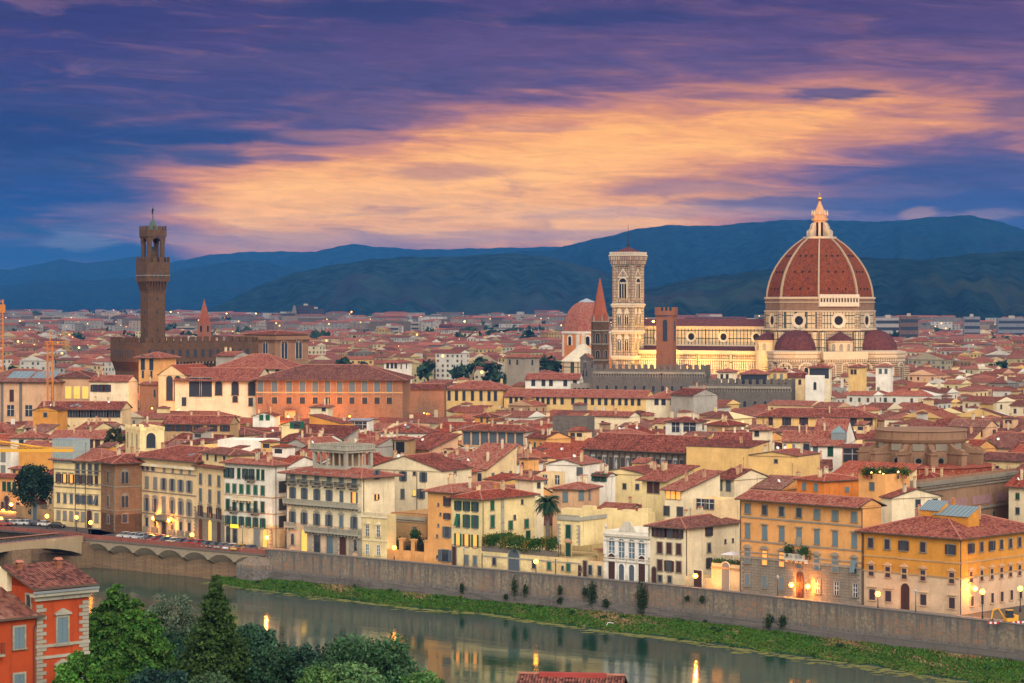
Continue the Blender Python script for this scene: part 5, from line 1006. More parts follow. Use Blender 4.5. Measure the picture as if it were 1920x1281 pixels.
# body below the drum
m = MB(); m.lathe([(29.0, 0), (29.0, 42.1)], 8, ph=PHL); body = m.build('body', M['marble_small'], cat)
for k in range(8):
    m = MB(); f = Face(m, 0, 0, A0 + (k + .5) * math.pi / 4, 29.0 * AP); L = 29.0 * math.sin(math.pi / 8)
    for sg in (-1, 1): f.box(sg * (L - 1.6) - 1.4, sg * (L - 1.6) + 1.4, 0, 41.9, -.05, 2.2, 0)
    m.build('buttress', M['marble_panel'], body)
def tribune(a, r, R_, name, dome_r, zd, zt, small_=False):
    cx, cy = r * math.sin(a), -r * math.cos(a); ph = a - math.pi / 2 + math.pi / 8
    if not small_:
        m = MB(); m.lathe([(R_, 0), (R_, 27.6)], 8, (cx, cy), ph); t = m.build(name, M['marble_stripe'], cat)
        m = MB(); m.lathe([(R_, 27.5), (R_ + .8, 28.3), (R_ + .9, 29.0), (R_ + .2, 29.2), (R_ + .2, 30.0), (R_ + .9, 30.4), (R_ + .9, 31.6), (R_ - .2, 31.7), (dome_r - .3, 32.2)], 8, (cx, cy), ph); m.build('cornice', M['marble_plain'], t)
        m = MB()
        for k in range(8):
            f = Face(m, cx, cy, a + k * math.pi / 4, R_ * AP); L = R_ * math.sin(math.pi / 8); n = 9
            for q in range(n): f.box(-L + 2 * L * (q + .3) / n, -L + 2 * L * (q + .7) / n, 26.4, 27.6, -.05, .55)
        m.build('corbel', M['marble_pale'], t)
        m = MB()
        for k in (-2, -1, 0, 1, 2):
            f = Face(m, cx, cy, a + k * math.pi / 4, R_ * AP); f.arch(0, 12.5, 7.6, 13.0, .12, 0, .25, .7, 1); f.arch(0, 13, 2.2, 10.5, .2, 2, .2, .35, 1)
        m.build('blind_arch', [M['marble_small'], M['marble_pale'], M['dark']], t)
        pr = [(dome_r, zd)] + [(dome_r * math.cos(q), zd + (zt - zd) * math.sin(q)) for q in (math.pi / 2 * k / 7 for k in range(1, 7))] + [(.1, zt)]
        for k in (-2, -1, 1, 2):
            m = MB(); f = Face(m, cx, cy, a + (k - .5 * (1 if k > 0 else -1)) * math.pi / 4, R_); f.prism([(-.7, 12), (.7, 12), (.7, 24), (-.7, 24)], -1.5, 2.6); f.prism([(-.9, 0), (.9, 0), (.9, 13), (-.9, 13)], -1.5, 5.0); m.build('spur', M['marble_stripe'], t)
    else:
        m = MB(); m.lathe([(R_, 20), (R_, 36.4), (R_ + .7, 36.8), (R_ + .7, 37.4)], 16, (cx, cy), ph); t = m.build(name, M['marble_plain'], cat)
        m = MB()
        for k in (-1.5, -.5, .5, 1.5): f = Face(m, cx, cy, a + k * .62, R_ - .05); f.arch(0, 31.9, 2.1, 3.8, .1, 0, .15, .4, 1)
        m.build('niche', [M['gray_stone'], M['marble_pale']], t); pr = [(R_ + 1.0, 37.3), (R_ * .6, 39.7), (.1, zt)]
    m = MB(); m.lathe(pr, 8 if not small_ else 16, (cx, cy), ph); m.build('half_dome', M['dome_plum'], t)
tribune(rad(-30.8), 30.5, 15.2, 'tribune', 11.6, 31.6, 42.9); tribune(rad(59.2), 32.0, 15.2, 'tribune', 11.6, 31.6, 42.9); tribune(rad(14.2), 29.5, 6.6, 'exedra', 6, 37, 42.0, True); tribune(rad(-75.8), 29.5, 6.6, 'exedra', 6, 37, 42.0, True)
# choir wall between the tribunes
m = MB(); f = Face(m, 0, 0, rad(14.2), 36.5); f.box(-12, 12, 0, 27.5, -9, 0, 0); ch = m.build('choir_wall', M['marble_stripe'], cat)
m = MB(); f.m = m; f.box(-12.5, 12.5, 27.5, 31.6, -9, .7, 0); 
for q in range(18): f.box(-12 + 24 * (q + .3) / 18, -12 + 24 * (q + .7) / 18, 26.3, 27.5, -.05, .5, 0)
for u, w_ in ((-8, 4.6), (0, 3.2), (3.6 + 4, 4.6)): f.arch(u, 16, w_, 9.5, .1, 1, .2, .5, 0)
m.build('cornice', [M['marble_plain'], M['marble_small']], ch)
# nave
nr_ = mk('nave', None, cat, (0, 0, 0), rad(-30.8)); x0, x1 = -112, -24
m = MB(); m.box(x0, x1, -10.5, 10.5, 30, 44.2); m.build('clerestory', M['marble_panel'], nr_)
m = MB(); r, rg, _ = roof_mesh(x0, x1, -10.5, 10.5, 44.4, 'gx', .34, 1.0); r.build('nave_roof', [M['dome_plum'], M['marble_plain']], nr_)
m = MB(); m.box(x0 + .3, x1, -21, 21, 0, 31.0); m.build('aisle_wall', M['marble_small'], nr_)
m = MB(); m.poly([(x0 + .3, -21.5, 31.4), (x1, -21.5, 31.4), (x1, -10.45, 33.6), (x0 + .3, -10.45, 33.6)], 0, [(0, 0), (88, 0), (88, 11), (0, 11)]); m.build('aisle_roof', M['dome_plum'], nr_)
m = MB(); m.box(x0, x1, -11.1, -10.45, 43.0, 44.3); m.box(x0, x1, -11.2, -10.45, 33.6, 34.4); m.box(x0, x1, -21.9, -20.95, 29.4, 31.38); m.box(x0, x1, -21.5, -20.95, 26.0, 26.8); m.box(x0, x1, -21.3, -20.95, 19.0, 19.5); m.build('cornice', M['marble_plain'], nr_)
m = MB()
for k in range(66): x = x0 + 1 + (x1 - x0 - 2) * k / 65; m.box(x - .25, x + .25, -21.35, -20.97, 21.2, 25.6)
m.build('arcade', M['marble_pale'], nr_)
for k in range(5):
    x = x1 - 8.5 - k * 19.6; m = MB(); f = Face(m, x, 0, 0, 10.5); f.ring(0, 38.7, 1.9, 3.0, .03, .4, 0, inner=1); m.build('oculus', [M['marble_pale'], M['dark']], nr_)
    m = MB(); m.box(x - 10.6, x - 9.2, -21.9, -20.95, 0, 29.4); m.box(x - 10.4, x - 9.4, -10.95, -10.45, 34.4, 43); m.build('pilaster', M['marble_panel'], nr_)
    m = MB(); f = Face(m, x, 0, 0, 21); f.arch(0, 6, 2.2, 11, .1, 1, .2, .6, 0); f.prism([(-2.4, 17.6), (2.4, 17.6), (0, 21.5)], -.05, .25, 0); m.build('aisle_window', [M['marble_pale'], M['dark']], nr_)
m = MB(); m.box(x0 - 2.5, x0, -10.4, 10.4, 0, 50); m.box(x0 - 2.5, x0, -20.9, 20.9, 0, 36); m.build('facade', M['marble_panel'], nr_)
# --------------------------------------------------------------- campanile
Yc = 1345; P = at(1186, 600, Yc - 7); S = 11.6; z_ = lambda py: zof(py, Yc - 5)
cp = thing('bell_tower', 'tall square marble bell tower with pointed windows and flat overhanging top', 'bell tower', (P[0], P[1], 0), rad(-30.8))
m = MB(); zs = [0, z_(669), z_(621), z_(571), z_(497)]
for k, mt in enumerate((0, 0, 0, 1)): [m.poly([(*p, zs[k]), (*q, zs[k]), (*q, zs[k + 1]), (*p, zs[k + 1])], mt) for p, q in (((-S, 0), (0, 0)), ((0, 0), (0, S)), ((0, S), (-S, S)), ((-S, S), (-S, 0)))]
m.build('shaft', [M['marble_pink'], M['marble_pink']], cp)
for x, y in ((-S + .3, .3), (-.3, .3), (-.3, S - .3), (-S + .3, S - .3)): m = MB(); m.lathe([(1.3, 0), (1.3, z_(497))], 8, (x, y), math.pi / 8); m.build('corner_buttress', M['marble_small'], cp)
m = MB()
for z in zs[1:4]: e = 1.35; m = MB(); m.box(-S - e, e, -e, S + e, z - .55, z + .1); m.box(-S - e + .4, e - .4, -e + .4, S + e - .4, z - 1.5, z - .551); m.box(-S - e + .4, e - .4, -e + .4, S + e - .4, z + .101, z + .6); m.build('string_course', M['marble_pale'], cp)
m = MB(); zt = z_(487); e = 1.75
for k in range(4): ee = 1.1 + k * .25; m.box(-S - ee, ee, -ee, S + ee, z_(497) + k * 1.0 - .3, z_(497) + (k + 1) * 1.0 - .3 - .002)
m.box(-S - e - .2, e + .2, -e - .2, S + e + .2, z_(497) + 3.7, z_(480)); top_ = m.build('crown', M['marble_pink'], cp)
m = MB(); m.box(-S - e - .5, e + .5, -e - .5, S + e + .5, z_(480), z_(480) + .5); zz = z_(480) + .5
for a, b, c_, d in ((-S - e, e, -e - .1, -e + .1), (-S - e, e, S + e - .1, S + e + .1), (-S - e - .1, -S - e + .1, -e, S + e), (e - .1, e + .1, -e, S + e)): m.box(a, b, c_, d, zz + 1.3, zz + 1.7); [m.box(a + (b - a) * (k + .5) / 14 - .35, a + (b - a) * (k + .5) / 14 + .35, c_, d, zz, zz + 1.3) if b - a > 1 else m.box(a, b, c_ + (d - c_) * (k + .5) / 14 - .35, c_ + (d - c_) * (k + .5) / 14 + .35, zz, zz + 1.3) for k in range(14)]
m.build('parapet', M['marble_pale'], cp)
m = MB(); q = 1.5; ze, za = zz + .6, z_(462); C4 = [(-S - q, -q), (q, -q), (q, S + q), (-S - q, S + q)]
for k in range(4): a, b = C4[k], C4[(k + 1) % 4]; m.poly([(*a, ze), (*b, ze), (-S / 2, S / 2, za)], 0, [(0, 0), (16, 0), (8, 9)])
m.build('roof', M['dome_plum'], cp)
m = MB(); m.tube([(-S / 2, S / 2, za - .3), (-S / 2, S / 2, za + 1.5)], .5, 8); m.tube([(-S / 2, S / 2, za + 1.4), (-S / 2, S / 2, z_(418))], [.22, .06], 6); m.build('mast', M['iron'], cp)
for fa, cxx, cyy, ap in ((0, -S / 2, 0, 0), (math.pi / 2, 0, S / 2, 0)):
    for (py0, py1) in ((663, 634), (614, 587)):
        for u in (-2.3, 2.3):
            m = MB(); f = Face(m, cxx, cyy, fa, ap); z0, z1 = z_(py0 - 6), z_(py1 + 2); w_ = 2.1
            f.box(u - 1.85, u + 1.85, z_(py0), z_(py1 - 9), -.05, .10, 1); f.prism([(u - 2.0, z1 + .2), (u + 2.0, z1 + .2), (u, z1 + 4.2)], -.05, .22, 2); f.arch(u, z0, w_, z1 - z0, .25, 0, .15, .35, 2); f.box(u - .14, u + .14, z0, z1 - 1.2, .2, .42, 2)
            f.arch(u, z1 - 1.6, .9, 1.2, .3, 2, n=6); m.build('window', [M['dark'], M['marble_small'], M['marble_pale']], cp)
    m = MB(); f = Face(m, cxx, cyy, fa, ap); z0, z1 = z_(559), z_(522); f.box(-3.6, 3.6, z0 - 1.2, z_(505), -.05, .12, 1); f.prism([(-3.6, z1 + .3), (3.6, z1 + .3), (0, z_(503))], -.05, .3, 2); f.prism([(-2.6, z1 + 1.0), (2.6, z1 + 1.0), (0, z_(507))], -.05, .36, 1); f.arch(0, z0, 4.4, z1 - z0, .3, 0, .25, .7, 2)
    for u in (-.75, .75): f.box(u - .16, u + .16, z0, z1 - 2.2, .28, .5, 2)
    for u in (-1.5, 0, 1.5): f.arch(u, z1 - 3.0, .9, 1.0, .36, 2, n=6)
    m.build('window', [M['dark'], M['marble_small'], M['marble_pale']], cp)
# --------------------------------------------------------------- crenellated things
def merlons(m, W, D, z, o=0.0, w=1.3, h=1.7, gap=1.1, t=.5, mi=0, swallow=False):
    for (ax, a, b, c) in (('x', -W - o, o, -o), ('x', -W - o, o, D + o - t), ('y', -o, D + o, -W - o), ('y', -o, D + o, o - t)):
        n = max(2, round((b - a + gap) / (w + gap))); ww = (b - a - (n - 1) * gap) / n
        for k in range(n):
            p = a + k * (ww + gap)
            if ax == 'y' and k in (0, n - 1): continue
            m.box(p, p + ww, c, c + t, z, z + h, mi) if ax == 'x' else m.box(c, c + t, p, p + ww, z, z + h, mi)
            if swallow and ax == 'x':
                pass
def merlon_parts(par, mat, *a):
    class Each(MB):
        def box(s, *q): MB.box(s, *q); s.build('merlon', M[mat], par); s.v, s.f, s.mi, s.uv = [], [], [], []
    merlons(Each(), *a)
def corbels(m, W, D, z0, z1, o, step=1.2, mi=0):
    for ax, L in (('x', W), ('y', D)):
        n = max(1, int(L / step))
        for k in range(n + 1):
            p = L * k / n
            if ax == 'x':
                i = m.add([(-p - .2, 0.02, z0), (-p + .2, 0.02, z0), (-p + .2, -o, z1), (-p - .2, -o, z1), (-p - .2, 0.02, z1), (-p + .2, 0.02, z1)])
            else: i = m.add([(-.02, p - .2, z0), (-.02, p + .2, z0), (o, p + .2, z1), (o, p - .2, z1), (-.02, p - .2, z1), (-.02, p + .2, z1)])
            for q in ((0, 1, 2, 3), (0, 3, 4), (1, 5, 2)): m.face([i + j for j in q], mi)
TH = rad(-57)
# old palace: block and tower
Cb = at(262, 600, 1000); pv = thing('town_palace', 'brown crenellated town palace with tall battlemented clock tower and green spire', 'palace', (Cb[0], Cb[1], 0), TH)
W, D, H = 24.5, 52.0, 37.5; m = MB(); m.box(-W, 0, 0, D, 0, 31); m.build('wall', M['tower_stone'], pv)
m = MB(); m.box(-W - 1.5, 1.5, -1.5, D + 1.5, 32.5, 40.5); m.build('gallery', M['tower_stone'], pv); m = MB(); corbels(m, W, D, 28.3, 32.5, 1.5, 1.5); m.build('corbel', M['tower_stone'], pv); merlon_parts(pv, 'tower_stone', W, D, 40.5, 1.5, 1.9, 2.1, 1.4, .6)
for k in range(8): window(pv, -W + 1 + (W - 2) * (k + .5) / 8, 34.5, 1.1, 3.0, 'an', 'sh_brown', 'tower_stone').location.y = -1.5
for k in range(14): o = window(pv, 2 + (D - 4) * (k + .5) / 14, 34.5, 1.5, 3.2, 'an', 'sh_brown', 'tower_stone', 's'); o.location.x = 1.5
Ct = at(278, 600, 1001); T = mk('tower', None, pv); Ti = Vector((Ct[0] - Cb[0], Ct[1] - Cb[1], 0)); ca, sa = math.cos(-TH), math.sin(-TH); T.location = (Ti.x * ca - Ti.y * sa, Ti.x * sa + Ti.y * ca, 0); S = 7.6; zt = lambda py: zof(py, 1000)
m = MB(); m.box(-S, 0, 0, S, 30, zt(528)); m.build('shaft', M['tower_stone'], T)
m = MB(); corbels(m, S, S, zt(549), zt(528), 1.35, 1.25); m.build('corbel', M['tower_stone'], T)
m = MB(); o_ = 1.4; m.box(-S - o_, o_, -o_, S + o_, zt(528), zt(491)); merlons(m, S, S, zt(491), o_, 1.4, 2.0, 1.3, .45); m.build('gallery', M['tower_stone'], T)
m = MB(); m.box(-S - 1.5, 1.5, -1.5, S + 1.5, zt(517), zt(517) + .35); m.build('string_course', M['pietra'], T)
for f in ('f', 's'):
    for u in (1.1, 2.9, 4.7, 6.5):
        o = small_window(T, -u if f == 'f' else u, zt(520), .8, 1.5, 'n', 'sh_brown', f, 'tower_stone'); setattr(o.location, 'y' if f == 'f' else 'x', -o_ if f == 'f' else o_)
    for py in (563, 588, 622): small_window(T, -S * .45 if f == 'f' else S * (.55 if py != 588 else .5), zt(py), .8, 1.1, 'n', 'sh_brown', f, 'tower_stone')
m = MB()     # belfry: four round piers, arches above
for x, y in ((-S + .95, .95), (-.95, .95), (-.95, S - .95), (-S + .95, S - .95)): m.lathe([(1.0, zt(491)), (1.0, zt(455))], 12, (x, y))
m.box(-S * .5 - .9, -S * .5 + .9, S * .5 - .9, S * .5 + .9, zt(491), zt(470)); m.build('pier', M['tower_stone'], T)
m = MB(); zl, zh = zt(456), zt(446)
for fx_ in range(4):
    a = fx_ * math.pi / 2; f = Face(m, -S / 2, S / 2, a, S / 2); r = 2.0; cur = [(r * math.cos(math.pi * k / 10), zl + r * 1.15 * math.sin(math.pi * k / 10)) for k in range(11)]
    f.prism([(-S / 2 + .02, zl), (-r, zl)] + cur[::-1][1:-1] + [(r, zl), (S / 2 - .02, zl), (S / 2 - .02, zh + .3), (-S / 2 + .02, zh + .3)], -1.0, 0.0)
m.build('belfry_arch', M['tower_stone'], T)
m = MB(); m.lathe([(1.0, zt(470)), (.9, zt(470) + .9), (.5, zt(470) + 1.5), (.05, zt(470) + 1.7)], 10, (-S / 2, S / 2)); m.build('bell', M['iron'], T)
m = MB(); corbels(m, S, S, zt(447), zt(443), .4, .8); m.box(-S - .4, .4, -.4, S + .4, zt(443), zt(431)); merlons(m, S, S, zt(431), .4, 1.2, 1.7, 1.15, .4); m.build('crown', M['tower_stone'], T)
m = MB(); 
for k in range(4): C4 = [(-S + 1.9, 1.9), (-1.9, 1.9), (-1.9, S - 1.9), (-S + 1.9, S - 1.9)]; a, b = C4[k], C4[(k + 1) % 4]; m.poly([(*a, zt(431)), (*b, zt(431)), (-S / 2 + .0, S / 2, zt(407))])
m.build('spire', M['copper'], T)
m = MB(); m.tube([(-S / 2, S / 2, zt(409)), (-S / 2, S / 2, zt(385))], [.16, .06], 6); c_ = (-S / 2, S / 2, zt(396)); m.tube([(c_[0] - .7, c_[1], c_[2] - .9), (c_[0] - .3, c_[1], c_[2] + .5), (c_[0] + .2, c_[1], c_[2] + 1.3)], [.18, .42, .3], 6); m.tube([(c_[0] + .1, c_[1], c_[2] + .2), (c_[0] + .7, c_[1], c_[2] + .8)], [.2, .1], 5); m.lathe([(.05, zt(407)), (.4, zt(406)), (.05, zt(405))], 8, (-S / 2, S / 2)); m.build('weathervane', M['iron'], T)
PLAN.append(rect_of(Cb, TH, 26, 55)); GUARD.append((204, 262, 1000, 705)); GUARD.append((262, 460, 1000, 668))
# bargello tower
Ct = at(1261, 600, 1050); bt = thing('stone_tower', 'square orange brick battlemented tower before the cathedral nave', 'tower', (Ct[0], Ct[1], 0), rad(-17)); S = 7.2; zt = lambda py: zof(py, 1050)
m = MB(); m.box(-S, 0, 0, S, 0, zt(594)); m.build('shaft', M['red_brick'], bt); m = MB(); corbels(m, S, S, zt(596), zt(591), .5, .95); m.box(-S - .5, .5, -.5, S + .5, zt(591), zt(583)); merlons(m, S, S, zt(583), .5, 1.0, 1.6, 1.05, .4); m.build('crown', M['red_brick'], bt)
window(bt, -S * .46, zt(640), 2.0, 9.3, 'an', 'sh_brown', 'red_brick'); window(bt, S * .5, zt(640), 2.2, 8.8, 'an', 'sh_brown', 'red_brick', 's')
m = MB(); m.tube([(-S * .85, 1, zt(583)), (-S * .85, 1, zt(543))], .07, 5); m.build('mast', M['iron'], bt); m = MB(); m.tube([(-S * .5, S / 2, zt(585)), (-S * .5, S / 2, zt(560))], .12, 5); m.box(-S * .5 - .9, -S * .5 + .9, S / 2 - .1, S / 2 + .1, zt(568), zt(567)); m.build('cross', M['iron'], bt)
PLAN.append(rect_of(Ct, rad(-17), S, S)); GUARD.append((1142, 1212, 1330, 690)); GUARD.append((1229, 1273, 1050, 690)); GUARD.append((1205, 1440, 1290, 686)); GUARD.append((1440, 1690, 1270, 693))
# crenellated palace wings
for pl, pc, pr, py, Y, lab in ((1112, 1322, 1330, 694, 1030, 'long grey battlemented palace wing below the bell tower'), (1292, 1483, 1492, 721, 985, 'lower grey battlemented palace wing with arched cornice, right of the higher one')):
    b = B('battlemented_palace', lab, 'palace', *house_at(pl, pc, None, py, None, Y, rad(-14), D=14, vis=py + 24), wall='grey_rubble', roof='flat', par=1.0)
    merlon_parts(b.root, 'grey_rubble', b.W, b.D, b.H, 0.0, 1.5, 1.9, 1.3, .5); m = MB(); corbels(m, b.W, .5, b.H - 3.2, b.H - 1.8, .5, 1.1); m.box(-b.W, 0, -.5, .0, b.H - 1.8, b.H - .9); m.build('corbel', M['gray_stone'], b.root)
    b.row(b.H - 8, int(b.W / 4), 1.3, 2.6, 'an')
# slender hexagonal spire
P = at(1125, 600, 1155); sp = thing('church_spire', 'slender six sided brown bell tower with tall red pointed spire', 'bell tower', (P[0], P[1], 0)); zt = lambda py: zof(py, 1155); ph = rad(-90 + 12)
m = MB(); m.lathe([(4.3, 0), (4.3, zt(604))], 6, ph=ph); m.build('shaft', M['tower_stone'], sp); m = MB()
for py in (604, 621, 646, 676): m.lathe([(4.3, zt(py) - .3), (4.8, zt(py)), (4.8, zt(py) + .35), (4.3, zt(py) + .5)], 6, ph=ph)
m.build('string_course', M['pietra'], sp)
for k in range(6):
    m = MB(); f = Face(m, 0, 0, ph + math.pi / 2 + (k + .5) * math.pi / 3, 4.3 * math.cos(math.pi / 6))
    for z0, z1 in ((zt(643), zt(625)), (zt(671), zt(657))): f.arch(0, z0, 1.9, z1 - z0, .08, 0, .12, .25, 1); f.box(-.12, .12, z0, z1 - .9, .05, .2, 1)
    m.build('window', [M['dark'], M['pietra']], sp)
m = MB(); m.lathe([(4.2, zt(604) + .4), (.25, zt(522))], 6, ph=ph); m.build('spire', masonry('spire_brick', (.36, .10, .05), (.28, .08, .045), (.2, .09, .06), .5, .3, .3), sp)
m = MB()
for k in range(6):
    f = Face(m, 0, 0, ph + math.pi / 2 + (k + .5) * math.pi / 3, 4.3 * math.cos(math.pi / 6)); f.prism([(-1.7, zt(604) + .4), (1.7, zt(604) + .4), (0, zt(587))], -1.6, -.05)
m.build('spire_gable', M['spire_brick'], sp); m = MB(); m.tube([(0, 0, zt(523)), (0, 0, zt(514))], .1, 5); m.lathe([(.05, zt(518)), (.35, zt(517.5)), (.05, zt(516))], 8); m.build('finial', M['iron'], sp)
for k in range(6): a = ph + k * math.pi / 3; m = MB(); m.lathe([(.55, zt(604) + .4), (.55, zt(598)), (.05, zt(590))], 6, (4.0 * math.cos(a), 4.0 * math.sin(a))); m.build('pinnacle', M['pietra'], sp)
b = B('bell_gable', 'small grey bell gable with tiled cap under the slender spire', 'bell tower', *house_at(1088, 1106, 1113, 672, None, 1085, rad(-30), vis=720), wall='grey_rubble', roof='gy', pitch=.7, over=.4); b.row(684, [1097], 1.6, 3.6, 'anT'); b.row(700, [1094, 1100], 1.0, 3.0, 'an'); b.row(684, [1110], 1.3, 3, 'an', face='s')
# red dome of the chapel
P = at(1100, 600, 1530); ch = thing('domed_church', 'big red ribbed chapel dome on a lamp lit orange drum', 'church', (P[0], P[1], 0)); zt = lambda py: zof(py, 1530); ph = rad(-112)
m = MB(); m.lathe([(16.4, 0), (16.4, zt(626))], 8, ph=ph); m.build('drum', plaster('drum_orange', (.62, .22, .07), .4), ch); m = MB(); m.lathe([(16.4, zt(627)), (17.1, zt(625)), (17.1, zt(622)), (15.4, zt(621))], 8, ph=ph); m.build('cornice', M['marble_trim'], ch)
for k in range(8):
    m = MB(); f = Face(m, 0, 0, ph + math.pi / 2 + (k + .5) * math.pi / 4, 16.4 * AP); f.arch(0, zt(647), 2.4, 5.6, .15, 0, .25, 1.0, 1); L = 16.4 * math.sin(math.pi / 8)
    for sg in (-1, 1): f.box(sg * (L - .6) - .6, sg * (L - .6) + .6, zt(668), zt(627), -.05, .25, 1)
    m.build('window', [M['dark'], M['marble_trim']], ch)
pr = [(15.6 * math.cos(t) ** .9 if t < 1.3 else 4.5, zt(621) + (zt(566) - zt(621)) * math.sin(t) / math.sin(1.3)) for t in (1.3 * k / 9 for k in range(10))]; m = MB(); m.lathe(pr, 8, ph=ph); dm = m.build('dome', M['roof_red'], ch)
m = MB(); m.lathe([(5.2, zt(567)), (5.2, zt(565.5)), (4.0, zt(564)), (.1, zt(559.5))], 8, ph=ph); m.build('dome_cap', M['zinc'], dm)
PLAN.append([(P[0] - 17, P[1] - 17), (P[0] + 17, P[1] - 17), (P[0] + 17, P[1] + 17), (P[0] - 17, P[1] + 17)]); GUARD.append((1050, 1108, 1500, 664))
# baptistery roof
P = at(1094, 600, 1385); bp = thing('baptistery', 'pale eight sided pyramid roof with little white lantern below the red dome', 'church', (P[0], P[1], 0)); zt = lambda py: zof(py, 1385)
m = MB(); m.lathe([(12.5, 0), (12.5, zt(677))], 8, ph=.3); m.build('wall', M['marble_panel'], bp); m = MB(); m.lathe([(13.2, zt(678)), (13.2, zt(676)), (1.4, zt(645))], 8, ph=.3); m.build('roof', flat('pale_lead', (.66, .60, .44), .7, var=.3, vs=.6), bp); m = MB(); m.lathe([(1.5, zt(645.5)), (1.3, zt(630)), (1.6, zt(629.5)), (.1, zt(622))], 8, ph=.3); m.build('lantern', M['marble_pale'], bp); GUARD.append((1056, 1106, 1370, 678))
# tall granary church
b = B('granary_church', 'tall square brown church with four large traceried windows and corbelled roofline', 'church', *house_at(458, 516, 578, 628, None, 1075, rad(-47), vis=668), wall='brown_brick', roof='hip', pitch=.16, over=1.0, tile='roof_red')
b.row(655, [471, 498], 3.4, 9.0, 'asTn', stone='marble_trim'); b.row(654, [533, 560], 3.4, 9.0, 'asTn', stone='marble_trim', face='s'); m = MB(); corbels(m, b.W, b.D, b.H - 4.0, b.H - 2.2, 1.0, 1.2); m.box(-b.W - 1, 1.0, -1.0, 0, b.H - 2.2, b.H - .5); m.box(0, 1.0, 0.001, b.D, b.H - 2.2, b.H - .5); m.build('corbel', M['brown_brick'], b.root); b.string(b.H - 12.5, .4, .2, 'pietra')
# far slim spire
P = at(383, 600, 1680); sp = thing('church_spire', 'slim far brick bell tower with sharp red spire right of the town palace', 'bell tower', (P[0], P[1], 0), rad(-35)); zt = lambda py: zof(py, 1680)
m = MB(); m.box(-3.3, 3.3, -3.3, 3.3, 0, zt(607)); m.build('shaft', M['red_brick'], sp); m = MB(); m.lathe([(4.3, zt(607)), (.1, zt(561))], 4, ph=math.pi / 4); m.build('spire', M['spire_brick'], sp); 
for a in (0, math.pi / 2): m = MB(); Face(m, 0, 0, a, 3.3).arch(0, zt(622), 1.8, 4.2, .06); m.build('window', M['dark'], sp)
m = MB(); [Face(m, 0, 0, k * math.pi / 2, 3.3).prism([(-2.6, zt(607)), (2.6, zt(607)), (0, zt(594))], -1.5, .05) for k in range(4)]; m.build('spire_gable', M['spire_brick'], sp); GUARD.append((372, 394, 1650, 632))
# domed library apse of brown stone
P = at(1726, 600, 622); lb = thing('library_apse', 'round brown stone library apse with volute buttresses and oval windows', 'library', (P[0], P[1], 0)); zt = lambda py: zof(py, 598)
m = MB(); m.lathe([(11.0, 0), (11.0, zt(826))], 32); m.build('wall', plaster('apse_stone', (.27, .165, .10), .6), lb); m = MB(); m.lathe([(11.0, zt(840)), (11.6, zt(836)), (12.0, zt(831)), (11.4, zt(830)), (11.4, zt(816)), (11.8, zt(815)), (11.6, zt(813)), (10.8, zt(813)), (.1, zt(810))], 32); m.build('cornice', M['apse_stone'], lb)
for k in range(-3, 4):
    a = k * .52 + .05; m = MB(); f = Face(m, 0, 0, a, 10.8); f.prism([(-.9, 0), (.9, 0), (.9, zt(858)), (-.9, zt(858))], 0, 5.2); f.prism([(-1.2, zt(858)), (1.2, zt(858)), (1.2, zt(855)), (-1.2, zt(855))], 0, 5.6); m.build('buttress', M['apse_stone'], lb)
    m = MB(); f = Face(m, 0, 0, a, 10.8); t = f.t
    pts = [(0.2, zt(855)), (5.0, zt(855)), (5.1, zt(851)), (4.2, zt(848)), (2.6, zt(848)), (1.6, zt(844)), (.2, zt(838))]; n = len(pts); i = m.add([(f.o[0] * (10.8 + d) + s * .6 * t[0], f.o[1] * (10.8 + d) + s * .6 * t[1], z) for s in (1, -1) for d, z in pts]); m.face(list(range(i, i + n))); m.face(list(range(i + 2 * n - 1, i + n - 1, -1)))
    for j in range(n): m.face([i + j, i + n + j, i + n + (j + 1) % n, i + (j + 1) % n])
    m.build('volute', M['apse_stone'], lb)
    a = a + .26; m = MB(); f = Face(m, 0, 0, a, 11.0); f.ring(0, zt(872), .75, 1.15, .05, .2, 0, inner=1, n=16); f.box(-1.5, 1.5, zt(852), zt(838), -.1, .15, 2); m.build('window', [M['pietra'], M['dark'], M['pietra']], lb)
m = MB(); m.lathe([(18.5, 0), (18.5, zt(884)), (18.9, zt(882)), (10.9, zt(876))], 32); m.build('ambulatory', [M['roof_fresh']], lb)
PLAN.append([(P[0] - 20, P[1] - 20), (P[0] + 20, P[1] - 20), (P[0] + 20, P[1] + 20), (P[0] - 20, P[1] + 20)]); GUARD.append((1645, 1806, 590, 882))
b = B('library', 'long brown stone library front with dentil cornice at the right edge', 'library', *house_at(1690, 1722, 1990, 905, None, 532, rad(-37), vis=990), wall='apse_stone', roof='flat', par=.6); b.string(b.H - .5, .8, .9, 'pietra', name='cornice'); b.string(b.H - 2.0, .4, .4, 'pietra'); b.string(b.H - 7.4, .5, .5, 'pietra')
m = MB(); n = int(b.D / .7)
for k in range(n): y = b.D * (k + .5) / n; m.box(.02, .7, y - .14, y + .14, b.H - 1.5, b.H - .92)
m.build('dentil', M['pietra'], b.root); m = MB()
for k in range(6): y = b.D * (k + .5) / 6; m.box(.01, .12, y - b.D / 15, y + b.D / 15, b.H - 6.6, b.H - 4.6)
m.build('frieze_panel', flat('frieze', (.30, .17, .17), .9, var=.4, vs=.8), b.root); b.row(b.H - 10, 9, 1.4, 3.6, 'ans', stone='pietra', face='s')
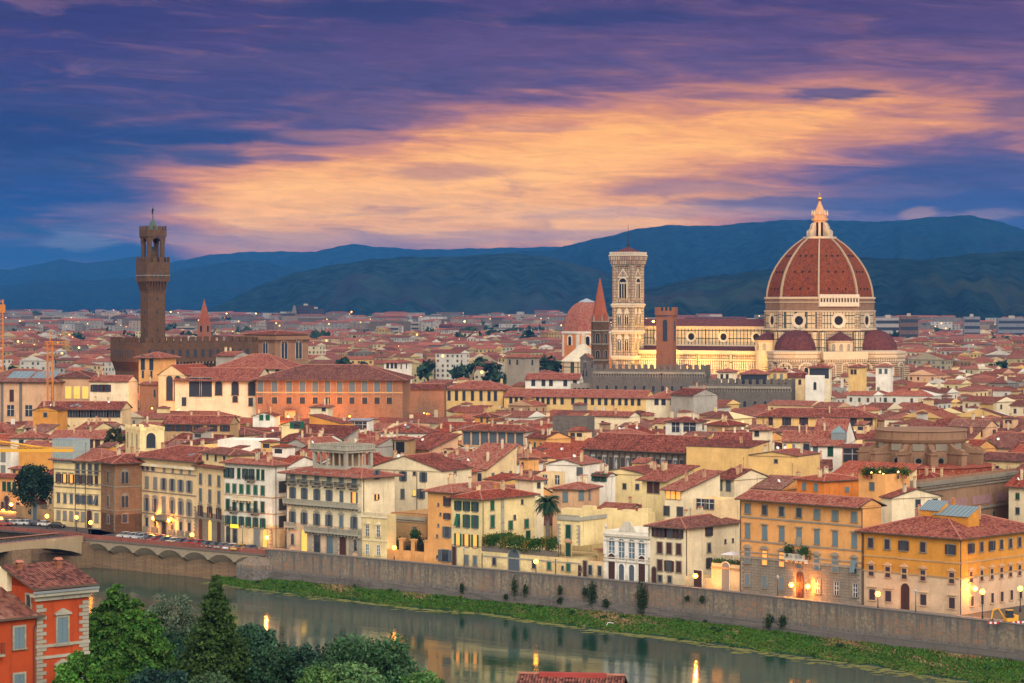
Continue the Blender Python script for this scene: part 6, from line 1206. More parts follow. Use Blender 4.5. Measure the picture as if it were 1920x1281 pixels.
# ================================================================== THE TOWN BEHIND
def srow(b, z, cols, w=1.0, h=1.7, st='n', sc='sh_brown', face='f', stone='gray_stone', margin=.8):
    L = b.W if face == 'f' else b.D
    if isinstance(cols, int): pos = [(-L + margin + (L - 2 * margin) * (i + .5) / cols) if face == 'f' else margin + (L - 2 * margin) * (i + .5) / cols for i in range(cols)]
    else: pos = [b.fx(p) if face == 'f' else b.sy(p) for p in cols]
    if z > 90: z = zof(z, b.Yf(pos[0]) if face == 'f' else b.Ys(pos[0])) - h / 2
    elif z < 0: z = b.H + z - h / 2
    for i, x in enumerate(pos): small_window(b.root, x, z, w, h, st if isinstance(st, str) else st[i % len(st)], sc, face, stone)
def mid(label, pl, pc, pr, py, H=16.0, Y=None, th=-37, D=None, wall='cream', roof='gx', tile='roof_red', pitch=.33, over=.7, win=(), ch=2, vis=None, cat='house', name='townhouse', par=0.0, dish=0, ant=1, sky=0, dorm=0, **k):
    b = B(name, label, cat, *house_at(pl, pc, pr, py, None if Y else H, Y, rad(th), D, vis=vis or py + 30), wall=wall, roof=roof, tile=tile, pitch=pitch, over=over, par=par, **k)
    for q in win: srow(b, *q)
    if roof != 'flat': b.chimneys(ch); b.clutter(dish, ant, sky, dorm)
    return b
# graffito loggia
b = mid('long dark house with eight pale painted panels under a deep red roof', 1094, 1287, None, 849, 17, th=-38, D=17, wall='dark_stone', roof='gx', pitch=.4, over=1.3, ch=0, vis=880)
for i in range(17):
    x = -b.W + 1.5 + (b.W - 3) * i / 16
    if i % 2: m = MB(); m.box(x - .85, x + .85, -.12, .02, b.H - 6.6, b.H - 1.6); m.box(x - .6, x + .6, -.16, -.119, b.H - 6.1, b.H - 2.1, 1); m.prism([(x, b.H - 5.8), (x + .4, b.H - 4.1), (x, b.H - 2.4), (x - .4, b.H - 4.1)], -.2, -.159, 0); m.build('painted_panel', [flat('panel_pale', (.42, .44, .42), .8), flat('panel_dark', (.10, .115, .125), .8)], b.root)
    else: small_window(b.root, x, b.H - 6.6, 1.2, 4.6, 'n', 'sh_slate')
    m = MB(); m.box(x + b.W / 38 - .14, x + b.W / 38 + .14, -.35, -.02, b.H - 7.2, b.H - .8); m.build('post', M['eave_wood'], b.root)
b.string(b.H - 7.4, .5, .5, 'gray_stone')
# big yellow party walls
b = mid('wide blank yellow party wall house with sloping top, right of painted panel house', 1287, 1404, 1420, 841, 19.5, th=-32, wall='yellow', roof='sl' if False else 'sb', pitch=.1, over=.15, D=12, vis=895, ch=1)
b = mid('blank yellow gabled house end with one tiny window', 1404, 1495, 1500, 857, 19, Y=592, th=-30, wall='yellow', roof='gy', pitch=.16, over=.15, D=14, vis=895, win=[(865, [1455], .9, .9)], ch=3, dish=2)
# yellow gabled house with green shutters
b = mid('yellow house with wide blank gable wall and small green shuttered top window', 1116, 1212, 1216, 891, 17, Y=572, th=-28, wall='butter', roof='gy', pitch=.18, over=.2, D=15, vis=945, win=[(912, [1171, 1195], .9, 1.3)], ch=2)
b = mid('little red roofed attic house with green shutters left of the blank yellow gable', 1112, 1141, 1152, 893, 17.5, Y=566, th=-34, wall='white', roof='gx', pitch=.3, win=[(895, [1117, 1130], 1.1, 1.9, 'o', 'sh_green')], vis=905)
b = mid('cream house with two blue shuttered windows right of the palm', 1036, 1095, 1118, 919, 15.5, Y=540, th=-22, wall='pink', roof='hip', pitch=.25, win=[(932, [1060], 1.2, 2.2, 'c', 'sh_blue'), (928, [1092 - 2], 1.2, 2.4, 'c', 'sh_blue'), (928, [1105], 1.1, 2.2, 'c', 'sh_blue', 's')], vis=948, D=10)
b = mid('square cream house with pyramid red roof above the green shuttered house', 966, 1000, 1019, 901, 17.5, th=-50, wall='pale', roof='hip', pitch=.42, win=[(910, [1010], .9, 1.2, 'n', 'sh_brown', 's')], vis=926)
b = mid('small orange chimney like tower house with flat tiled top', 974, 990, 1010, 862, 20, th=-45, wall='apricot', roof='hip', pitch=.18, over=.3, win=[(872, [980], .7, 1.2)], vis=878, ch=1)
b = mid('yellow terrace house with iron balcony between pyramid roof and palm', 1000, 1030, 1060, 888, 18, Y=568, th=-30, wall='cream', roof='flat', par=.8, win=[(899, [1022, 1047 - 2], 1.0, 2.0, 'm')], vis=912)
b = mid('big white house with stepped gable wall and one shuttered window', 1024, 1090, 1126, 873, 17, th=-25, wall='white', roof='gy', pitch=.26, over=.3, win=[(884, [1087], 1.5, 1.9, 'c', 'sh_slate')], vis=893, dish=1, D=14)
b = mid('wide white house with long open roof loggia under a red hipped roof', 866, 985, 1006, 809, 19, th=-24, wall='white', roof='hip', pitch=.3, over=1.3, ch=1, vis=838)
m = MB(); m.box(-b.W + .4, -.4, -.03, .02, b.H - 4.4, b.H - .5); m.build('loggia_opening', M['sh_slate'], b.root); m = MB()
for k in range(8): x = -b.W + .3 + (b.W - .6) * k / 7; m.box(x - .22, x + .22, -.3, -.031, b.H - 4.4, b.H - .3)
m.box(-b.W, 0, -.35, -.031, b.H - 4.9, b.H - 4.4); m.build('post', M['pink'], b.root)
b = mid('ochre gabled house with blue green shutters below the loggia house', 988, 1024, 1070, 823, 18.5, th=-55, wall='apricot', roof='gx', pitch=.35, win=[(835, [993, 1003, 1014], .9, 1.8, 'c', 'sh_green')], vis=842)
b = mid('windowless grey rubble wall block behind the ochre gabled house', 1036, 1101, 1104, 782, 22, th=-18, wall='grey_rubble', roof='flat', vis=820, D=8)
b = mid('small vivid ochre cube house with red pyramid roof', 890, 918, 935, 782, 19, th=-30, wall='ochre', roof='hip', pitch=.35, win=[(788, [903, 914], .8, 1.4)], vis=797)
b = mid('white house with two broad dark windows right of the rubble block', 1248, 1306, 1325, 792, 17.5, th=-24, wall='white', roof='hip', pitch=.25, over=1.0, win=[(801, [1267], 2.6, 3.2, 'm'), (801, [1293], 4.2, 3.2, 'm'), (800, [1318], 1.4, 2.0, 'n', 'sh_brown', 's')], vis=818)
b = mid('pale house with mottled red roof and blank square end wall', 1100, 1180, 1200, 782, 17, th=-30, wall='pale', roof='gx', win=[(795, [1130], 1.0, 2.0, 'c', 'sh_brown')], vis=800)
# long yellow gallery building
b = mid('taller left end of long yellow gallery with seven narrow windows', 834, 943, None, 731, Y=1010, th=-16, D=16, wall='yellow', roof='hip', pitch=.36, over=1.0, win=[(742, [842, 856, 870, 886, 902, 917, 929], 1.3, 4.0)], ch=0, ant=0, vis=757)
b = mid('long low yellow gallery with a row of many small windows under red roof', 945, 1211, 1225, 747, Y=985, th=-20, D=13, wall='yellow', roof='gx', pitch=.4, over=.9, win=[(751, [958, 968, 978, 988, 998, 1008, 1018, 1028, 1040, 1054, 1074, 1098, 1111, 1124, 1136, 1149, 1162, 1174, 1186, 1198], 1.3, 2.6)], ch=0, ant=0, vis=765)
b.string(b.H - 7.2, 1.0, 1.2, 'dark_stone')
b = mid('white house with five dark windows behind the long yellow gallery', 985, 1086, None, 712, Y=1060, th=-10, D=12, wall='white', roof='gx', pitch=.35, over=1.0, win=[(718, [1000, 1019, 1033, 1060, 1078], 1.6, 2.6)], vis=735, ch=0)
b = mid('grey stone house with round arched openings below the small bell gable', 1070, 1170, None, 720, Y=1045, th=-12, D=12, wall='gray_stone', roof='flat', par=1, win=[(733, [1078, 1086, 1094, 1102, 1140, 1150], 1.3, 2.6)], vis=735)
b = mid('white hipped corner house at right end of the long yellow gallery', 1211, 1270, 1290, 748, Y=950, th=-18, wall='pale', roof='hip', pitch=.4, win=[(754, [1231, 1244], 1.6, 2.2), (754, [1260], 1.2, 2.2)], vis=778)
b = mid('plain grey plaster gable house right of the white corner house', 1258, 1300, 1345, 742, Y=935, th=-50, wall='grey', roof='gx', vis=765)
# right-hand middle distance
b = mid('long yellow house with seven brown shuttered windows across the middle', 1418, 1640, None, 783, 17, th=-12, D=14, wall='yellow', roof='hip', pitch=.33, over=1.2, win=[(790, [1445, 1475, 1507, 1537, 1567, 1598, 1628], 1.5, 2.7, ['c', 'o', 'o', 'c', 'o', 'o', 'o'])], vis=805, ch=3)
b = mid('whitewashed house with grey shutters under a broad mottled roof', 1336, 1411, 1420, 829, 16.5, th=-14, wall='white', roof='gx', pitch=.36, win=[(836, [1352, 1380, 1396], 1.4, 1.8, 'o', 'sh_slate')], vis=840, D=12)
b = mid('slim cream lookout tower house with hipped cap', 1411, 1440, 1448, 807, 21, Y=660, th=-18, wall='pale', roof='hip', pitch=.3, over=.8, win=[(812, [1419], 1.2, 1.8)], vis=838, D=6)
b = mid('white house with one glowing window and blue shutters', 1467, 1520, 1526, 829, 16, th=-10, wall='pale', roof='gx', pitch=.36, win=[(841, [1480], 1.6, 2.6, 'oL', 'sh_blue'), (841, [1512], 1.6, 2.6, 'o', 'sh_blue')], vis=858, D=14)
b = mid('white gabled house with glass roof lantern and green door on its terrace', 1520, 1580, 1604, 837, 16.5, Y=655, th=-14, wall='white', roof='gx', pitch=.38, win=[(843, [1529], 1.2, 1.6, 'c', 'sh_slate'), (845, [1557], 1.4, 3.0, 'c', 'sh_dkgreen')], vis=872, sky=1)
m = MB(); m.box(-1.9, 1.9, -1.9, 1.9, -1.5, 1.2, 0); m.lathe([(2.9, 1.2), (.1, 3.0)], 4, ph=math.pi / 4, m=1); m.build('roof_lantern', [M['lead'], M['glass_roof']], b.roof, (b.fx(1569), 5, rooflevel(b, -5, 5)))
b = mid('vivid orange box house with big white framed windows', 1581, 1643, 1650, 841, 17, Y=635, th=-6, wall='ochre', roof='sb', pitch=.06, over=.4, win=[(854, [1598], 4.6, 3.4, 'm'), (854, [1632], 4.0, 3.4, 'm')], vis=872, D=8, ch=1)
b = mid('low cream house with dark mottled lean-to roof under the white houses', 1495, 1560, 1572, 880, 13, th=-6, wall='cream', roof='gx', pitch=.42, tile='roof_old', win=[(886, [1500, 1515, 1538], 1.2, 1.9, 'c', 'sh_green')], vis=892, D=9)
b = mid('bright orange house with awning and low roofs behind the apricot palace', 1494, 1545, 1616, 903, 15.5, Y=520, th=-55, wall='orange', roof='hip', pitch=.2, tile='roof_fresh', win=[(912, [1508, 1530], 1.2, 1.6, 'c', 'sh_blue'), (918, [1588], 1.0, 1.0, 'c', 'sh_blue', 's')], vis=925)
b = mid('orange terraced house with lamp lit plant pots on its flat roof', 1610, 1660, 1706, 890, 20, Y=505, th=-45, wall='apricot', roof='flat', par=1.0, win=[(912, [1635], 1.2, 1.6, 'c', 'sh_slate')], vis=945); terr = b
b = mid('cream gabled house end with two small dark windows beside the library front', 1652, 1672, 1764, 935, 16, Y=480, th=-62, wall='pale', roof='gx', pitch=.25, over=.4, win=[(944, [1721, 1753], 1.2, 1.5, 'n', 'sh_brown', 's')], vis=958)
# behind the pale house with brown shutters
b = mid('yellow house with broad tiled roof and brown shuttered window left of glowing house', 1204, 1247, 1300, 903, 17.5, Y=525, th=-42, wall='butter', roof='sb', pitch=.24, win=[(914, [1219, 1231], 1.6, 2.4, 'c', 'sh_brown')], vis=975, over=1.1)
b = mid('cream house with three glowing windows under a striped roof', 1246, 1280, 1350, 921, 15.5, Y=512, th=-42, wall='pale', roof='sb', pitch=.24, win=[(928, [1253, 1262, 1272], 1.1, 1.6, 'L'), (958, [1250, 1275], 1.6, 2.0, 'n')], vis=975, over=.9)
b = mid('cream roof terrace house with striped awning and olive tree pot', 1300, 1352, 1388, 938, 16, Y=500, th=-35, wall='cream', roof='flat', par=.9, win=[(945, [1315, 1330], 2.2, 2.0, 'm')], vis=985)
b = mid('pale house with mottled gable and slate shutters above the roof terrace', 1340, 1376, 1440, 900, 18, Y=530, th=-45, wall='pale', roof='gx', pitch=.3, win=[(910, [1350, 1366], 1.3, 2.2, 'c', 'sh_slate')], vis=935)
# left-hand middle distance
b = mid('long white parapet wall house behind the green shuttered palace', 408, 500, 516, 826, 19, th=-12, wall='white', roof='flat', par=.8, vis=842, D=12)
b = mid('house with dark open loggia beside an orange side wall', 720, 762, 792, 826, 19, th=-14, wall='tan', roof='hip', pitch=.2, over=.6, vis=860, D=9)
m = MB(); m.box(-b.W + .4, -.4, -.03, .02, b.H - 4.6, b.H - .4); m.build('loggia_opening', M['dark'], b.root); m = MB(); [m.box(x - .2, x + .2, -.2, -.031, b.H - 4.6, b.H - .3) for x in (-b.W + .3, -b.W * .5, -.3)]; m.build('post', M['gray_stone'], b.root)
b = mid('small white house with curved shadowed wall above roof loggia', 660, 705, 760, 838, 17.5, th=-40, wall='grey', roof='gx', vis=850)
b = mid('yellow gabled house with green shuttered double window', 528, 560, 592, 797, 18, Y=745, th=-10, wall='butter', roof='gy', pitch=.3, over=.4, win=[(797, [575 - 18, ], 2.2, 2.2, 'o', 'sh_green')], vis=810, D=10)
b = mid('orange plastered sloping house wall below the long brown palace', 580, 640, 650, 795, 18, th=-30, wall='ochre', roof='sl', pitch=.2, over=.2, vis=805, D=7)
b = mid('white gabled house with two green shutters left of orange sloping wall', 474, 515, 520, 781, 17.5, th=-5, wall='white', roof='gy', pitch=.28, over=.6, win=[(783, [490, 502], 1.3, 1.8, 'c', 'sh_green')], vis=795, D=10)
b = mid('small cream house with red cap poking above orange lit palace foot', 582, 615, 620, 764, 21, th=-8, wall='pale', roof='hip', pitch=.25, win=[(767, [607], 1.3, 1.4)], vis=775, D=8)
b = mid('broad white house with wide red hipped roof and skylights', 714, 800, 815, 812, 16, th=-10, wall='white', roof='hip', pitch=.36, vis=822, sky=2, D=13, dish=1)
b = mid('glass topped white terrace house with zinc canopy', 653, 690, 702, 790, 18, th=-12, wall='white', roof='sb', pitch=.05, tile='zinc', over=.4, win=[(798, [665, 680], 2.6, 2.4, 'm')], vis=805, D=7, ch=0)
b = mid('butter yellow house with three arched openings and crenellated terrace', 235, 262, 308, 808, 21, Y=672, th=-68, wall='butter', roof='flat', par=.9, vis=842)
b.row(824, [240, 248, 257], .9, 4.4, 'an', stone='pale'); b.row(826, [283], 2.6, 4.2, 'an', stone='pale', face='s'); merlon_parts(b.root, 'butter', b.W, b.D, b.H, .1, .9, 1.0, .9, .3)
b = mid('brown ochre house with two window rows and red roof behind the arched terrace', 305, 430, 442, 796, 18, th=-8, wall='pink' if False else 'tan', roof='gx', pitch=.36, win=[(803, [316, 334, 352, 372, 398, 422], 1.6, 1.9, 'o'), (818, [350, 366, 385], 1.5, 2.0, 'a'.replace('a', 'n'))], vis=824, D=12)
b = mid('cream house with dark arched dormer above the stone corner palace', 143, 175, 212, 806, 17, th=-25, wall='butter', roof='gx', win=[(803 + 4, [168], 2.0, 2.0)], vis=812)
b = mid('long ochre house with brown shuttered upper windows behind glazed cage', 92, 200, 206, 824, 17, Y=708, th=-6, wall='cream', roof='gx', win=[(833, [140, 155, 170, 183], 1.4, 2.4, 'c')], vis=842, D=12)
b = mid('white long low house with red roof at left behind the crane jib', 20, 80, 95, 822, 17, th=-5, wall='white', roof='hip', win=[(830, [40, 60], 1.3, 1.6)], vis=832, D=10)
b = mid('white house with low red roof between crane jib and modern attic block', 45, 110, 120, 803, 16, th=-8, wall='white', roof='gx', win=[(804, [55, 78], 2.0, 1.2)], vis=812, D=10)
b = mid('long attic storey house with dark loggia strip and solar heaters', 70, 228, 236, 768, 21.5, th=-4, wall='cream', roof='gx', pitch=.28, over=1.4, win=[(776, 14, 2.6, 2.2, 'n', 'sh_slate')], vis=786, D=14, sky=3, dish=1)
b = mid('yellow ochre house with chimney left of the long attic storey', 62, 108, 118, 770, 20, Y=775, th=-10, wall='ochre', roof='gy', pitch=.25, win=[(778, [85], 1.2, 1.4)], vis=788, D=9, dish=1)
b = mid('large beige museum block with glass skylights and tall brown pilasters', -60, 104, 118, 716, Y=900, th=-10, wall='pink', roof='hip', pitch=.3, tile='roof_old', over=1.6, win=[(742, [22], 1.6, 4.4, 'c', 'sh_brown'), (770, [20, 54], 2.6, 4.0, 'm')], vis=790, D=26, ch=0)
for px in (4, 39, 99): m = MB(); x = b.fx(px); m.box(x - .5, x + .5, -.3, .02, 0, b.H - .6); m.build('pilaster', M['dark_stone'], b.root)
for px in (28, 74): o = mk('skylight', small('big_skylight', lambda m: (m.box(-4.3, 4.3, -4, 4, -.2, .15, 0), [m.box(-4.2 + k * 2.15, -2.3 + k * 2.15, -3.8, 3.8, .151, .2, 1) for k in range(4)]), ['zinc', 'glass_roof']), b.roof, (b.fx(px), 6.5, rooflevel(b, -6, 6.5))); o.rotation_euler = (math.atan(.3), 0, 0)
b = mid('beige hall with three tall yellow lit windows', 104, 168, 172, 708, Y=905, th=-6, wall='pink', roof='hip', pitch=.3, over=1.0, tile='roof_old', win=[], vis=750, D=20, ch=0)
b.row(736, [128, 144, 160], 2.2, 4.4, 'Yn', stone='pale')
b = mid('cream hall with dark rows of windows right of the yellow lit hall', 168, 240, 268, 716, Y=880, th=-8, wall='pale', roof='gx', pitch=.3, win=[(728, [178, 190, 200], 1.6, 2.6, 'o')], vis=745, D=12)
b = mid('tall tower house with open top loggia right of the town palace corner', 260, 300, 333, 671, Y=905, th=-28, wall='apricot', roof='hip', pitch=.33, over=1.4, win=[(702, [268, 284], .9, 2.6), (680, [268, 284], 1.8, 5.4)], vis=712, D=10, ch=0)
b = mid('gabled medieval hall with tall arched windows below the town palace', 297, 347, 362, 704, Y=885, th=-20, wall='cream', roof='gy', pitch=.62, over=.4, tile='roof_fresh', vis=765, D=24, ch=0)
b.row(728, [318, 333], 2.6, 9.0, 'as', stone='tan'); b.row(725, [354], 2.2, 9.0, 'as', stone='tan', face='s')
b = mid('brick lit base house at foot of the medieval hall', 262, 302, None, 722, Y=890, th=-14, wall='brown_brick', roof='gx', pitch=.2, vis=760, D=8, win=[(738, [290], .9, 3.0)])
b = mid('white plastered house with round windows and wide roof left of long brown palace', 328, 480, None, 714, Y=880, th=-10, D=22, wall='pale', roof='gx', pitch=.34, over=1.8, tile='roof_red', vis=765, ch=0)
b.row(726, [366, 386], 4.6, 7.0, 'n', stone='pale'); b.row(728, [410, 441, 472], 2.6, 5.2, 'as', stone='tan'); b.row(748, [441], 1.8, 2.4, 'as', stone='brown_brick'); b.row(753, [345, 470], 1.6, 3.0, 'n')
b = mid('long brown stone palace with eleven tall windows lit orange from the street', 480, 755, None, 712, Y=872, th=-3, D=30, wall='brown_brick', roof='hip', pitch=.3, over=1.9, tile='roof_old', vis=778, ch=0, cat='palace', name='palazzo')
c11 = [488, 515, 542, 567, 591, 614, 637, 660, 684, 707, 730]; b.row(727, c11, 2.1, 5.0, 'nsB', stone='tan'); b.row(751, c11, 1.9, 2.4, 'ns', stone='tan'); b.string(736, .5, .25, 'tan', 'f')
b = mid('lower orange lit brick wing at right end of the long brown palace', 755, 833, None, 730, Y=930, th=-3, D=10, wall='brown_brick', roof='gx', pitch=.3, over=.8, tile='roof_red', vis=778, ch=0)
b = mid('big red hipped roof house with white walls before the granary church', 400, 540, 566, 692, Y=935, th=-12, wall='pale', roof='hip', pitch=.42, over=1.2, win=[(697, [480, 500, 520], 1.4, 1.6)], vis=700, D=24, ch=0)
b = mid('grey gable house with two blind arches in front of battlemented palace wing', 405, 440, 470, 668, Y=960, th=-40, wall='grey', roof='gx', vis=690)
b = mid('square grey stone tower house with hipped roof left of the slender spire', 950, 985, 1011, 671, Y=1150, th=-42, wall='gray_stone', roof='hip', pitch=.3, win=[(679, [956, 970], 1.2, 2.4), (680, [998], 1.2, 2.4, 'n', 'sh_brown', 's')], vis=695, ch=0)
b = mid('white lookout house with roof loggia windows left of the baptistery', 720, 745, 772, 681, Y=1080, th=-20, wall='white', roof='hip', pitch=.3, win=[(686, [752 - 25, 735, 742], 1.2, 2.2), (687, [752, 762], 1.2, 2.2, 'n', 'sh_brown', 's')], vis=700, ch=0)
# below the cathedral
for lab, pl, pc, pr, py, Y, th, wl, rf, sc in (
    ('pale house with dark roof veranda full of plants under the cathedral', 1516, 1556, 1580, 690, 1010, -12, 'pale', 'hip', None), ('white block house with one arched window under the cathedral', 1510, 1546, 1549, 705, 985, -8, 'white', 'flat', None),
    ('yellow tower house with brown roof before the cathedral south side', 1443, 1475, 1478, 697, 1000, -8, 'yellow', 'hip', 'sh_grey'), ('long veranda house with dark glazing left of yellow tower house', 1387, 1440, 1444, 702, 990, -10, 'cream', 'hip', None),
    ('ochre house with low pink roof right of the yellow tower house', 1476, 1510, 1512, 708, 1015, -6, 'cream', 'gx', 'sh_brown'), ('yellow house with chimneys standing against the cathedral apse', 1591, 1610, 1616, 689, 1035, -30, 'yellow', 'hip', 'sh_brown'),
    ('small porch house with red columns below the nave windows', 1345, 1372, 1390, 698, 1030, -20, 'pale', 'hip', None), ('white top floor house right under the cathedral apse', 1642, 1670, 1690, 688, 1040, -15, 'white', 'hip', 'sh_slate')):
    b = mid(lab, pl, pc, pr, py, Y=Y, th=th, wall=wl, roof=rf, par=.6 if rf == 'flat' else 0, D=9, vis=py + 14, ch=1)
    if 'veranda' in lab: m = MB(); m.box(-b.W + .4, -.4, -.03, .02, b.H - 4.4, b.H - .3); m.build('veranda_glazing', M['pane'], b.root)
    elif 'arched' in lab: b.row(b.H - 4, [(pl + pc) / 2], 1.1, 3.0, 'an')
    else: srow(b, -1.9, 2, 1.1, 2.0, 'c' if sc else 'n', sc or 'sh_brown')
MID_LABELS = [o for o in COL.objects if o.parent is None and o.get('category') in ('house', 'palace')]
# ------------------------------------------------------------------ filling the streets
CELL = 1.0; GX0, GY0, GNX, GNY = -420, 480, 840, 1200
OCC = np.zeros((GNX, GNY), bool)
def inpoly(poly, pad=0):
    xs = [p[0] for p in poly]; ys = [p[1] for p in poly]; i0, i1 = max(0, int(min(xs) - GX0)), min(GNX, int(max(xs) - GX0) + 2); j0, j1 = max(0, int(min(ys) - GY0)), min(GNY, int(max(ys) - GY0) + 2)
    if i0 >= i1 or j0 >= j1: return None
    gx_, gy_ = np.meshgrid(np.arange(i0, i1) + GX0 + .5, np.arange(j0, j1) + GY0 + .5, indexing='ij'); ok = np.ones(gx_.shape, bool); n = len(poly)
    for k in range(n):
        (ax, ay), (bx, by) = poly[k], poly[(k + 1) % n]; ok &= ((bx - ax) * (gy_ - ay) - (by - ay) * (gx_ - ax)) >= -.2
    return i0, i1, j0, j1, ok
def mark(poly):
    r = inpoly(poly)
    if r: OCC[r[0]:r[1], r[2]:r[3]] |= r[4]
def free(poly, frac=.10):
    r = inpoly(poly)
    if not r: return True
    s = OCC[r[0]:r[1], r[2]:r[3]][r[4]]; return s.size == 0 or s.mean() < frac
for p in PLAN: mark(p)
for p in ([(DC[0] - 45, DC[1] - 45), (DC[0] + 45, DC[1] - 45), (DC[0] + 45, DC[1] + 40), (DC[0] - 45, DC[1] + 40)], rect_of((DC[0], DC[1] - 24), rad(-30.8), 118, 48), rect_of((at(1200, 600, 1330)[0], 1325), rad(-30.8), 22, 22)): mark(p)
def fits(pxa, pxb, Y, ztop):
    """lowest row a roof may reach so that what shows in the photo behind it still shows"""
    lim = 0
    for a, b_, Yg, v in GUARD:
        if Y < Yg - 1 and pxb > a + 1 and pxa < b_ - 1: lim = max(lim, v)
    return zof(lim, Y) if lim else 99
C37, S37 = math.cos(rad(-37)), math.sin(rad(-37))
WALLC = ['cream', 'pale', 'white', 'yellow', 'ochre', 'pink', 'grey', 'butter', 'tan', 'apricot', 'orange']; WALLW = [16, 20, 22, 10, 3.0, 9, 6, 12, 4, 4, 1.2]
CW = dict(cream='cream', pale='pale cream', white='white', yellow='deep yellow', ochre='ochre', pink='peach', grey='grey', butter='butter yellow', tan='tan', apricot='apricot', orange='orange')
SHC = ['sh_brown', 'sh_green', 'sh_dkgreen', 'sh_grey', 'sh_blue', 'sh_slate']; SHN = dict(sh_brown='brown', sh_green='green', sh_dkgreen='dark green', sh_grey='grey', sh_blue='pale blue', sh_slate='slate')
cand = []
v = 0.0
while v < 900:
    dp = R.uniform(9, 14); gap = R.choice((0, 0, 0, 1.5, 5)); u = -420 + R.uniform(0, 10)
    while u < 420:
        wd = R.choice((7, 8, 9, 10, 11, 12, 14, 17, 20)) * R.uniform(.9, 1.1); jit = rad(R.uniform(-4, 4)) + (rad(R.choice((-14, 12, 18))) if R.random() < .18 else 0)
        off = R.uniform(-2.0, 2.0)
        # local frame: u along the river, v away from it
        x, y = u * C37 - (v + off) * S37, 555 + u * S37 + (v + off) * C37
        cand.append((x, y, wd, dp * R.uniform(.85, 1.1), rad(-37) + jit)); u += wd + R.choice((0, .2, .2, 1.2, 2.5, 6))
    v += dp + gap
def px_of(p): return CX + p[0] / p[1] * F
cand = [c for c in cand if 500 < c[1] < 1660]
cand.sort(key=lambda c: c[1])
small_far = []; auto = []; NAUTO = 215
def frontline(px): return lerp(FRONT, px)
for x, y, wd, dp, th in cand:
    poly = rect_of((x, y), th, wd, dp)
    pxs = [px_of(p) for p in poly]; pa, pb = min(pxs), max(pxs)
    if pb < -60 or pa > 1990: continue
    if any(p[1] < frontline(px_of(p)) + 15 for p in poly): continue
    if not free(poly): continue
    H = R.gauss(15.2, 2.2) + (2.0 if R.random() < .12 else 0); H = max(10.5, min(21, H)); ymin = min(p[1] for p in poly)
    top = fits(pa, pb, ymin, H); rise = min(wd, dp) * .5 * .34 + .5
    if H + rise + 1.0 > top: H = top - rise - 1.0
    if H < 7.5: continue
    roof = R.choices(('gx', 'gy', 'hip', 'sb', 'flat'), (40, 16, 26, 11, 7))[0]
    mark(poly)
    rec = dict(x=x, y=y, wd=wd, dp=dp, th=th, H=H, roof=roof, wall=R.choices(WALLC, WALLW)[0], tile=R.choices(('roof_red', 'roof_fresh', 'roof_old'), (5, 3, 3))[0], px=(pa + pb) / 2, sc=R.choice(SHC))
    (auto if len(auto) < NAUTO else small_far).append(rec)
print('AUTO', len(auto), 'FAR', len(small_far), 'hand', len(MID_LABELS), 'maxY', max(a['y'] for a in auto))
AREA = [(0, 'by the left edge'), (150, 'above the stone corner palace'), (290, 'above the long cream palace'), (420, 'above the green shuttered palace'), (540, 'above the columned roof loggia'), (700, 'above the plain white house'), (830, 'above the palm and pergola'), (1000, 'left of the painted panel house'), (1120, 'near the painted panel house'), (1290, 'above the yellow party walls'), (1430, 'above the apricot palace'), (1600, 'left of the library apse'), (1760, 'right of the library apse')]
for r in auto: r['row'] = 572 + (56 - r['H']) * F / r['y']; r['area'] = next(t for p, t in reversed(AREA) if r['px'] >= p or p == 0); 
USED = {}
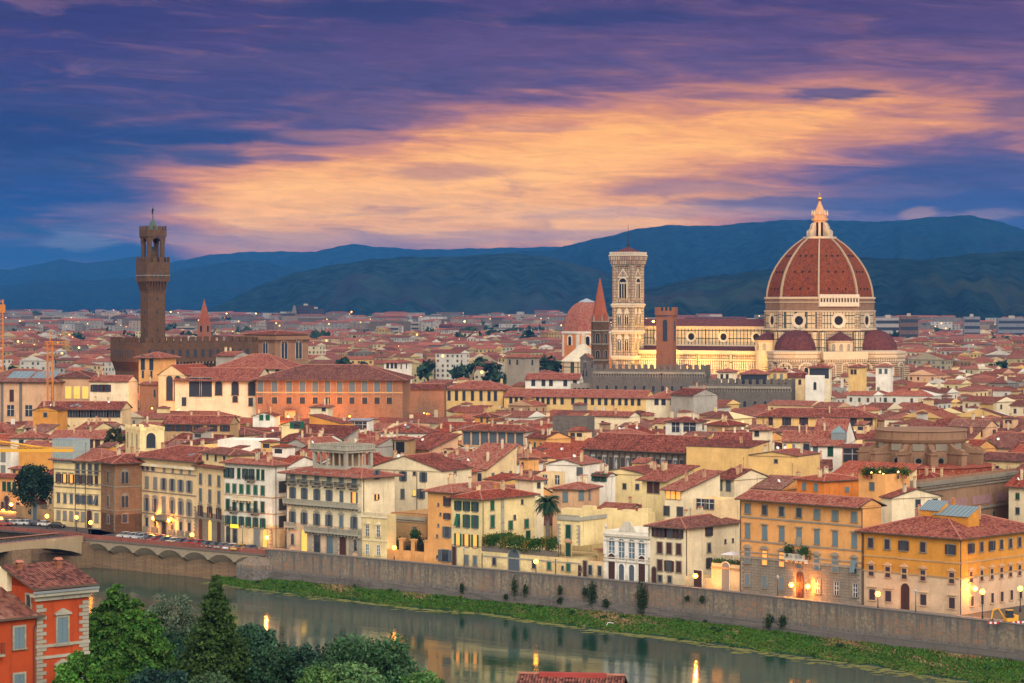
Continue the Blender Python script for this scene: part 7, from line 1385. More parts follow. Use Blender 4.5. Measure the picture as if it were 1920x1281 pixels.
def auto_house(r):
    W, D, H = r['wd'], r['dp'], r['H']; rf = r['roof']; ox, oy = r['x'], r['y']; feats = []
    b = B('townhouse', '-', 'house', (ox, oy), r['th'], W, D, H, r['wall'], rf, R.uniform(.3, .4), R.uniform(.5, 1.0), r['tile'], par=.9 if rf == 'flat' else 0, group='small houses in the old town streets')
    st = R.choice(('c', 'o', 'n', 'c', 'o')); w_, h_ = R.choice(((1.0, 1.7), (.9, 1.5), (1.1, 1.9))); sh = r['sc']
    for lv in (0, 1):
        for face, L in (('f', W), ('s', D)):
            n = int(L / R.uniform(2.8, 4.2)); 
            if face == 's' and R.random() < .45: n = R.choice((0, 1))
            for i in range(n):
                if R.random() < .22: continue
                x = (-L + .8 + (L - 1.6) * (i + .5) / n) if face == 'f' else .8 + (L - 1.6) * (i + .5) / n
                lit = 'L' if R.random() < .012 else ''
                if lv == 0 and rf == 'flat' and face == 'x': continue
                small_window(b.root, x, H - 2.9 - lv * 3.3, w_, h_, (R.choice(('n', st)) if R.random() < .3 else st) + lit, sh, face)
    if rf != 'flat':
        b.chimneys(R.choice((0, 1, 2, 2, 3))); d = R.random() < .3; a = R.random() < .45; s = R.random() < .22; dm = R.random() < .14 and W > 6 and rf in ('gx', 'hip', 'sb'); b.clutter(int(d), int(a), int(s), int(dm))
        if dm: feats.append('dormer')
        if s: feats.append('skylight')
        if d: feats.append('satellite dish')
        if R.random() < .16 and W > 8 and D > 8:      # roof room with its own little roof
            m = MB(); ww, dd, hh = R.uniform(3, 4.5), R.uniform(3, 4), R.uniform(1.6, 2.6); zt_ = rooflevel(b, -W / 2, D / 2); x0 = -W * R.uniform(.35, .6); hh += zt_; m.box(x0 - ww / 2, x0 + ww / 2, D / 2 - dd / 2, D / 2 + dd / 2, H - .5, hh, 0, False); m.box(x0 - ww * .3, x0 + ww * .3, D / 2 - dd / 2 - .03, D / 2 - dd / 2 + .02, hh - 1.5, hh - .4, 1); o = m.build('roof_room', [M[r['wall']], M['pane']], b.root)
            q, rg, _ = roof_mesh(x0 - ww / 2, x0 + ww / 2, D / 2 - dd / 2, D / 2 + dd / 2, hh, R.choice(('hip', 'sb')), .28, .4); q.build('roof_room_roof', [M[r['tile']], M['eave_wood']], o); feats.append('roof room')
    else:
        feats.append('flat terrace'); m = MB(); m.box(-W + .6, -W + .6 + W * .4, D * .4, D - .6, H - .9, H + 1.7, 0, False); o = m.build('roof_room', M[r['wall']], b.root); q, rg, _ = roof_mesh(-W + .6, -W + .6 + W * .4, D * .4, D - .6, H + 1.7, 'sb', .15, .4); q.build('roof_room_roof', [M[r['tile']], M['eave_wood']], o)
    if R.random() < .2: mk('air_conditioner', small('air_conditioner', _ac, ['white_paint']), b.root, (-W * R.uniform(.2, .8), -.25, H - 4.4))
    r['b'] = b; r['feat'] = feats; r['st'] = st
for r in auto: auto_house(r)
RF = dict(gx='gabled', gy='end gabled', hip='hipped', sb='lean-to', flat='terraced'); TN = dict(roof_red='red', roof_fresh='bright red', roof_old='brownish')
ORD = ['first', 'second', 'third', 'fourth', 'fifth', 'sixth', 'seventh', 'eighth', 'ninth', 'tenth', 'eleventh', 'twelfth', 'thirteenth', 'fourteenth', 'fifteenth', 'sixteenth', 'seventeenth', 'eighteenth', 'nineteenth', 'twentieth']
def label(r, lv):
    size = 'wide ' if r['wd'] > 14 else 'narrow ' if r['wd'] < 8.5 else ''
    t = f"{size}{CW[r['wall']]} house, {TN[r['tile']] + ' ' if r['roof'] != 'flat' else ''}{RF[r['roof']]} roof"
    if lv >= 1: t += f", {SHN[r['sc']]} shutters" if r['st'] != 'n' else ', no shutters'
    if lv >= 2 and r['feat']: t += ', ' + r['feat'][0]
    return t + ', ' + r['area']
todo = list(auto); 
for lv in (1, 2):
    cnt = {}
    for r in todo: cnt.setdefault(label(r, lv), []).append(r)
    nxt = []
    for t, rs in cnt.items():
        if len(rs) == 1 and t not in USED and len(t.replace(',', '').split()) <= 16: rs[0]['b'].root['label'] = t; USED[t] = 1
        else: nxt += rs
    todo = nxt
cnt = {}
for r in todo: cnt.setdefault((label(r, 0)), []).append(r)
for t, rs in cnt.items():
    rs.sort(key=lambda r: r['y'])
    for k, r in enumerate(rs):
        q = t if len(rs) == 1 else f"{ORD[k]} nearest {t}"
        q = q if q not in USED else q.replace(' house', ' town house'); USED[q] = 1; r['b'].root['label'] = q
# ------------------------------------------------------------------ the far town as one mass
fv, ff, fm, fuv, fcol = [], [], [], [], []
def bulk(x, y, wd, dp, th, H, roof, wallc, roofc, z0=-.3, win=True, pitch=.34):
    c, s = math.cos(th), math.sin(th)
    def G(a, b, z): return (x + a * c - b * s, y + a * s + b * c, z)
    i = len(fv); e = .6
    fv.extend([G(-wd, 0, z0), G(0, 0, z0), G(0, dp, z0), G(-wd, dp, z0), G(-wd, 0, H), G(0, 0, H), G(0, dp, H), G(-wd, dp, H)])
    def q(idx, mi, col, uv=None): ff.append(idx); fm.append(mi); fcol.append(col); fuv.append(uv or [(0, 0)] * len(idx))
    q([i, i + 1, i + 5, i + 4], 0, wallc); q([i + 1, i + 2, i + 6, i + 5], 0, wallc)
    if roof == 'flat': q([i + 4, i + 5, i + 6, i + 7], 0, tuple(v * .7 for v in wallc))
    else:
        j = len(fv); fv.extend([G(-wd - e, -e, H), G(e, -e, H), G(e, dp + e, H), G(-wd - e, dp + e, H)])
        if roof == 'gx': fv.extend([G(-wd - .2, dp / 2, H + dp * .5 * pitch), G(.2, dp / 2, H + dp * .5 * pitch)])
        elif roof == 'gy': fv.extend([G(-wd / 2, -.2, H + wd * .5 * pitch), G(-wd / 2, dp + .2, H + wd * .5 * pitch)])
        else:
            h = min(wd, dp) / 2 + e
            fv.extend([G(-wd - e + h, dp / 2, H + h * pitch), G(e - h, dp / 2, H + h * pitch)] if wd >= dp else [G(-wd / 2, h - e, H + h * pitch), G(-wd / 2, dp + e - h, H + h * pitch)])
        a, b, c_, d, r0, r1 = range(j, j + 6); L = max(wd, dp); U4 = [(0, 0), (L, 0), (L, 6), (0, 6)]; U3 = [(0, 0), (dp, 0), (dp / 2, 6)]
        if roof == 'gy' or (roof == 'hip' and wd < dp):
            q([b, c_, r1, r0], 1, roofc, U4); q([d, a, r0, r1], 1, roofc, U4); q([a, b, r0], 1 if roof == 'hip' else 0, roofc if roof == 'hip' else wallc, U3)
        else:
            q([a, b, r1, r0], 1, roofc, U4); q([c_, d, r0, r1], 1, roofc, U4); q([b, c_, r1], 1 if roof == 'hip' else 0, roofc if roof == 'hip' else wallc, U3); q([d, a, r0], 1 if roof == 'hip' else 0, roofc if roof == 'hip' else wallc, U3)
    if win:
        for side, L in ((0, wd), (1, dp)):
            n = max(1, int(L / 3.4)) if win is True else max(1, int(L / win)); lv = 2 if y < 1500 else min(int((H - z0) / 3.4), 6)
            for l in range(lv):
                for k in range(n):
                    if R.random() < .25: continue
                    t = L * (k + .5) / n; z1 = H - 1.0 - l * 3.3; z2 = z1 - 1.7
                    if z2 < z0 + .5: break
                    w2 = .55 if y < 1600 else .8; j = len(fv); o = -.06
                    P_ = [(-t - w2, o, z2), (-t + w2, o, z2), (-t + w2, o, z1), (-t - w2, o, z1)] if side == 0 else [(-o, t - w2, z2), (-o, t + w2, z2), (-o, t + w2, z1), (-o, t - w2, z1)]
                    fv.extend([G(*p) for p in P_]); lit = R.random() < (.015 if y < 2500 else .03)
                    q([j, j + 1, j + 2, j + 3], 3 if lit else 2, (.05, .055, .06) if R.random() < .6 else R.choice(((.10, .05, .04), (.03, .09, .06), (.12, .13, .13))))
def wc(): 
    c = PL[R.choices(WALLC[:3] + ['yellow', 'pink', 'grey', 'butter'], (18, 20, 22, 9, 9, 8, 10))[0]]; k = R.uniform(.6, 1.05); return tuple(v * k for v in c)
def rc(): k = R.uniform(.55, 1.05); return tuple(v * k for v in R.choice(((1, 1, 1), (1.15, 1, .9), (.8, .82, .85), (.95, .85, .85))))
for r in small_far: 
    bulk(r['x'], r['y'], r['wd'], r['dp'], r['th'], r['H'], r['roof'], wc(), rc())
    if R.random() < .35:     # chimney stacks and roof rooms
        c, s = math.cos(r['th']), math.sin(r['th']); a, b_ = -r['wd'] * R.uniform(.2, .8), r['dp'] * R.uniform(.3, .7); q_ = R.uniform(.8, 1) if R.random() < .6 else R.uniform(2.5, 4)
        bulk(r['x'] + a * c - b_ * s, r['y'] + a * s + b_ * c, q_, q_, r['th'], r['H'] + R.uniform(2.2, 4.2), 'hip' if q_ > 1.2 else 'flat', wc(), rc(), r['H'] - 1, False)
FARG = [(a, b_, Yg, v_) for a, b_, Yg, v_ in GUARD] + [(0, 0, 0, 0)]
y = 1640.0
while y < 3000:
    dp = R.uniform(10, 15); x = -y * .235 + R.uniform(-10, 0)
    while x < y * .235:
        wd = R.uniform(10, 28); t = rad(R.choice((-37, -37, -30, -45, -20, 5, -60)) + R.uniform(-5, 5)); H = R.gauss(15.5, 3) + gz(y)
        if R.random() < .93:
            px = CX + x / y * F
            if not (1050 < px < 1110 and y < 1700): bulk(x, y + R.uniform(-4, 4), wd, dp, t, H, R.choices(('gx', 'gy', 'hip', 'flat'), (5, 2, 4, 1.2))[0], tuple(v * .72 for v in wc()), rc(), gz(y) - 1)
        x += wd + R.uniform(1, 9)
    y += dp * .9 + R.uniform(0, 8)
def tall(y): return R.uniform(16, 30) if R.random() < .5 else R.uniform(8, 17)
while y < 7600:
    x = -y * .235
    while x < y * .235:
        wd = R.uniform(14, 60); dp = R.uniform(11, 18); px = CX + x / y * F
        keep = R.random() < (.8 if y < 5200 else .6)
        if keep:
            c = R.choice(((.62, .58, .5), (.55, .5, .43), (.68, .64, .55), (.45, .4, .36), (.6, .48, .36), (.36, .26, .2), (.7, .68, .62))); k = R.uniform(.2, .6)
            bulk(x, y + R.uniform(-15, 15), wd, dp, rad(R.choice((-37, -30, -10, 5, -55)) + R.uniform(-8, 8)), tall(y) * (.75 if y > 5200 else 1) + gz(y), R.choices(('flat', 'hip', 'gx'), (7, 3, 1))[0], tuple(v * k for v in c), rc(), gz(y) - 1, 5.0 if y < 5200 else False)
        x += wd + R.uniform(4, 26)
    y += R.uniform(22, 46) if y < 5000 else R.uniform(45, 90)
me = bpy.data.meshes.new('distant_town'); me.from_pydata(fv, [], ff)
wm_, wx_, wp_ = newmat('far_wall'); at_ = wx_.nt.nodes.new('ShaderNodeAttribute'); at_.attribute_name = 'tint'; nn = wx_.noise(wx_.coord('Object'), .25, 4.0, .6); kk = nn * .6 + .68; link(wx_, wx_.mix(1.0, E(wx_, at_.outputs['Color']), wx_.comb(kk, kk, kk), 'MULTIPLY'), wp_.inputs['Base Color']); wp_.inputs['Roughness'].default_value = .95; wp_.inputs['Specular IOR Level'].default_value = .1
tiles('roof_far', T1, .34, .5, tint='tint'); wn_, xn_, pn_ = newmat('far_window'); at2 = xn_.nt.nodes.new('ShaderNodeAttribute'); at2.attribute_name = 'tint'; xn_.nt.links.new(at2.outputs['Color'], pn_.inputs['Base Color']); pn_.inputs['Roughness'].default_value = .3
for q in (wm_, M['roof_far'], wn_, flat('far_lit', (1, .6, .2), .5, emit=2.2, ec=(1.0, .55, .16))): me.materials.append(q)
me.polygons.foreach_set('material_index', fm); ul = me.uv_layers.new(name='UVMap'); ul.data.foreach_set('uv', [c for u in fuv for p in u for c in p])
at_ = me.color_attributes.new('tint', 'FLOAT_COLOR', 'CORNER'); at_.data.foreach_set('color', [c for f, col in zip(ff, fcol) for _ in f for c in (*col, 1)]); me.update()
tag(mk('distant_town', me), kind='stuff')
# ------------------------------------------------------------------ evening lights far away
m = MB(); 
def bulb(x, y, z, r): m.lathe([(.02, z - r), (r, z), (.02, z + r)], 6, (x, y))
for _ in range(480):
    y = R.uniform(2600, 7400) if R.random() < .8 else R.uniform(1500, 2600); x = R.uniform(-.22, .22) * y; bulb(x, y, gz(y) + R.uniform(10, 30) * (1 if y < 4500 else .8), y / 4584 * R.uniform(.5, 1.1))
m.build('town_light', M['far_lit']); tag(bpy.data.objects['town_light'], kind='stuff')
# ------------------------------------------------------------------ green between the far roofs
def leaves(cx, cy, cz, rx, rz, n, s, col, jit=.35):
    d = NR.normal(size=(n, 3)); d /= np.linalg.norm(d, axis=1)[:, None]; r = NR.random(n) ** .35
    p = np.stack([cx + d[:, 0] * rx * r, cy + d[:, 1] * rx * r, cz + d[:, 2] * rz * r], 1); a = NR.normal(0, s, (n, 3)); b = NR.normal(0, s, (n, 3))
    V = np.stack([p - a, p - b, p + a, p + b], 1).reshape(-1, 3); k = 1 + jit * NR.normal(size=(n, 1)); return V, np.clip(np.array(col)[None] * k, .002, 1)
Vs, Cs = [], []
for _ in range(620):
    y = R.uniform(1250, 6500); x = R.uniform(-.22, .22) * y; 
    if R.random() < .3: x = (R.choice((880, 900, 930, 1010, 1640, 1700, 1780, 1860)) + R.uniform(-25, 25) - CX) / F * y
    if y < 1660 and not free([(x - 2, y - 2), (x + 2, y - 2), (x + 2, y + 2), (x - 2, y + 2)]): continue
    r = R.uniform(3, 6) * (1 if y < 2500 else 2.0); V, c = leaves(x, y, gz(y) + R.uniform(12, 17), r, r * .8, 60, r * .25, (.022, .05, .025)); Vs.append(V); Cs.append(c)
V = np.concatenate(Vs); tag(mk('far_foliage', np_mesh('far_foliage', V, np.arange(len(V)).reshape(-1, 4), lf, np.concatenate(Cs))), kind='stuff')
# single big blocks of the new town
def block(name, label, pl, pr, py, Y, D, c_, th=-8, floors=6, cols=10, cat='apartment block', z0=None, group=None):
    c = tuple(v * .46 for v in c_); P = at((pr), py, Y); W = (pr - pl) / F * Y / math.cos(rad(th)); o = thing(name, label, cat, (P[0], Y, 0), rad(th), group); H = P[2]; z0 = gz(Y) - 1
    m = MB(); m.box(-W, 0, 0, D, z0, H); m.build('wall', plaster('concrete_%d%d%d' % tuple(int(v * 99) for v in c), c, .3), o); m = MB()
    hh = (H - z0) / (floors + .6); 
    for f in range(floors): m.box(-W + W * .03, -W * .03, -.15, .02, H - (f + .85) * hh, H - (f + .85) * hh + hh * .45)
    m.build('window_band', M['pane'], o); m = MB(); m.box(-W * .6, -W * .4, D * .3, D * .6, H, H + 3); m.build('roof_house', M['grey'], o); return o
block('courthouse', 'dark tower cluster of the modern courthouse, tallest fin to the left', 556, 578, 573, 4200, 30, (.13, .085, .08), -20, 9, cat='courthouse'); block('courthouse', 'stepped dark courthouse wing left of the tallest fin', 508, 540, 588, 4150, 30, (.15, .10, .095), -20, 7, cat='courthouse'); block('courthouse', 'bluish right block of the dark courthouse cluster', 578, 594, 579, 4180, 30, (.12, .12, .14), -20, 8, cat='courthouse'); block('courthouse', 'long low dark base of the courthouse cluster', 500, 640, 602, 4080, 30, (.10, .11, .12), -8, 3, cat='courthouse')
P = at(545, 600, 4190); o = thing('courthouse_fin', 'thin slanted dark fin rising left of the courthouse tower', 'courthouse', (P[0], 4190, 0)); m = MB(); m.prism([(-6, 10), (14, 10), (8, zof(576, 4190)), (5, zof(572, 4190))], 0, 14); m.build('wall', M['dark_stone'], o)
for k, px in enumerate((968, 980, 993, 1006, 1019)): block('apartment_block', ['first', 'second', 'third', 'fourth', 'fifth'][k] + ' from the left of five pale apartment slabs left of the red dome', px, px + 6, 622, 2650, 14, (.55, .56, .55), -4, 6)
for lab, pl, pr, py, Y, c in (('dark red block house carrying a bright orange lamp', 824, 844, 608, 3000, (.30, .08, .07)), ('cream terraced flats behind the red block house', 750, 786, 604, 3200, (.6, .52, .38)), ('long pale flats left of the cream terraced flats', 705, 748, 612, 2900, (.58, .54, .46)), ('twin grey tower flats far left of the town palace', 118, 140, 601, 3600, (.42, .38, .34)), ('wide grey flats far left beside the twin tower flats', 146, 176, 605, 3500, (.5, .45, .38)), ('long brick red flats right of the orange brick tower', 1285, 1400, 594, 3400, (.30, .13, .11)), ('grey office slab with white stripes right of the cathedral', 1808, 1838, 594, 2700, (.42, .43, .46)), ('brown office block right of the cathedral apse', 1688, 1722, 593, 2500, (.30, .2, .16)), ('long white roofed hall right of the cathedral drum', 1642, 1690, 596, 2600, (.66, .63, .58)), ('wide bluish flats at the right edge below the hills', 1872, 1925, 597, 2750, (.36, .4, .45)), ('pale bank of flats left of slim far brick spire', 330, 366, 612, 3000, (.62, .55, .42)), ('small white water tower left of the red dome', 939, 945, 590, 4300, (.68, .68, .68))): block('apartment_block', lab, pl, pr, py, Y, 18, c, -6, 5)
# ================================================================== TREES AND PLANTS
flat('bark', (.10, .075, .055), .95, var=.4, vs=1.5); flat('bark_grey', (.15, .13, .11), .95, var=.4, vs=1.5)
def leafquads(P, s, N=None, flatz=1.0):
    n = len(P); a = NR.normal(size=(n, 3)); a /= np.linalg.norm(a, axis=1)[:, None]; b = np.cross(a, NR.normal(size=(n, 3))); b /= np.linalg.norm(b, axis=1)[:, None]
    ss = s * (.6 + .8 * NR.random((n, 1))); a = a * ss; b = b * ss * .6; a[:, 2] *= flatz; b[:, 2] *= flatz
    return np.stack([P - a, P - b, P + a, P + b], 1).reshape(-1, 3)
def build_leaves(name, P, s, col, parent, flatz=1.0):
    V = leafquads(P, s, None, flatz); return mk(name, np_mesh(name, V, np.arange(len(V)).reshape(-1, 4), lf, np.clip(col, .002, .6)), parent)
def round_tree(name, label, px, py_top, Y, rx, rz, z0, col, n=9000, s=.22, nclump=66, group=None, bark='bark', lean=0.0, clump=.25):
    T_ = at(px, py_top, Y); zc = T_[2] - rz; t = thing(name, label, 'tree', (T_[0], Y, z0), 0, group)
    m = MB(); zz = zc - z0; m.tube([(0, 0, -.5), (.15, .1, zz * .45), (lean, 0, zz * .9)], [.45 * rx / 5, .36 * rx / 5, .2 * rx / 5], 8)
    cs = []
    for k in range(nclump):
        d = NR.normal(size=3); d /= np.linalg.norm(d); d[2] = abs(d[2]) if NR.random() < .72 else d[2]; r = .45 + .55 * NR.random() ** .5
        cs.append((d[0] * rx * r * .82, d[1] * rx * r * .82, zz + d[2] * rz * r * .85))
        if k % 5 == 0: m.tube([(lean * .5, 0, zz * R.uniform(.5, .85)), tuple(cs[-1])], [.13, .03], 5)
    m.build('trunk', M[bark], t)
    cs = np.array(cs); idx = NR.integers(0, nclump, n); cr = rx * clump * (.7 + .6 * NR.random(nclump))
    d = NR.normal(size=(n, 3)); d /= np.linalg.norm(d, axis=1)[:, None]; P = cs[idx] + d * (cr[idx] * NR.random(n) ** .45)[:, None] * [1, 1, .8]
    hue = NR.normal(0, .22, nclump); k = 1 + hue[idx] + NR.normal(0, .25, n); c = np.array(col)[None] * k[:, None]; c[:, 0] *= 1 + NR.normal(0, .15, n)
    build_leaves('crown', P, s, c, t); return t
def conifer(label, px, py_top, Y, z0, slope, col, n=16000, s=.2, droop=.35):
    T_ = at(px, py_top, Y); h = T_[2] - z0; t = thing('conifer', label, 'tree', (T_[0], Y, z0)); m = MB(); m.tube([(0, 0, -.5), (0, 0, h * .5), (0, 0, h - .4)], [.42, .25, .03], 8); Ps, ks = [], []
    d0 = .15; 
    while d0 < h * .93:
        r = slope * d0 * R.uniform(.82, 1.12) + .15; nb_ = int(5 + r * 4.5)
        for q in range(nb_):
            a = 2 * math.pi * (q + R.random()) / nb_; L = r * R.uniform(.62, 1.12); k = int(20 + L * 30); tt = NR.random(k) ** .6
            sp = .10 + .20 * L * tt * (1 - .5 * tt); P = np.stack([np.cos(a) * L * tt + NR.normal(0, 1, k) * sp, np.sin(a) * L * tt + NR.normal(0, 1, k) * sp, h - d0 - droop * L * tt ** 1.4 + .12 * L * tt ** 4 + NR.normal(0, .5, k) * sp], 1); Ps.append(P); kk = R.uniform(.6, 1.45); ks.append(kk * (.75 + .5 * tt))
            if q % 4 == 0: m.tube([(0, 0, h - d0), (math.cos(a) * L * .8, math.sin(a) * L * .8, h - d0 - droop * L * .7)], [.06, .02], 4)
        d0 += .34 + .02 * d0
    m.build('trunk', M['bark'], t); P = np.concatenate(Ps); k = np.concatenate(ks)[:, None] * (1 + NR.normal(0, .2, (len(P), 1))); build_leaves('crown', P, s, np.array(col)[None] * k, t); return t
def feathery(label, px, py_top, Y, z0, tops, col, s=.2):
    T_ = at(px, py_top, Y); t = thing('swamp_cypress', label, 'tree', (T_[0], Y, z0)); m = MB(); h = T_[2] - z0; Ps, ks = [], []; m.tube([(0, 0, -.5), (0, 0, h * .6), (0, 0, h - .5)], [.5, .3, .05], 8)
    for tx, ty, th_, sl in tops:
        d0 = .2
        while d0 < th_ * .85:
            r = (sl * d0 ** .8 + .25)
            for q in range(int(4 + r * 2.6)):
                a = R.uniform(0, 6.283); L = r * R.uniform(.55, 1.2); k = int(26 + L * 34); tt = NR.random(k) ** .7; up = R.uniform(-.1, .28); sp = .07 + .17 * L * tt * (1 - .6 * tt)
                Ps.append(np.stack([tx + np.cos(a) * L * tt + NR.normal(0, 1, k) * sp, ty + np.sin(a) * L * tt + NR.normal(0, 1, k) * sp, th_ - d0 + up * L * tt - .28 * L * tt ** 2.2 - np.abs(NR.normal(0, .8, k)) * sp], 1)); ks.append(np.full(k, R.uniform(.55, 1.5)) * (.8 + .5 * tt))
                if q % 3 == 0: m.tube([(tx, ty, th_ - d0 - .4), (tx + math.cos(a) * L * .8, ty + math.sin(a) * L * .8, th_ - d0 + up * L * .6 - .2 * L)], [.07, .02], 4)
            d0 += .5
        m.tube([(0, 0, th_ * .45), (tx * .8, ty * .8, th_ * .7), (tx, ty, th_ - .4)], [.22, .14, .03], 6)
    m.build('trunk', M['bark'], t); P = np.concatenate(Ps); k = np.concatenate(ks)[:, None] * (1 + NR.normal(0, .18, (len(P), 1))); c = np.array(col)[None] * k; c[:, 0] *= (1 + NR.normal(0, .25, len(P)).clip(-.4, .6)); build_leaves('crown', P, s, c, t); return t
feathery('tall feathery bright green tree beside the vivid orange house', 219, 1094, 268, 5, [(0, 0, at(219, 1094, 268)[2] - 5, .98), (2.0, -.6, at(252, 1120, 268)[2] - 5, .95), (-1.6, -1, at(195, 1150, 268)[2] - 5, 1.05), (3.9, .5, at(280, 1150, 268)[2] - 5, .6), (.6, -2.0, at(225, 1185, 268)[2] - 5, 1.1)], (.042, .105, .016))
conifer('tall dark green conical conifer in front of the river', 405, 1080, 250, 4, .41, (0.030, 0.062, 0.014))
round_tree('olive_tree', 'silvery grey green tree behind the conifer, by the water', 326, 1108, 292, 4.0, 5.2, 5, (.085, .125, .075), 9000, .15, 52, clump=.3)
round_tree('broadleaf_tree', 'dark blue green tree between feathery tree and conifer', 306, 1172, 285, 4.2, 5.2, 5, (0.025, 0.065, 0.034), 11000, .2)
round_tree('broadleaf_tree', 'mid green leafy tree just right of the feathery tree at its foot', 352, 1160, 290, 3.6, 4.4, 5, (0.059, 0.132, 0.054), 8000, .18)
round_tree('broadleaf_tree', 'dark tree right of the conifer with grey green leaves', 474, 1160, 262, 3.4, 4.6, 5, (0.034, 0.085, 0.046), 9000, .19)
round_tree('broadleaf_tree', 'low dark tree below lamp reflections, right of conifer', 520, 1205, 248, 3.6, 4.0, 5, (0.028, 0.071, 0.034), 9000, .19)
round_tree('broadleaf_tree', 'dark rounded tree between conifer and big round tree', 565, 1200, 255, 3.2, 4.0, 5, (0.023, 0.062, 0.037), 8000, .19)
round_tree('broadleaf_tree', 'big round dense green tree at the bottom of the river view', 690, 1184, 240, 5.9, 6.0, 5, (0.046, 0.112, 0.046), 22000, .19, 80, clump=.28)
round_tree('broadleaf_tree', 'dark lower flank tree left of the big round tree', 620, 1205, 244, 4.2, 4.8, 5, (0.034, 0.085, 0.040), 10000, .19)
round_tree('broadleaf_tree', 'pale green soft tree before the big round one', 668, 1236, 215, 3.4, 3.4, 6, (0.096, 0.194, 0.070), 11000, .16, 50)
round_tree('broadleaf_tree', 'light green bushy tree at the bottom edge, left of the pale soft tree', 595, 1250, 212, 2.6, 2.8, 6, (0.085, 0.178, 0.046), 7000, .16)
round_tree('broadleaf_tree', 'small green tree at bottom edge right of the big round tree', 790, 1252, 222, 3.0, 3.2, 6, (0.074, 0.171, 0.046), 8000, .16)
round_tree('broadleaf_tree', 'bright green low tree at the foot of the orange house', 150, 1215, 232, 2.6, 3.4, 6, (0.070, 0.186, 0.028), 9000, .17)
round_tree('broadleaf_tree', 'dark bush tree between feathery tree and orange house wall', 178, 1180, 285, 3.0, 4, 5, (0.039, 0.093, 0.046), 7000, .18)
round_tree('broadleaf_tree', 'dull green tree at bottom edge under the conifer', 400, 1262, 205, 3.2, 2.8, 6, (0.062, 0.116, 0.054), 8000, .16)
round_tree('broadleaf_tree', 'shadowy tree low at bottom edge under the silvery tree', 300, 1235, 235, 3.8, 4.5, 5, (0.019, 0.053, 0.040), 9000, .19)
round_tree('street_tree', 'big dark evergreen tree rising over the garden wall by the bridge', 62, 862, 638, 5.6, 7.6, 0, (0.022, 0.050, 0.031), 9000, .34, 60, clump=.34)
round_tree('courtyard_tree', 'dark brownish green tree beside the arched yellow terrace', 218, 800, 690, 3.6, 4.0, 8, (0.054, 0.065, 0.031), 2600, .32, 26)
# palm
P = at(1026, 930, 512); pt = thing('palm_tree', 'tall date palm in front of the yellow houses', 'palm', (P[0], 512, 0)); zt = zof(944, 512); m = MB(); m.tube([(0, 0, 2), (.1, 0, zt * .5), (0, 0, zt - .6)], [.55, .42, .5], 10); m.lathe([(.5, zt - 1.6), (.9, zt - .8), (.7, zt + .1), (.1, zt + .4)], 10); m.build('trunk', M['bark_grey'], pt)
V, C = [], []
for k in range(95):
    a = R.uniform(0, 6.283); e0 = rad(R.uniform(-35, 82)); L = R.uniform(2.9, 3.9); pr = None; npt = 13
    for j in range(npt):
        t = j / (npt - 1); el_ = e0 - 1.5 * t * (1.05 if e0 > 0 else .5); p = np.array([math.cos(a) * math.cos(el_), math.sin(a) * math.cos(el_), math.sin(el_)]) * L / npt
        pos = (pr if pr is not None else np.array([0, 0, zt])) + p; d = p / np.linalg.norm(p); sd = np.cross(d, [0, 0, 1]); sd /= np.linalg.norm(sd) + 1e-6; pr = pos
        for sg in (-1, 1):
            for q in range(3):
                b = pos + d * L / npt * q / 3; ll = .62 * math.sin(math.pi * min(1, .15 + t * .85)) + .1; tip = b + sd * sg * ll * .8 + d * ll * .6 - np.array([0, 0, .3 * ll]); V += [b, b + d * .09, tip + d * .02, tip]; C.append(np.array((.022, .06, .03)) * R.uniform(.6, 1.5) if e0 > rad(-15) else np.array((.09, .07, .03)) * R.uniform(.6, 1.4))
mk('crown', np_mesh('crown', np.array(V), np.arange(len(V)).reshape(-1, 4), lf, np.array(C)), pt)
n = 260; Pp = NR.normal(0, .55, (n, 3)) * [1, 1, .45] + [0, 0, zt - .9]; build_leaves('date_cluster', Pp, .16, np.tile([.30, .10, .03], (n, 1)) * NR.uniform(.6, 1.3, (n, 1)), pt)
# vine pergola on the garden terrace
pg = thing('vine_pergola', 'pergola thick with green and yellowing vine above the long garden wall', 'pergola', (gw.C[0], gw.C[1], gw.H), gw.th); x0, x1 = gw.fx(906), gw.fx(1045); m = MB()
for k in range(9):
    x = x0 + (x1 - x0) * k / 8
    for y in (.5, 4.5): m.box(x - .06, x + .06, y - .06, y + .06, 0, 2.6)
m.box(x0, x1, .44, .56, 2.6, 2.7); m.box(x0, x1, 4.44, 4.56, 2.6, 2.7); m.build('frame', M['dark_wood'], pg); n = 9000; u = NR.random(n); Pp = np.stack([x0 + (x1 - x0) * u, NR.uniform(-.3, 5.2, n), 2.7 + .5 * np.sin(u * 40) * .4 + NR.normal(0, .35, n) + .5 * np.sin(u * 9)], 1); hang = NR.random(n) < .3; Pp[hang, 1] = NR.normal(-.2, .25, hang.sum()); Pp[hang, 2] -= NR.random(hang.sum()) * 1.5
yl = (np.sin(u * 23 + 1) + NR.normal(0, .5, n) > .9)[:, None]; build_leaves('vine', Pp, .17, np.where(yl, [.22, .16, .02], [.035, .10, .015]) * NR.uniform(.5, 1.4, (n, 1)), pg)
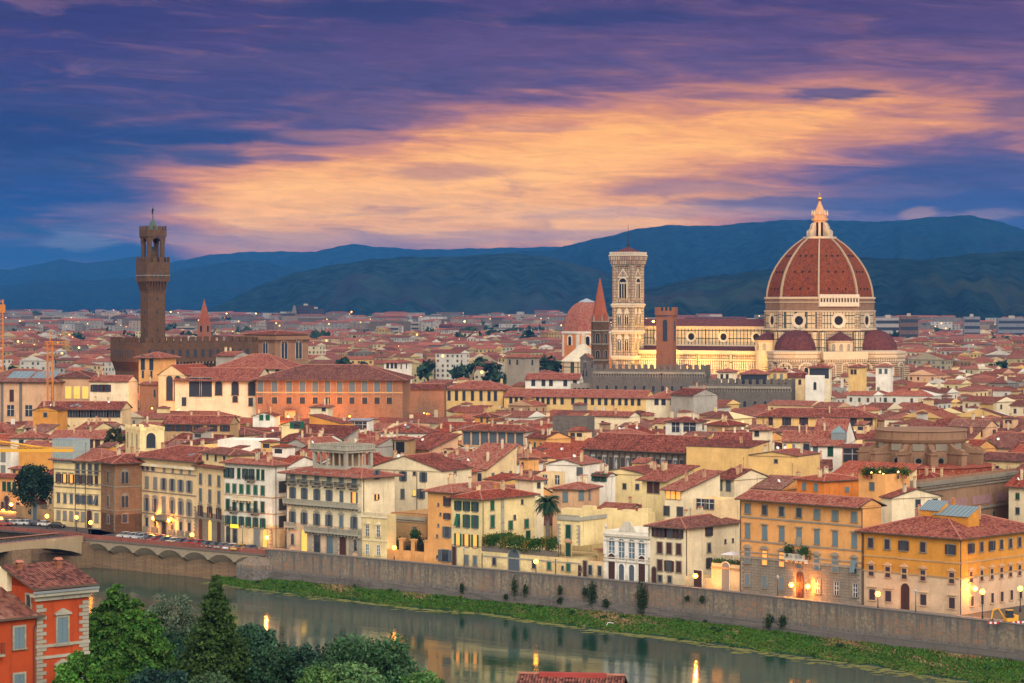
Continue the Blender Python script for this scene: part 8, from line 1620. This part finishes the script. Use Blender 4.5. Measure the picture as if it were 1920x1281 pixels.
# small shrubs rooted in the wall and on its foot
for k, (px, py, w_, h_) in enumerate(((866, 1103, .5, 1.1), (964, 1102, .6, 2.0), (985, 1106, .5, 1.3), (1050, 1107, .5, 1.1), (1097, 1110, .55, 1.0), (1110, 1113, .9, 2.6), (1136, 1131, .7, 1.0), (1204, 1124, 1.3, 3.6), (1050, 1126, .6, .7), (949, 1119, .6, .6), (1442, 1166, 1.0, 1.5), (1467, 1166, .8, 1.3), (1316, 1124, .5, .7), (666, 1102, .5, .9), (498, 1066, .6, 1.2), (1288, 1122, .5, .6))):
    Y = wallY(px) - .9; P = at(px, py, Y); t = thing('wall_shrub', f'{ORD[k]} from the left of the dark shrubs growing along the embankment wall' if False else 'dark shrub rooted in the embankment wall', 'shrub', P, 0, 'shrubs growing on the embankment wall'); n = int(420 * w_ * h_ / 1.5) + 160; Pp = NR.normal(0, .42, (n, 3)) * [w_, .5, h_]; build_leaves('foliage', Pp, .17, np.tile([.026, .048, .018], (n, 1)) * NR.uniform(.4, 1.6, (n, 1)), t); m = MB(); m.tube([(0, .6, -h_), (0, 0, h_ * .3)], .06, 5); m.build('stem', M['bark'], t)
for k, (px, py, r_, c) in enumerate(((742, 1022, 1.6, (.02, .06, .02)), (782, 1018, 1.5, (.02, .05, .025)), (778, 1002, 1.1, (.035, .09, .03)), (795, 1030, 1.2, (.018, .05, .02)), (765, 1034, 1.1, (.03, .07, .02)))):
    P = at(px, py, lerp(FRONT, px) + 6); t = thing('garden_shrub', ('dark shrub', 'round shrub', 'pale green small tree', 'low dark bush', 'green bush')[k] + ' in the walled garden before the recessed brown house', 'shrub', P, 0); n = 900; build_leaves('foliage', NR.normal(0, r_ * .45, (n, 3)), .2, np.tile(c, (n, 1)) * NR.uniform(.5, 1.6, (n, 1)), t); m = MB(); m.tube([(0, 0, -P[2]), (0, 0, 0)], .09, 5); m.build('stem', M['bark'], t)
# tall weeds on the bank
Vs, Cs = [], []
for _ in range(60):
    j = R.randrange(len(BANKV)); p = BANKV[j]; r = R.uniform(.25, .7); V, c = leaves(p[0], p[1] - .3, p[2] + r * .25, r * 1.3, r * .6, 70, .16, R.choice(((.03, .09, .012), (.045, .12, .02), (.02, .06, .015), (.10, .12, .03)))); Vs.append(V); Cs.append(c)
V = np.concatenate(Vs); tag(mk('bank_vegetation', np_mesh('bank_vegetation', V, np.arange(len(V)).reshape(-1, 4), lf, np.concatenate(Cs))), kind='stuff')
# floating weed along the shallow margin
m = MB()
for _ in range(900):
    px = R.uniform(380, 1900); Y = depth(lerp(TOE, max(px, 400)) + -4 + abs(R.gauss(0, 2.6 + (2 if 1250 < px < 1900 else 0))), WZ); x = (px - CX) / F * Y; r = R.uniform(.15, .7); m.poly([(x + r * R.uniform(1.2, 2.2) * math.cos(t), Y + r * R.uniform(.7, 1) * math.sin(t), WZ + .012 + R.random() * .02) for t in (2 * math.pi * k / 7 for k in range(7))])
tag(m.build('water_weed', flat('weed', (.17, .18, .045), .9, var=.4, vs=.7)), kind='stuff')
# ================================================================== FOREGROUND HOUSES
C0 = at(68, 600, 235); thh = rad(-47); H1 = zof(1104, 235)
b = B('corner_house', 'vivid orange house with grey quoins, pedimented windows and tiled lean-to roof', 'house', (C0[0], 235), thh, 4.4, 5.9, H1, 'vivid_orange', 'sl', .3, .75, 'roof_old', z0=0); og = b
m = MB(); m.box(.0, .75, -.75, 6.6, H1 - .75, H1 - .45); m.box(0, .35, -.2, 5.9, H1 - 1.2, H1 - .75); m.build('cornice', M['loggia_stone'], b.root); m = MB(); m.box(.75, .9, -.8, 6.6, H1 - .42, H1 - .2); m.build('gutter', M['lead'], b.root)
b.quoins([(.0, 1), (5.9, -1)], 4, H1 - 1.3, 'loggia_stone', 's', 1.1, .7, .38)
for z in (H1 - 1.6 - 3.1, H1 - 1.6 - 8.0): o = window(b.root, 2.9, z - .9, 1.15, 2.6, 'cst', 'sh_blue', 'loggia_stone', 's'); o.scale = (1, 1, 1)
for z in (H1 - 5.6, H1 - 6.7): m = MB(); m.box(.0, .14, -.1, 6.0, z - .14, z + .14); m.build('string_course', M['loggia_stone'], b.root)
window(b.root, -1.25, H1 - 2.2, .75, 1.5, 'ns', 'sh_blue', 'loggia_stone', 'f'); m = MB(); m.poly([(-4.4, 0, H1), (0, 0, H1), (-4.4, 0, H1 + 1.32)], 0); m.poly([(-4.4, 5.9, H1 + 1.32), (0, 5.9, H1), (-4.4, 5.9, H1)], 0); m.poly([(-4.4, 0, H1), (-4.4, 0, H1 + 1.3), (-4.4, 5.9, H1 + 1.3), (-4.4, 5.9, H1)]); m.build('gable', M['vivid_orange'], b.root)
for x, y in ((-4.1, .6), (-3.7, 4.8)): chimney(b.roof, x, y, H1 + .6, 0, 'red_brick')
o = mk('skylight', small('skylight', _sky, ['lead', 'glass_roof']), b.roof, (-1.9, 3.4, H1 + .75)); o.rotation_euler = (0, math.atan(.3), 0)
u = Vector((-b.s, b.c, 0)); C1 = Vector((C0[0], 235, 0)) - u * 13.02; Hl = zof(1155, 235); b2 = B('corner_house', 'lower vivid orange wing with grey shutters, iron balcony and tiled roof', 'house', (C1.x, C1.y), thh, 5.0, 13, Hl, 'vivid_orange', 'sl', .36, .65, 'roof_old', z0=0)
for y in (11.1, 7.6, 4.0):
    for z in (Hl - 2.9, Hl - 7.4): window(b2.root, y, z, 1.1, 2.0, 'cs', 'sh_blue', 'loggia_stone', 's')
m = MB(); m.box(.0, 1.0, 6.5, 9.0, Hl - 3.4, Hl - 3.2); q = m.build('balcony', M['loggia_stone'], b2.root); m = MB(); [m.box(.94, .98, 6.5 + k * .16, 6.53 + k * .16, Hl - 3.2, Hl - 2.2) for k in range(16)]; m.box(.92, 1.0, 6.5, 9.0, Hl - 2.2, Hl - 2.14); m.build('railing', M['iron'], q)
m = MB(); m.tube([(.1, 12.7, 0), (.1, 12.7, Hl - 1.2), (.5, 12.8, Hl - .3)], .07, 6); m.build('drainpipe', M['gutter'], b2.root)
wv_ = thing('chimney_wall', 'tall white plastered party wall behind the vivid orange house', 'wall', (C0[0] - 4.4 * b.c - .3, 235 - 4.4 * b.s, 0), thh); wv_['kind'] = 'thing'; m = MB(); m.box(-2.0, .0, -.2, 3, 10, H1 + 1.6); m.build('wall', M['pale'], wv_)
P = at(1065, 1262, 236); b = B('garden_house', 'tiled roof with red parapet at the bottom edge above the river', 'house', (P[0] + 5, 236), rad(-8), 10, 6, P[2] - 2.2, 'vivid_orange', 'gx', .4, .6, 'roof_old', z0=4); m = MB(); m.box(-8.2, -1.6, 2.4, 3.2, b.H + .9, b.H + 1.7); m.build('parapet', flat('parapet_red', (.36, .06, .05), .9, var=.3), b.root)
# ================================================================== CARS
def car_meshes():
    m = MB(); w = .83
    low = [(-2.0, .32), (2.0, .32), (2.08, .55), (1.98, .80), (1.0, .92), (-1.95, .98), (-2.08, .7)]
    m.prism(low, -w, w, 0); body = m
    g = MB(); a = [(-1.75, .93, .80), (1.05, .90, .80), (.35, 1.42, .62), (-1.25, 1.45, .62)]
    i = g.add([(x, -y, z) for x, z, y in a] + [(x, y, z) for x, z, y in a])
    for q in ((0, 1, 2, 3), (7, 6, 5, 4), (1, 5, 6, 2), (4, 0, 3, 7)): g.face([i + k for k in q], 0)
    r = MB(); r.slab([(-1.28, -.63), (.38, -.63), (.38, .63), (-1.28, .63)], 1.43, 1.49); 
    for s in (-1, 1): r.tube([(-.45, s * .82, .92), (-.45, s * .64, 1.44)], .04, 4)
    wh = MB(); wh.lathe([(.02, -.1), (.31, -.1), (.33, -.05), (.33, .05), (.31, .1), (.02, .1)], 12)
    hl = MB(); hl.box(-.03, .03, -.17, .17, -.09, .09)
    return body, g, r, wh, hl
cb_, cg_, cr_, cw_, ch_ = car_meshes(); flat('car_glass', (.03, .04, .05), .08, 0, .8); flat('tyre', (.015, .015, .016), .8); flat('headlight', (.6, .6, .58), .2, 0, .8); flat('tail', (.3, .01, .01), .3)
GL, WH, HL, TL = cg_.mesh('window', [M['car_glass']]), cw_.mesh('wheel', [M['tyre']]), ch_.mesh('headlight', [M['headlight']]), ch_.mesh('tail_light', [M['tail']])
def car(label, px, py, rz, col, i, sc=1.0, group='cars parked along the river street'):
    pm = flat('paint_' + label.split()[0] + str(i), col, .3, 0, .6); Y = depth(py, .01); P = at(px, py, Y); t = thing('parked_car', label, 'car', (P[0], Y, .01), rz, group); t.scale = (sc, sc, sc)
    bo = cb_.build('body', pm, t); cr_.build('roof', pm, t); mk('window', GL, t)
    for x in (-1.25, 1.3):
        for y in (-.78, .78): o = mk('wheel', WH, t, (x, y, .33)); o.rotation_euler = (math.pi / 2, 0, 0)
    for y in (-.6, .6): mk('headlight', HL, t, (2.05, y, .65)); mk('tail_light', TL, t, (-2.06, y, .75))
CARS = [('pale sage', (.42, .47, .40)), ('silver', (.55, .57, .58)), ('silver blue', (.42, .50, .55)), ('dark teal', (.03, .07, .09)), ('dark red', (.30, .012, .02)), ('dark blue grey', (.05, .075, .10)), ('cream white', (.70, .68, .55)), ('graphite', (.07, .075, .085)), ('orange red', (.55, .05, .02)), ('bright red', (.50, .015, .015)), ('black', (.015, .017, .02)), ('dark green grey', (.05, .065, .06)), ('mid grey', (.2, .22, .23)), ('white', (.62, .64, .64)), ('yellow', (.62, .36, .03)), ('slate grey', (.12, .13, .14))]
for i, (x, y) in enumerate(zip((622, 660, 700, 740, 777, 820, 863, 902, 942, 988, 1030, 1070, 1112, 1155, 1195, 1247), (556, 560, 564, 571, 575, 580, 586, 590, 594, 598, 604, 608, 612, 616, 620, 623))):
    car(f'{CARS[i][0]} car parked nose to the river parapet, {ORD[i]} from the left', x / 2.664, 800 + y / 2.664, rad(-128) + R.uniform(-.06, .06), CARS[i][1], i)
for i, (px, py, c, n) in enumerate(((8, 986, (.35, .08, .06), 'rust'), (24, 985, (.45, .46, .45), 'pale grey'), (38, 985, (.55, .57, .57), 'silver'), (53, 985, (.50, .52, .52), 'light grey'), (70, 986, (.06, .07, .08), 'dark'), (86, 987, (.55, .56, .54), 'white'), (108, 990, (.02, .022, .026), 'black'))): car(f'{n} car parked beyond the bridge, {ORD[i]} from the left edge', px, py, rad(-20) + R.uniform(-.2, .2), c, 20 + i, group='cars parked beyond the bridge')
# ================================================================== LAMPS
def glow(parent, loc, e, r=.12, col=(1, .29, .03)):
    l = bpy.data.lights.new('lamp_light', 'POINT'); l.energy = e; l.color = col; l.shadow_soft_size = r; o = bpy.data.objects.new('lamp_light', l); COL.objects.link(o); o.parent = parent; o.location = loc; return o
def street_lamp(label, px, py, z=None, Y=None, h=None, e=700, wall=False, mat='lamp_glow', base=0.0, r=.5):
    """bulb at photo column and row"""
    Y = Y or lerp(FRONT, px) - 1.2; P = at(px, py, Y); t = thing('street_lamp', label, 'lamp', (P[0], Y, base)); hb = P[2] - base; m = MB()
    if wall: m.tube([(0, 1.1, hb - .3), (0, .3, hb + .5), (0, 0, hb + .35)], .05, 5); m.lathe([(.14, hb + .5), (.02, hb + .62)], 8)
    else: m.tube([(0, 0, 0), (0, 0, hb - .3)], [.10, .06], 8); m.lathe([(.2, 0), (.2, .4), (.1, .9)], 8); m.lathe([(.05, hb - .35), (.2, hb - .25)], 8); m.lathe([(.3, hb + .3), (.04, hb + .5)], 8)
    m.build('bracket' if wall else 'pole', M['iron'], t); m = MB(); m.lathe([(.02, hb - r), (r * .75, hb - r * .6), (r, hb), (r * .7, hb + r * .7), (.02, hb + r)], 10); m.build('lantern', M[mat], t, smooth=True); g_ = glow(t, (0, -.55 if wall else 0, hb), e); return t
W_ = lambda px, off=1.2: wallY(px) + off
for px, py, lab, kw in ((88, 968, 'tall glowing street lamp beside the dark tree at the bridgehead', dict(Y=612)), (143.5, 970, 'glowing street lamp before the cream palace with glass cage', dict(Y=606)), (170, 980, 'glowing street lamp nearest the bridge abutment', dict(Y=596)), (2, 973, 'glowing street lamp at the left edge by parked cars', dict(Y=632)), (360, 1003, 'glowing street lamp beside the parked orange red car', dict(Y=584, h=4)), (739.5, 1027, 'glowing street lamp on the garden wall of recessed brown house', dict(Y=537)), (1005, 1053, 'single glowing street lamp on the river wall before the garden wall', dict(Y=W_(1005, 4), e=2600)), (1304, 1080, 'glowing lamp on the low gateway beside the brown shuttered house', dict(Y=481, wall=True)), (1646, 1114, 'glowing street lamp before the mustard palace', dict(Y=W_(1646, 6))), (1842, 1110, 'glowing street lamp at the mustard palace corner side', dict(Y=436)), (1913, 1104, 'glowing street lamp at the right edge by the yellow excavator', dict(Y=446)), (500, 1008, 'glowing wall lamp at the white house with green shutters', dict(wall=True, Y=562)), (288, 972, 'glowing wall lantern left of the long cream palace door', dict(wall=True)), (1484, 1097, 'glowing lantern left of the apricot palace door', dict(wall=True)), (1515, 1100, 'glowing lantern right of the apricot palace door', dict(wall=True)), (21, 946, 'glowing wall lamp high on ochre house at left edge', dict(wall=True, Y=664, e=12000)), (6, 958, 'glowing wall lamp low on ochre house at left edge', dict(wall=True, Y=666, e=12000)), (1828, 1104, 'glowing wall lamp on side of mustard palace', dict(wall=True, Y=443)), (1893, 1102, 'second glowing wall lamp farther along the side of mustard palace', dict(wall=True, Y=462)), (316, 976, 'glowing wall lantern right of the long cream palace door', dict(wall=True))):
    kw = {'e': 2100, **kw}; kw.pop('h', None); street_lamp(lab, px, py, **kw)
for px, y in ((849, 1015), (870, 1060), (1212, 1080), (1468, 1120)): pass
for k, (px, Y) in enumerate(((455, 566), (870, W_(870, 2)), (1458, W_(1458, 2)), (1717, W_(1717, 2)))):
    P = at(px, 600, Y); t = thing('lamp_post', ('unlit iron lamp post at the end of the parked car row', 'unlit iron lamp post before the yellow green shuttered house', 'unlit iron lamp post before the apricot palace', 'unlit iron lamp post before the mustard palace door')[k], 'lamp', (P[0], Y, 0)); m = MB(); m.tube([(0, 0, 0), (0, 0, 4.2)], [.1, .05], 6); m.lathe([(.18, 0), (.16, .5), (.08, .8)], 8); m.build('pole', M['iron'], t); m = MB(); m.lathe([(.1, 4.2), (.24, 4.7), (.05, 5.0)], 6); m.build('lantern', M['zinc'], t)
# glow in the streets under the big palaces
for px, py, Y, e, lab in ((540, 781, 862, 6500, 'first'), (600, 783, 862, 7500, 'second'), (655, 781, 862, 5600, 'third'), (500, 782, 862, 4800, 'fourth'), (795, 775, 915, 8000, 'fifth'), (335, 768, 868, 4000, 'sixth'), (285, 766, 878, 3000, 'seventh'), (235, 716, 985, 7000, 'eighth'), (215, 716, 992, 5500, 'ninth'), (1075, 660, 1490, 9000, 'tenth')):
    t = street_lamp(lab + ' street lamp glowing at the foot of the old palaces', px, py, Y=Y, e=e, wall=True, r=.2)
# floodlights of the cathedral
def flood(label, px, py, Y, target, e, size=70, col=(1, .54, .11), blend=.6):
    P = at(px, py, Y); t = thing('floodlight', label, 'floodlight', P); m = MB(); m.box(-.4, .4, -.3, .3, -.8, 0); m.tube([(0, 0, -8), (0, 0, -.8)], .1, 5); m.build('housing', M['iron'], t)
    l = bpy.data.lights.new('flood_beam', 'SPOT'); l.energy = e; l.color = col; l.spot_size = rad(size); l.spot_blend = blend; l.shadow_soft_size = .5; o = bpy.data.objects.new('flood_beam', l); COL.objects.link(o); o.parent = t; o.location = (0, 0, .3); d = Vector(target) - Vector(P); o.rotation_euler = d.to_track_quat('-Z', 'Y').to_euler()
K = at(1180, 640, 1345)
flood('floodlight on the roofs aimed at the bell tower south face', 1165, 700, 1300, (K[0] - 3, K[1], 30), 56000, 80); flood('floodlight on the roofs aimed at the bell tower east face', 1222, 692, 1325, (K[0] + 5, K[1], 30), 22000, 85)
for k, px in enumerate((1245, 1300, 1355, 1405)): flood(('first', 'second', 'third', 'fourth')[k] + ' floodlight on the roofs aimed at the nave wall', px, 694, 1278 + (1405 - px) * .28, (at(px, 640, 1340)[0], 1345, 36), 37000, 100)
for k, (px, tz) in enumerate(((1455, 46), (1530, 48), (1600, 46), (1660, 42))): flood(('first', 'second', 'third', 'fourth')[k] + ' floodlight below the apse aimed at the drum', px, 697, 1235, (at(px, 640, 1300)[0], 1300, tz), 30000, 70, (1, .50, .14))
flood('floodlight aimed at the stone lantern above the dome', 1500, 600, 1240, (DC[0], DC[1] - 3, 100), 230000, 10, (1, .40, .10)); flood('floodlight aimed at the orange brick battlemented tower', 1240, 700, 1015, (at(1250, 640, 1050)[0], 1050, 35), 5000, 60, (1, .42, .14))
P = at(1225, 603, 1270); t = thing('floodlight', 'bright lamp glowing beside the orange brick battlemented tower', 'floodlight', P); m = MB(); m.lathe([(.02, -.7), (.8, 0), (.02, .7)], 8); m.build('lantern', M['lamp_pale'], t); m = MB(); m.tube([(0, 0, -12), (0, 0, -.5)], .15, 5); m.build('pole', M['iron'], t)
for px, py, Y, r, mt, lab in ((832, 624, 2990, 1.6, 'lamp_glow', 'large orange lamp on the dark red block house'), (871, 603, 3100, 1.2, 'lamp_pale', 'tall pale yellow floodlight mast left of the red dome'), (659, 585, 4600, 1.3, 'lamp_glow', 'orange lamp far beyond the courthouse'), (480, 588, 4600, 1.2, 'lamp_pale', 'pale floodlight left of the courthouse'), (425, 588, 4600, 1.2, 'lamp_pale', 'pale floodlight far left of the courthouse'), (148, 652, 1900, .7, 'lamp_pale', 'pale lamp left of the town palace'), (790, 594, 4300, 1.2, 'lamp_glow', 'far orange lamp right of the courthouse'), (320, 585, 4500, 1.3, 'lamp_glow', 'far orange lamp right of the palace tower'), (672, 658, 1900, .6, 'lamp_glow', 'small orange lamp over far red roofs')):
    P = at(px, py, Y); t = thing('mast_lamp', lab, 'lamp', P); m = MB(); m.lathe([(.02, -r), (r, 0), (.02, r)], 8); m.build('lantern', M[mt], t); m = MB(); m.tube([(0, 0, -22), (0, 0, -r * .5)], .2, 5); m.build('pole', M['iron'], t)
# roof terrace garden with lamps
for k, (px, py) in enumerate(((1622, 893), (1631, 884), (1640, 897), (1652, 893), (1664, 898), (1676, 892), (1688, 896), (1698, 893))):
    P = at(px, py, 508 + R.uniform(-1, 3)); t = thing('potted_plant', f'{ORD[k]} potted plant from the left on the orange roof terrace', 'plant', (P[0], P[1], terr.H - 1), 0, 'potted plants on the orange roof terrace'); hh = P[2] - terr.H + 1; n = 420; build_leaves('foliage', NR.normal(0, .42, (n, 3)) * [1.2, 1, 1.0] + [0, 0, max(hh, 1.4)], .16, np.tile(R.choice(((.03, .08, .02), (.05, .10, .02), (.14, .12, .02), (.02, .055, .02))), (n, 1)) * NR.uniform(.5, 1.6, (n, 1)), t); m = MB(); m.lathe([(.01, 0), (.3, 0), (.42, .7), (.36, .7)], 8); m.build('pot', M['terracotta'], t)
for k, (px, py) in enumerate(((1634, 886), (1650, 885), (1656, 888), (1684, 885))): street_lamp(('first', 'second', 'third', 'fourth')[k] + ' glowing garden lamp from the left on the orange roof terrace', px, py, Y=507, e=220, mat='lamp_pale', base=terr.H - 1, r=.2)
# ================================================================== CRANES AND DIGGER
flat('crane_yellow', (.72, .38, .04), .5); flat('crane_orange', (.62, .22, .03), .5)
def truss(m, a, b, w, n, r=.06):
    a, b = Vector(a), Vector(b); d = (b - a); up = Vector((0, 0, 1)) if abs(d.normalized().z) < .9 else Vector((1, 0, 0)); s = d.cross(up).normalized() * w / 2; v = s.cross(d).normalized() * w / 2
    cs = [s + v, s - v, -s - v, -s + v]
    for c in cs: m.tube([tuple(a + c), tuple(b + c)], r, 4)
    for k in range(n):
        p, q = a + d * k / n, a + d * (k + 1) / n
        for i in range(4): m.tube([tuple(p + cs[i]), tuple(q + cs[(i + 1) % 4])], r * .6, 4)
P0, P1, P2 = at(-260, 846, 600), at(138, 845, 600), at(-260, 800, 600); cr = thing('tower_crane', 'yellow crane jib reaching in at the left edge before the glass cage', 'crane'); m = MB(); m.box(P0[0], P1[0], 599.6, 600.4, P1[2] - .35, P1[2] + .45); truss(m, (P0[0], 600, P1[2] + .6), (P1[0], 600, P1[2] + .5), .7, 40, .07); m.build('jib', M['crane_yellow'], cr)
m = MB(); a, b_ = at(-120, 810, 600), at(103, 843, 600); m.tube([a, b_], .26, 6); m.tube([at(-120, 812, 601), at(60, 842, 601)], .12, 5); m.build('jib_strut', M['crane_yellow'], cr); m = MB(); truss(m, (P0[0], 600, 0), (P0[0], 600, P2[2]), 1.6, 18, .12); m.build('mast', M['crane_yellow'], cr)
P = at(94, 640, 885); zt = P[2]; cr = thing('tower_crane', 'orange lattice crane mast standing before the beige museum block', 'crane', (P[0], 885, 0)); m = MB(); truss(m, (0, 0, 0), (0, 0, zt), 1.9, 22, .16); m.build('mast', M['crane_orange'], cr); m = MB(); truss(m, (-2, 0, zt - .6), (6.5, 0, zt - .6), 1.0, 6, .12); m.build('jib', M['crane_orange'], cr); m = MB(); m.tube([(0, 0, zt), (0, 0, zt + 3.5)], .2, 5); m.tube([(0, 0, zt + 3.4), (6, 0, zt)], .06, 4); m.build('apex', M['crane_orange'], cr)
P = at(2, 562, 1500); cr = thing('tower_crane', 'distant orange crane top at the left edge', 'crane', (P[0], 1500, 0)); m = MB(); truss(m, (0, 0, 0), (0, 0, P[2]), 2.4, 22, .25); m.build('mast', M['crane_orange'], cr); m = MB(); m.box(-3, 2.5, -1, 1, P[2] - 8, P[2] - 3); m.build('cab', M['crane_orange'], cr)
Y = 428; P = at(1893, 600, Y); ex_ = thing('excavator', 'small yellow excavator behind barriers by the mustard palace', 'excavator', (P[0], Y, 0), rad(15)); m = MB(); m.box(-1.1, 1.1, -.8, -.35, 0, .6); m.box(-1.1, 1.1, .35, .8, 0, .6); m.build('track', M['tyre'], ex_); m = MB(); m.box(-.9, 1.3, -.8, .8, .65, 1.3); m.box(.5, 1.35, -.8, .8, 1.3, 1.75); m.build('chassis', M['crane_yellow'], ex_); m = MB(); m.box(-.75, .35, -.75, .1, 1.3, 2.6); m.build('cab', [M['car_glass']], ex_); m = MB(); m.box(-.8, .4, -.8, .15, 2.6, 2.7); m.build('cab_roof', M['crane_yellow'], ex_); m = MB(); m.tube([(-.8, .4, 1.2), (-2.0, .4, 2.9), (-3.0, .4, 2.6)], .16, 6); m.tube([(-3.0, .4, 2.6), (-3.3, .4, 1.0)], .13, 6); m.build('boom', M['crane_yellow'], ex_); m = MB(); m.prism([(-3.5, .4), (-2.9, .4), (-3.1, 1.1), (-3.5, 1.0)], .1, .7); m.build('bucket', M['iron'], ex_)
for k, px in enumerate((1862, 1872, 1905, 1914)):
    P = at(px, 600, 424 + k % 2); t = thing('barrier', f'red and white striped barrier by the excavator, {ORD[k]} from the left', 'barrier', (P[0], P[1], 0), rad(-10), 'striped barriers around the excavator'); m = MB(); [m.box(-1 + j * .4, -.6 + j * .4, -.03, .03, .7, 1.05, j % 2) for j in range(5)]; m.build('board', [flat('barrier_red', (.5, .03, .03), .6), M['white_paint']], t); m = MB(); [m.box(x - .03, x + .03, -.25, .25, 0, .7) for x in (-.8, .8)]; m.build('stand', M['iron'], t)
# roof terrace parasol and pots on the portal house
q = RV[17]; P = (q.C[0], q.C[1]); t = thing('parasol', 'square white parasol on the arched portal house terrace', 'parasol', (P[0] + (-q.W * .62) * q.c - 3 * q.s, P[1] + (-q.W * .62) * q.s + 3 * q.c, q.H - .9), q.th); m = MB(); m.lathe([(2.4, 2.5), (.05, 3.1)], 4, ph=math.pi / 4); m.build('canopy', M['white_paint'], t); m = MB(); m.tube([(0, 0, 0), (0, 0, 3.0)], .05, 5); m.build('pole', M['iron'], t)
for k in range(8):
    x = -q.W * (k + .5) / 8; t = thing('potted_plant', f'{ORD[k]} pot plant from the left along the arched portal terrace edge', 'plant', (P[0] + x * q.c - .5 * q.s, P[1] + x * q.s + .5 * q.c, q.H - .9), 0, 'potted plants on the arched portal terrace'); n = 160; build_leaves('foliage', NR.normal(0, .28, (n, 3)) + [0, 0, 1.25], .13, np.tile([.03, .08, .02], (n, 1)) * NR.uniform(.5, 1.7, (n, 1)), t); m = MB(); m.lathe([(.01, 0), (.22, 0), (.32, .95), (.26, .95)], 8); m.build('pot', M['terracotta'], t)
# a white post fallen on the bank
P = at(1143, 1171, wallY(1143) - 12); t = thing('white_pipe', 'bent white pipe lying on the grassy river bank', 'pipe', P); m = MB(); m.tube([(-.6, 0, -.2), (-.3, .2, .35), (.8, 0, .25)], .07, 5); m.build('pipe', M['white_paint'], t)
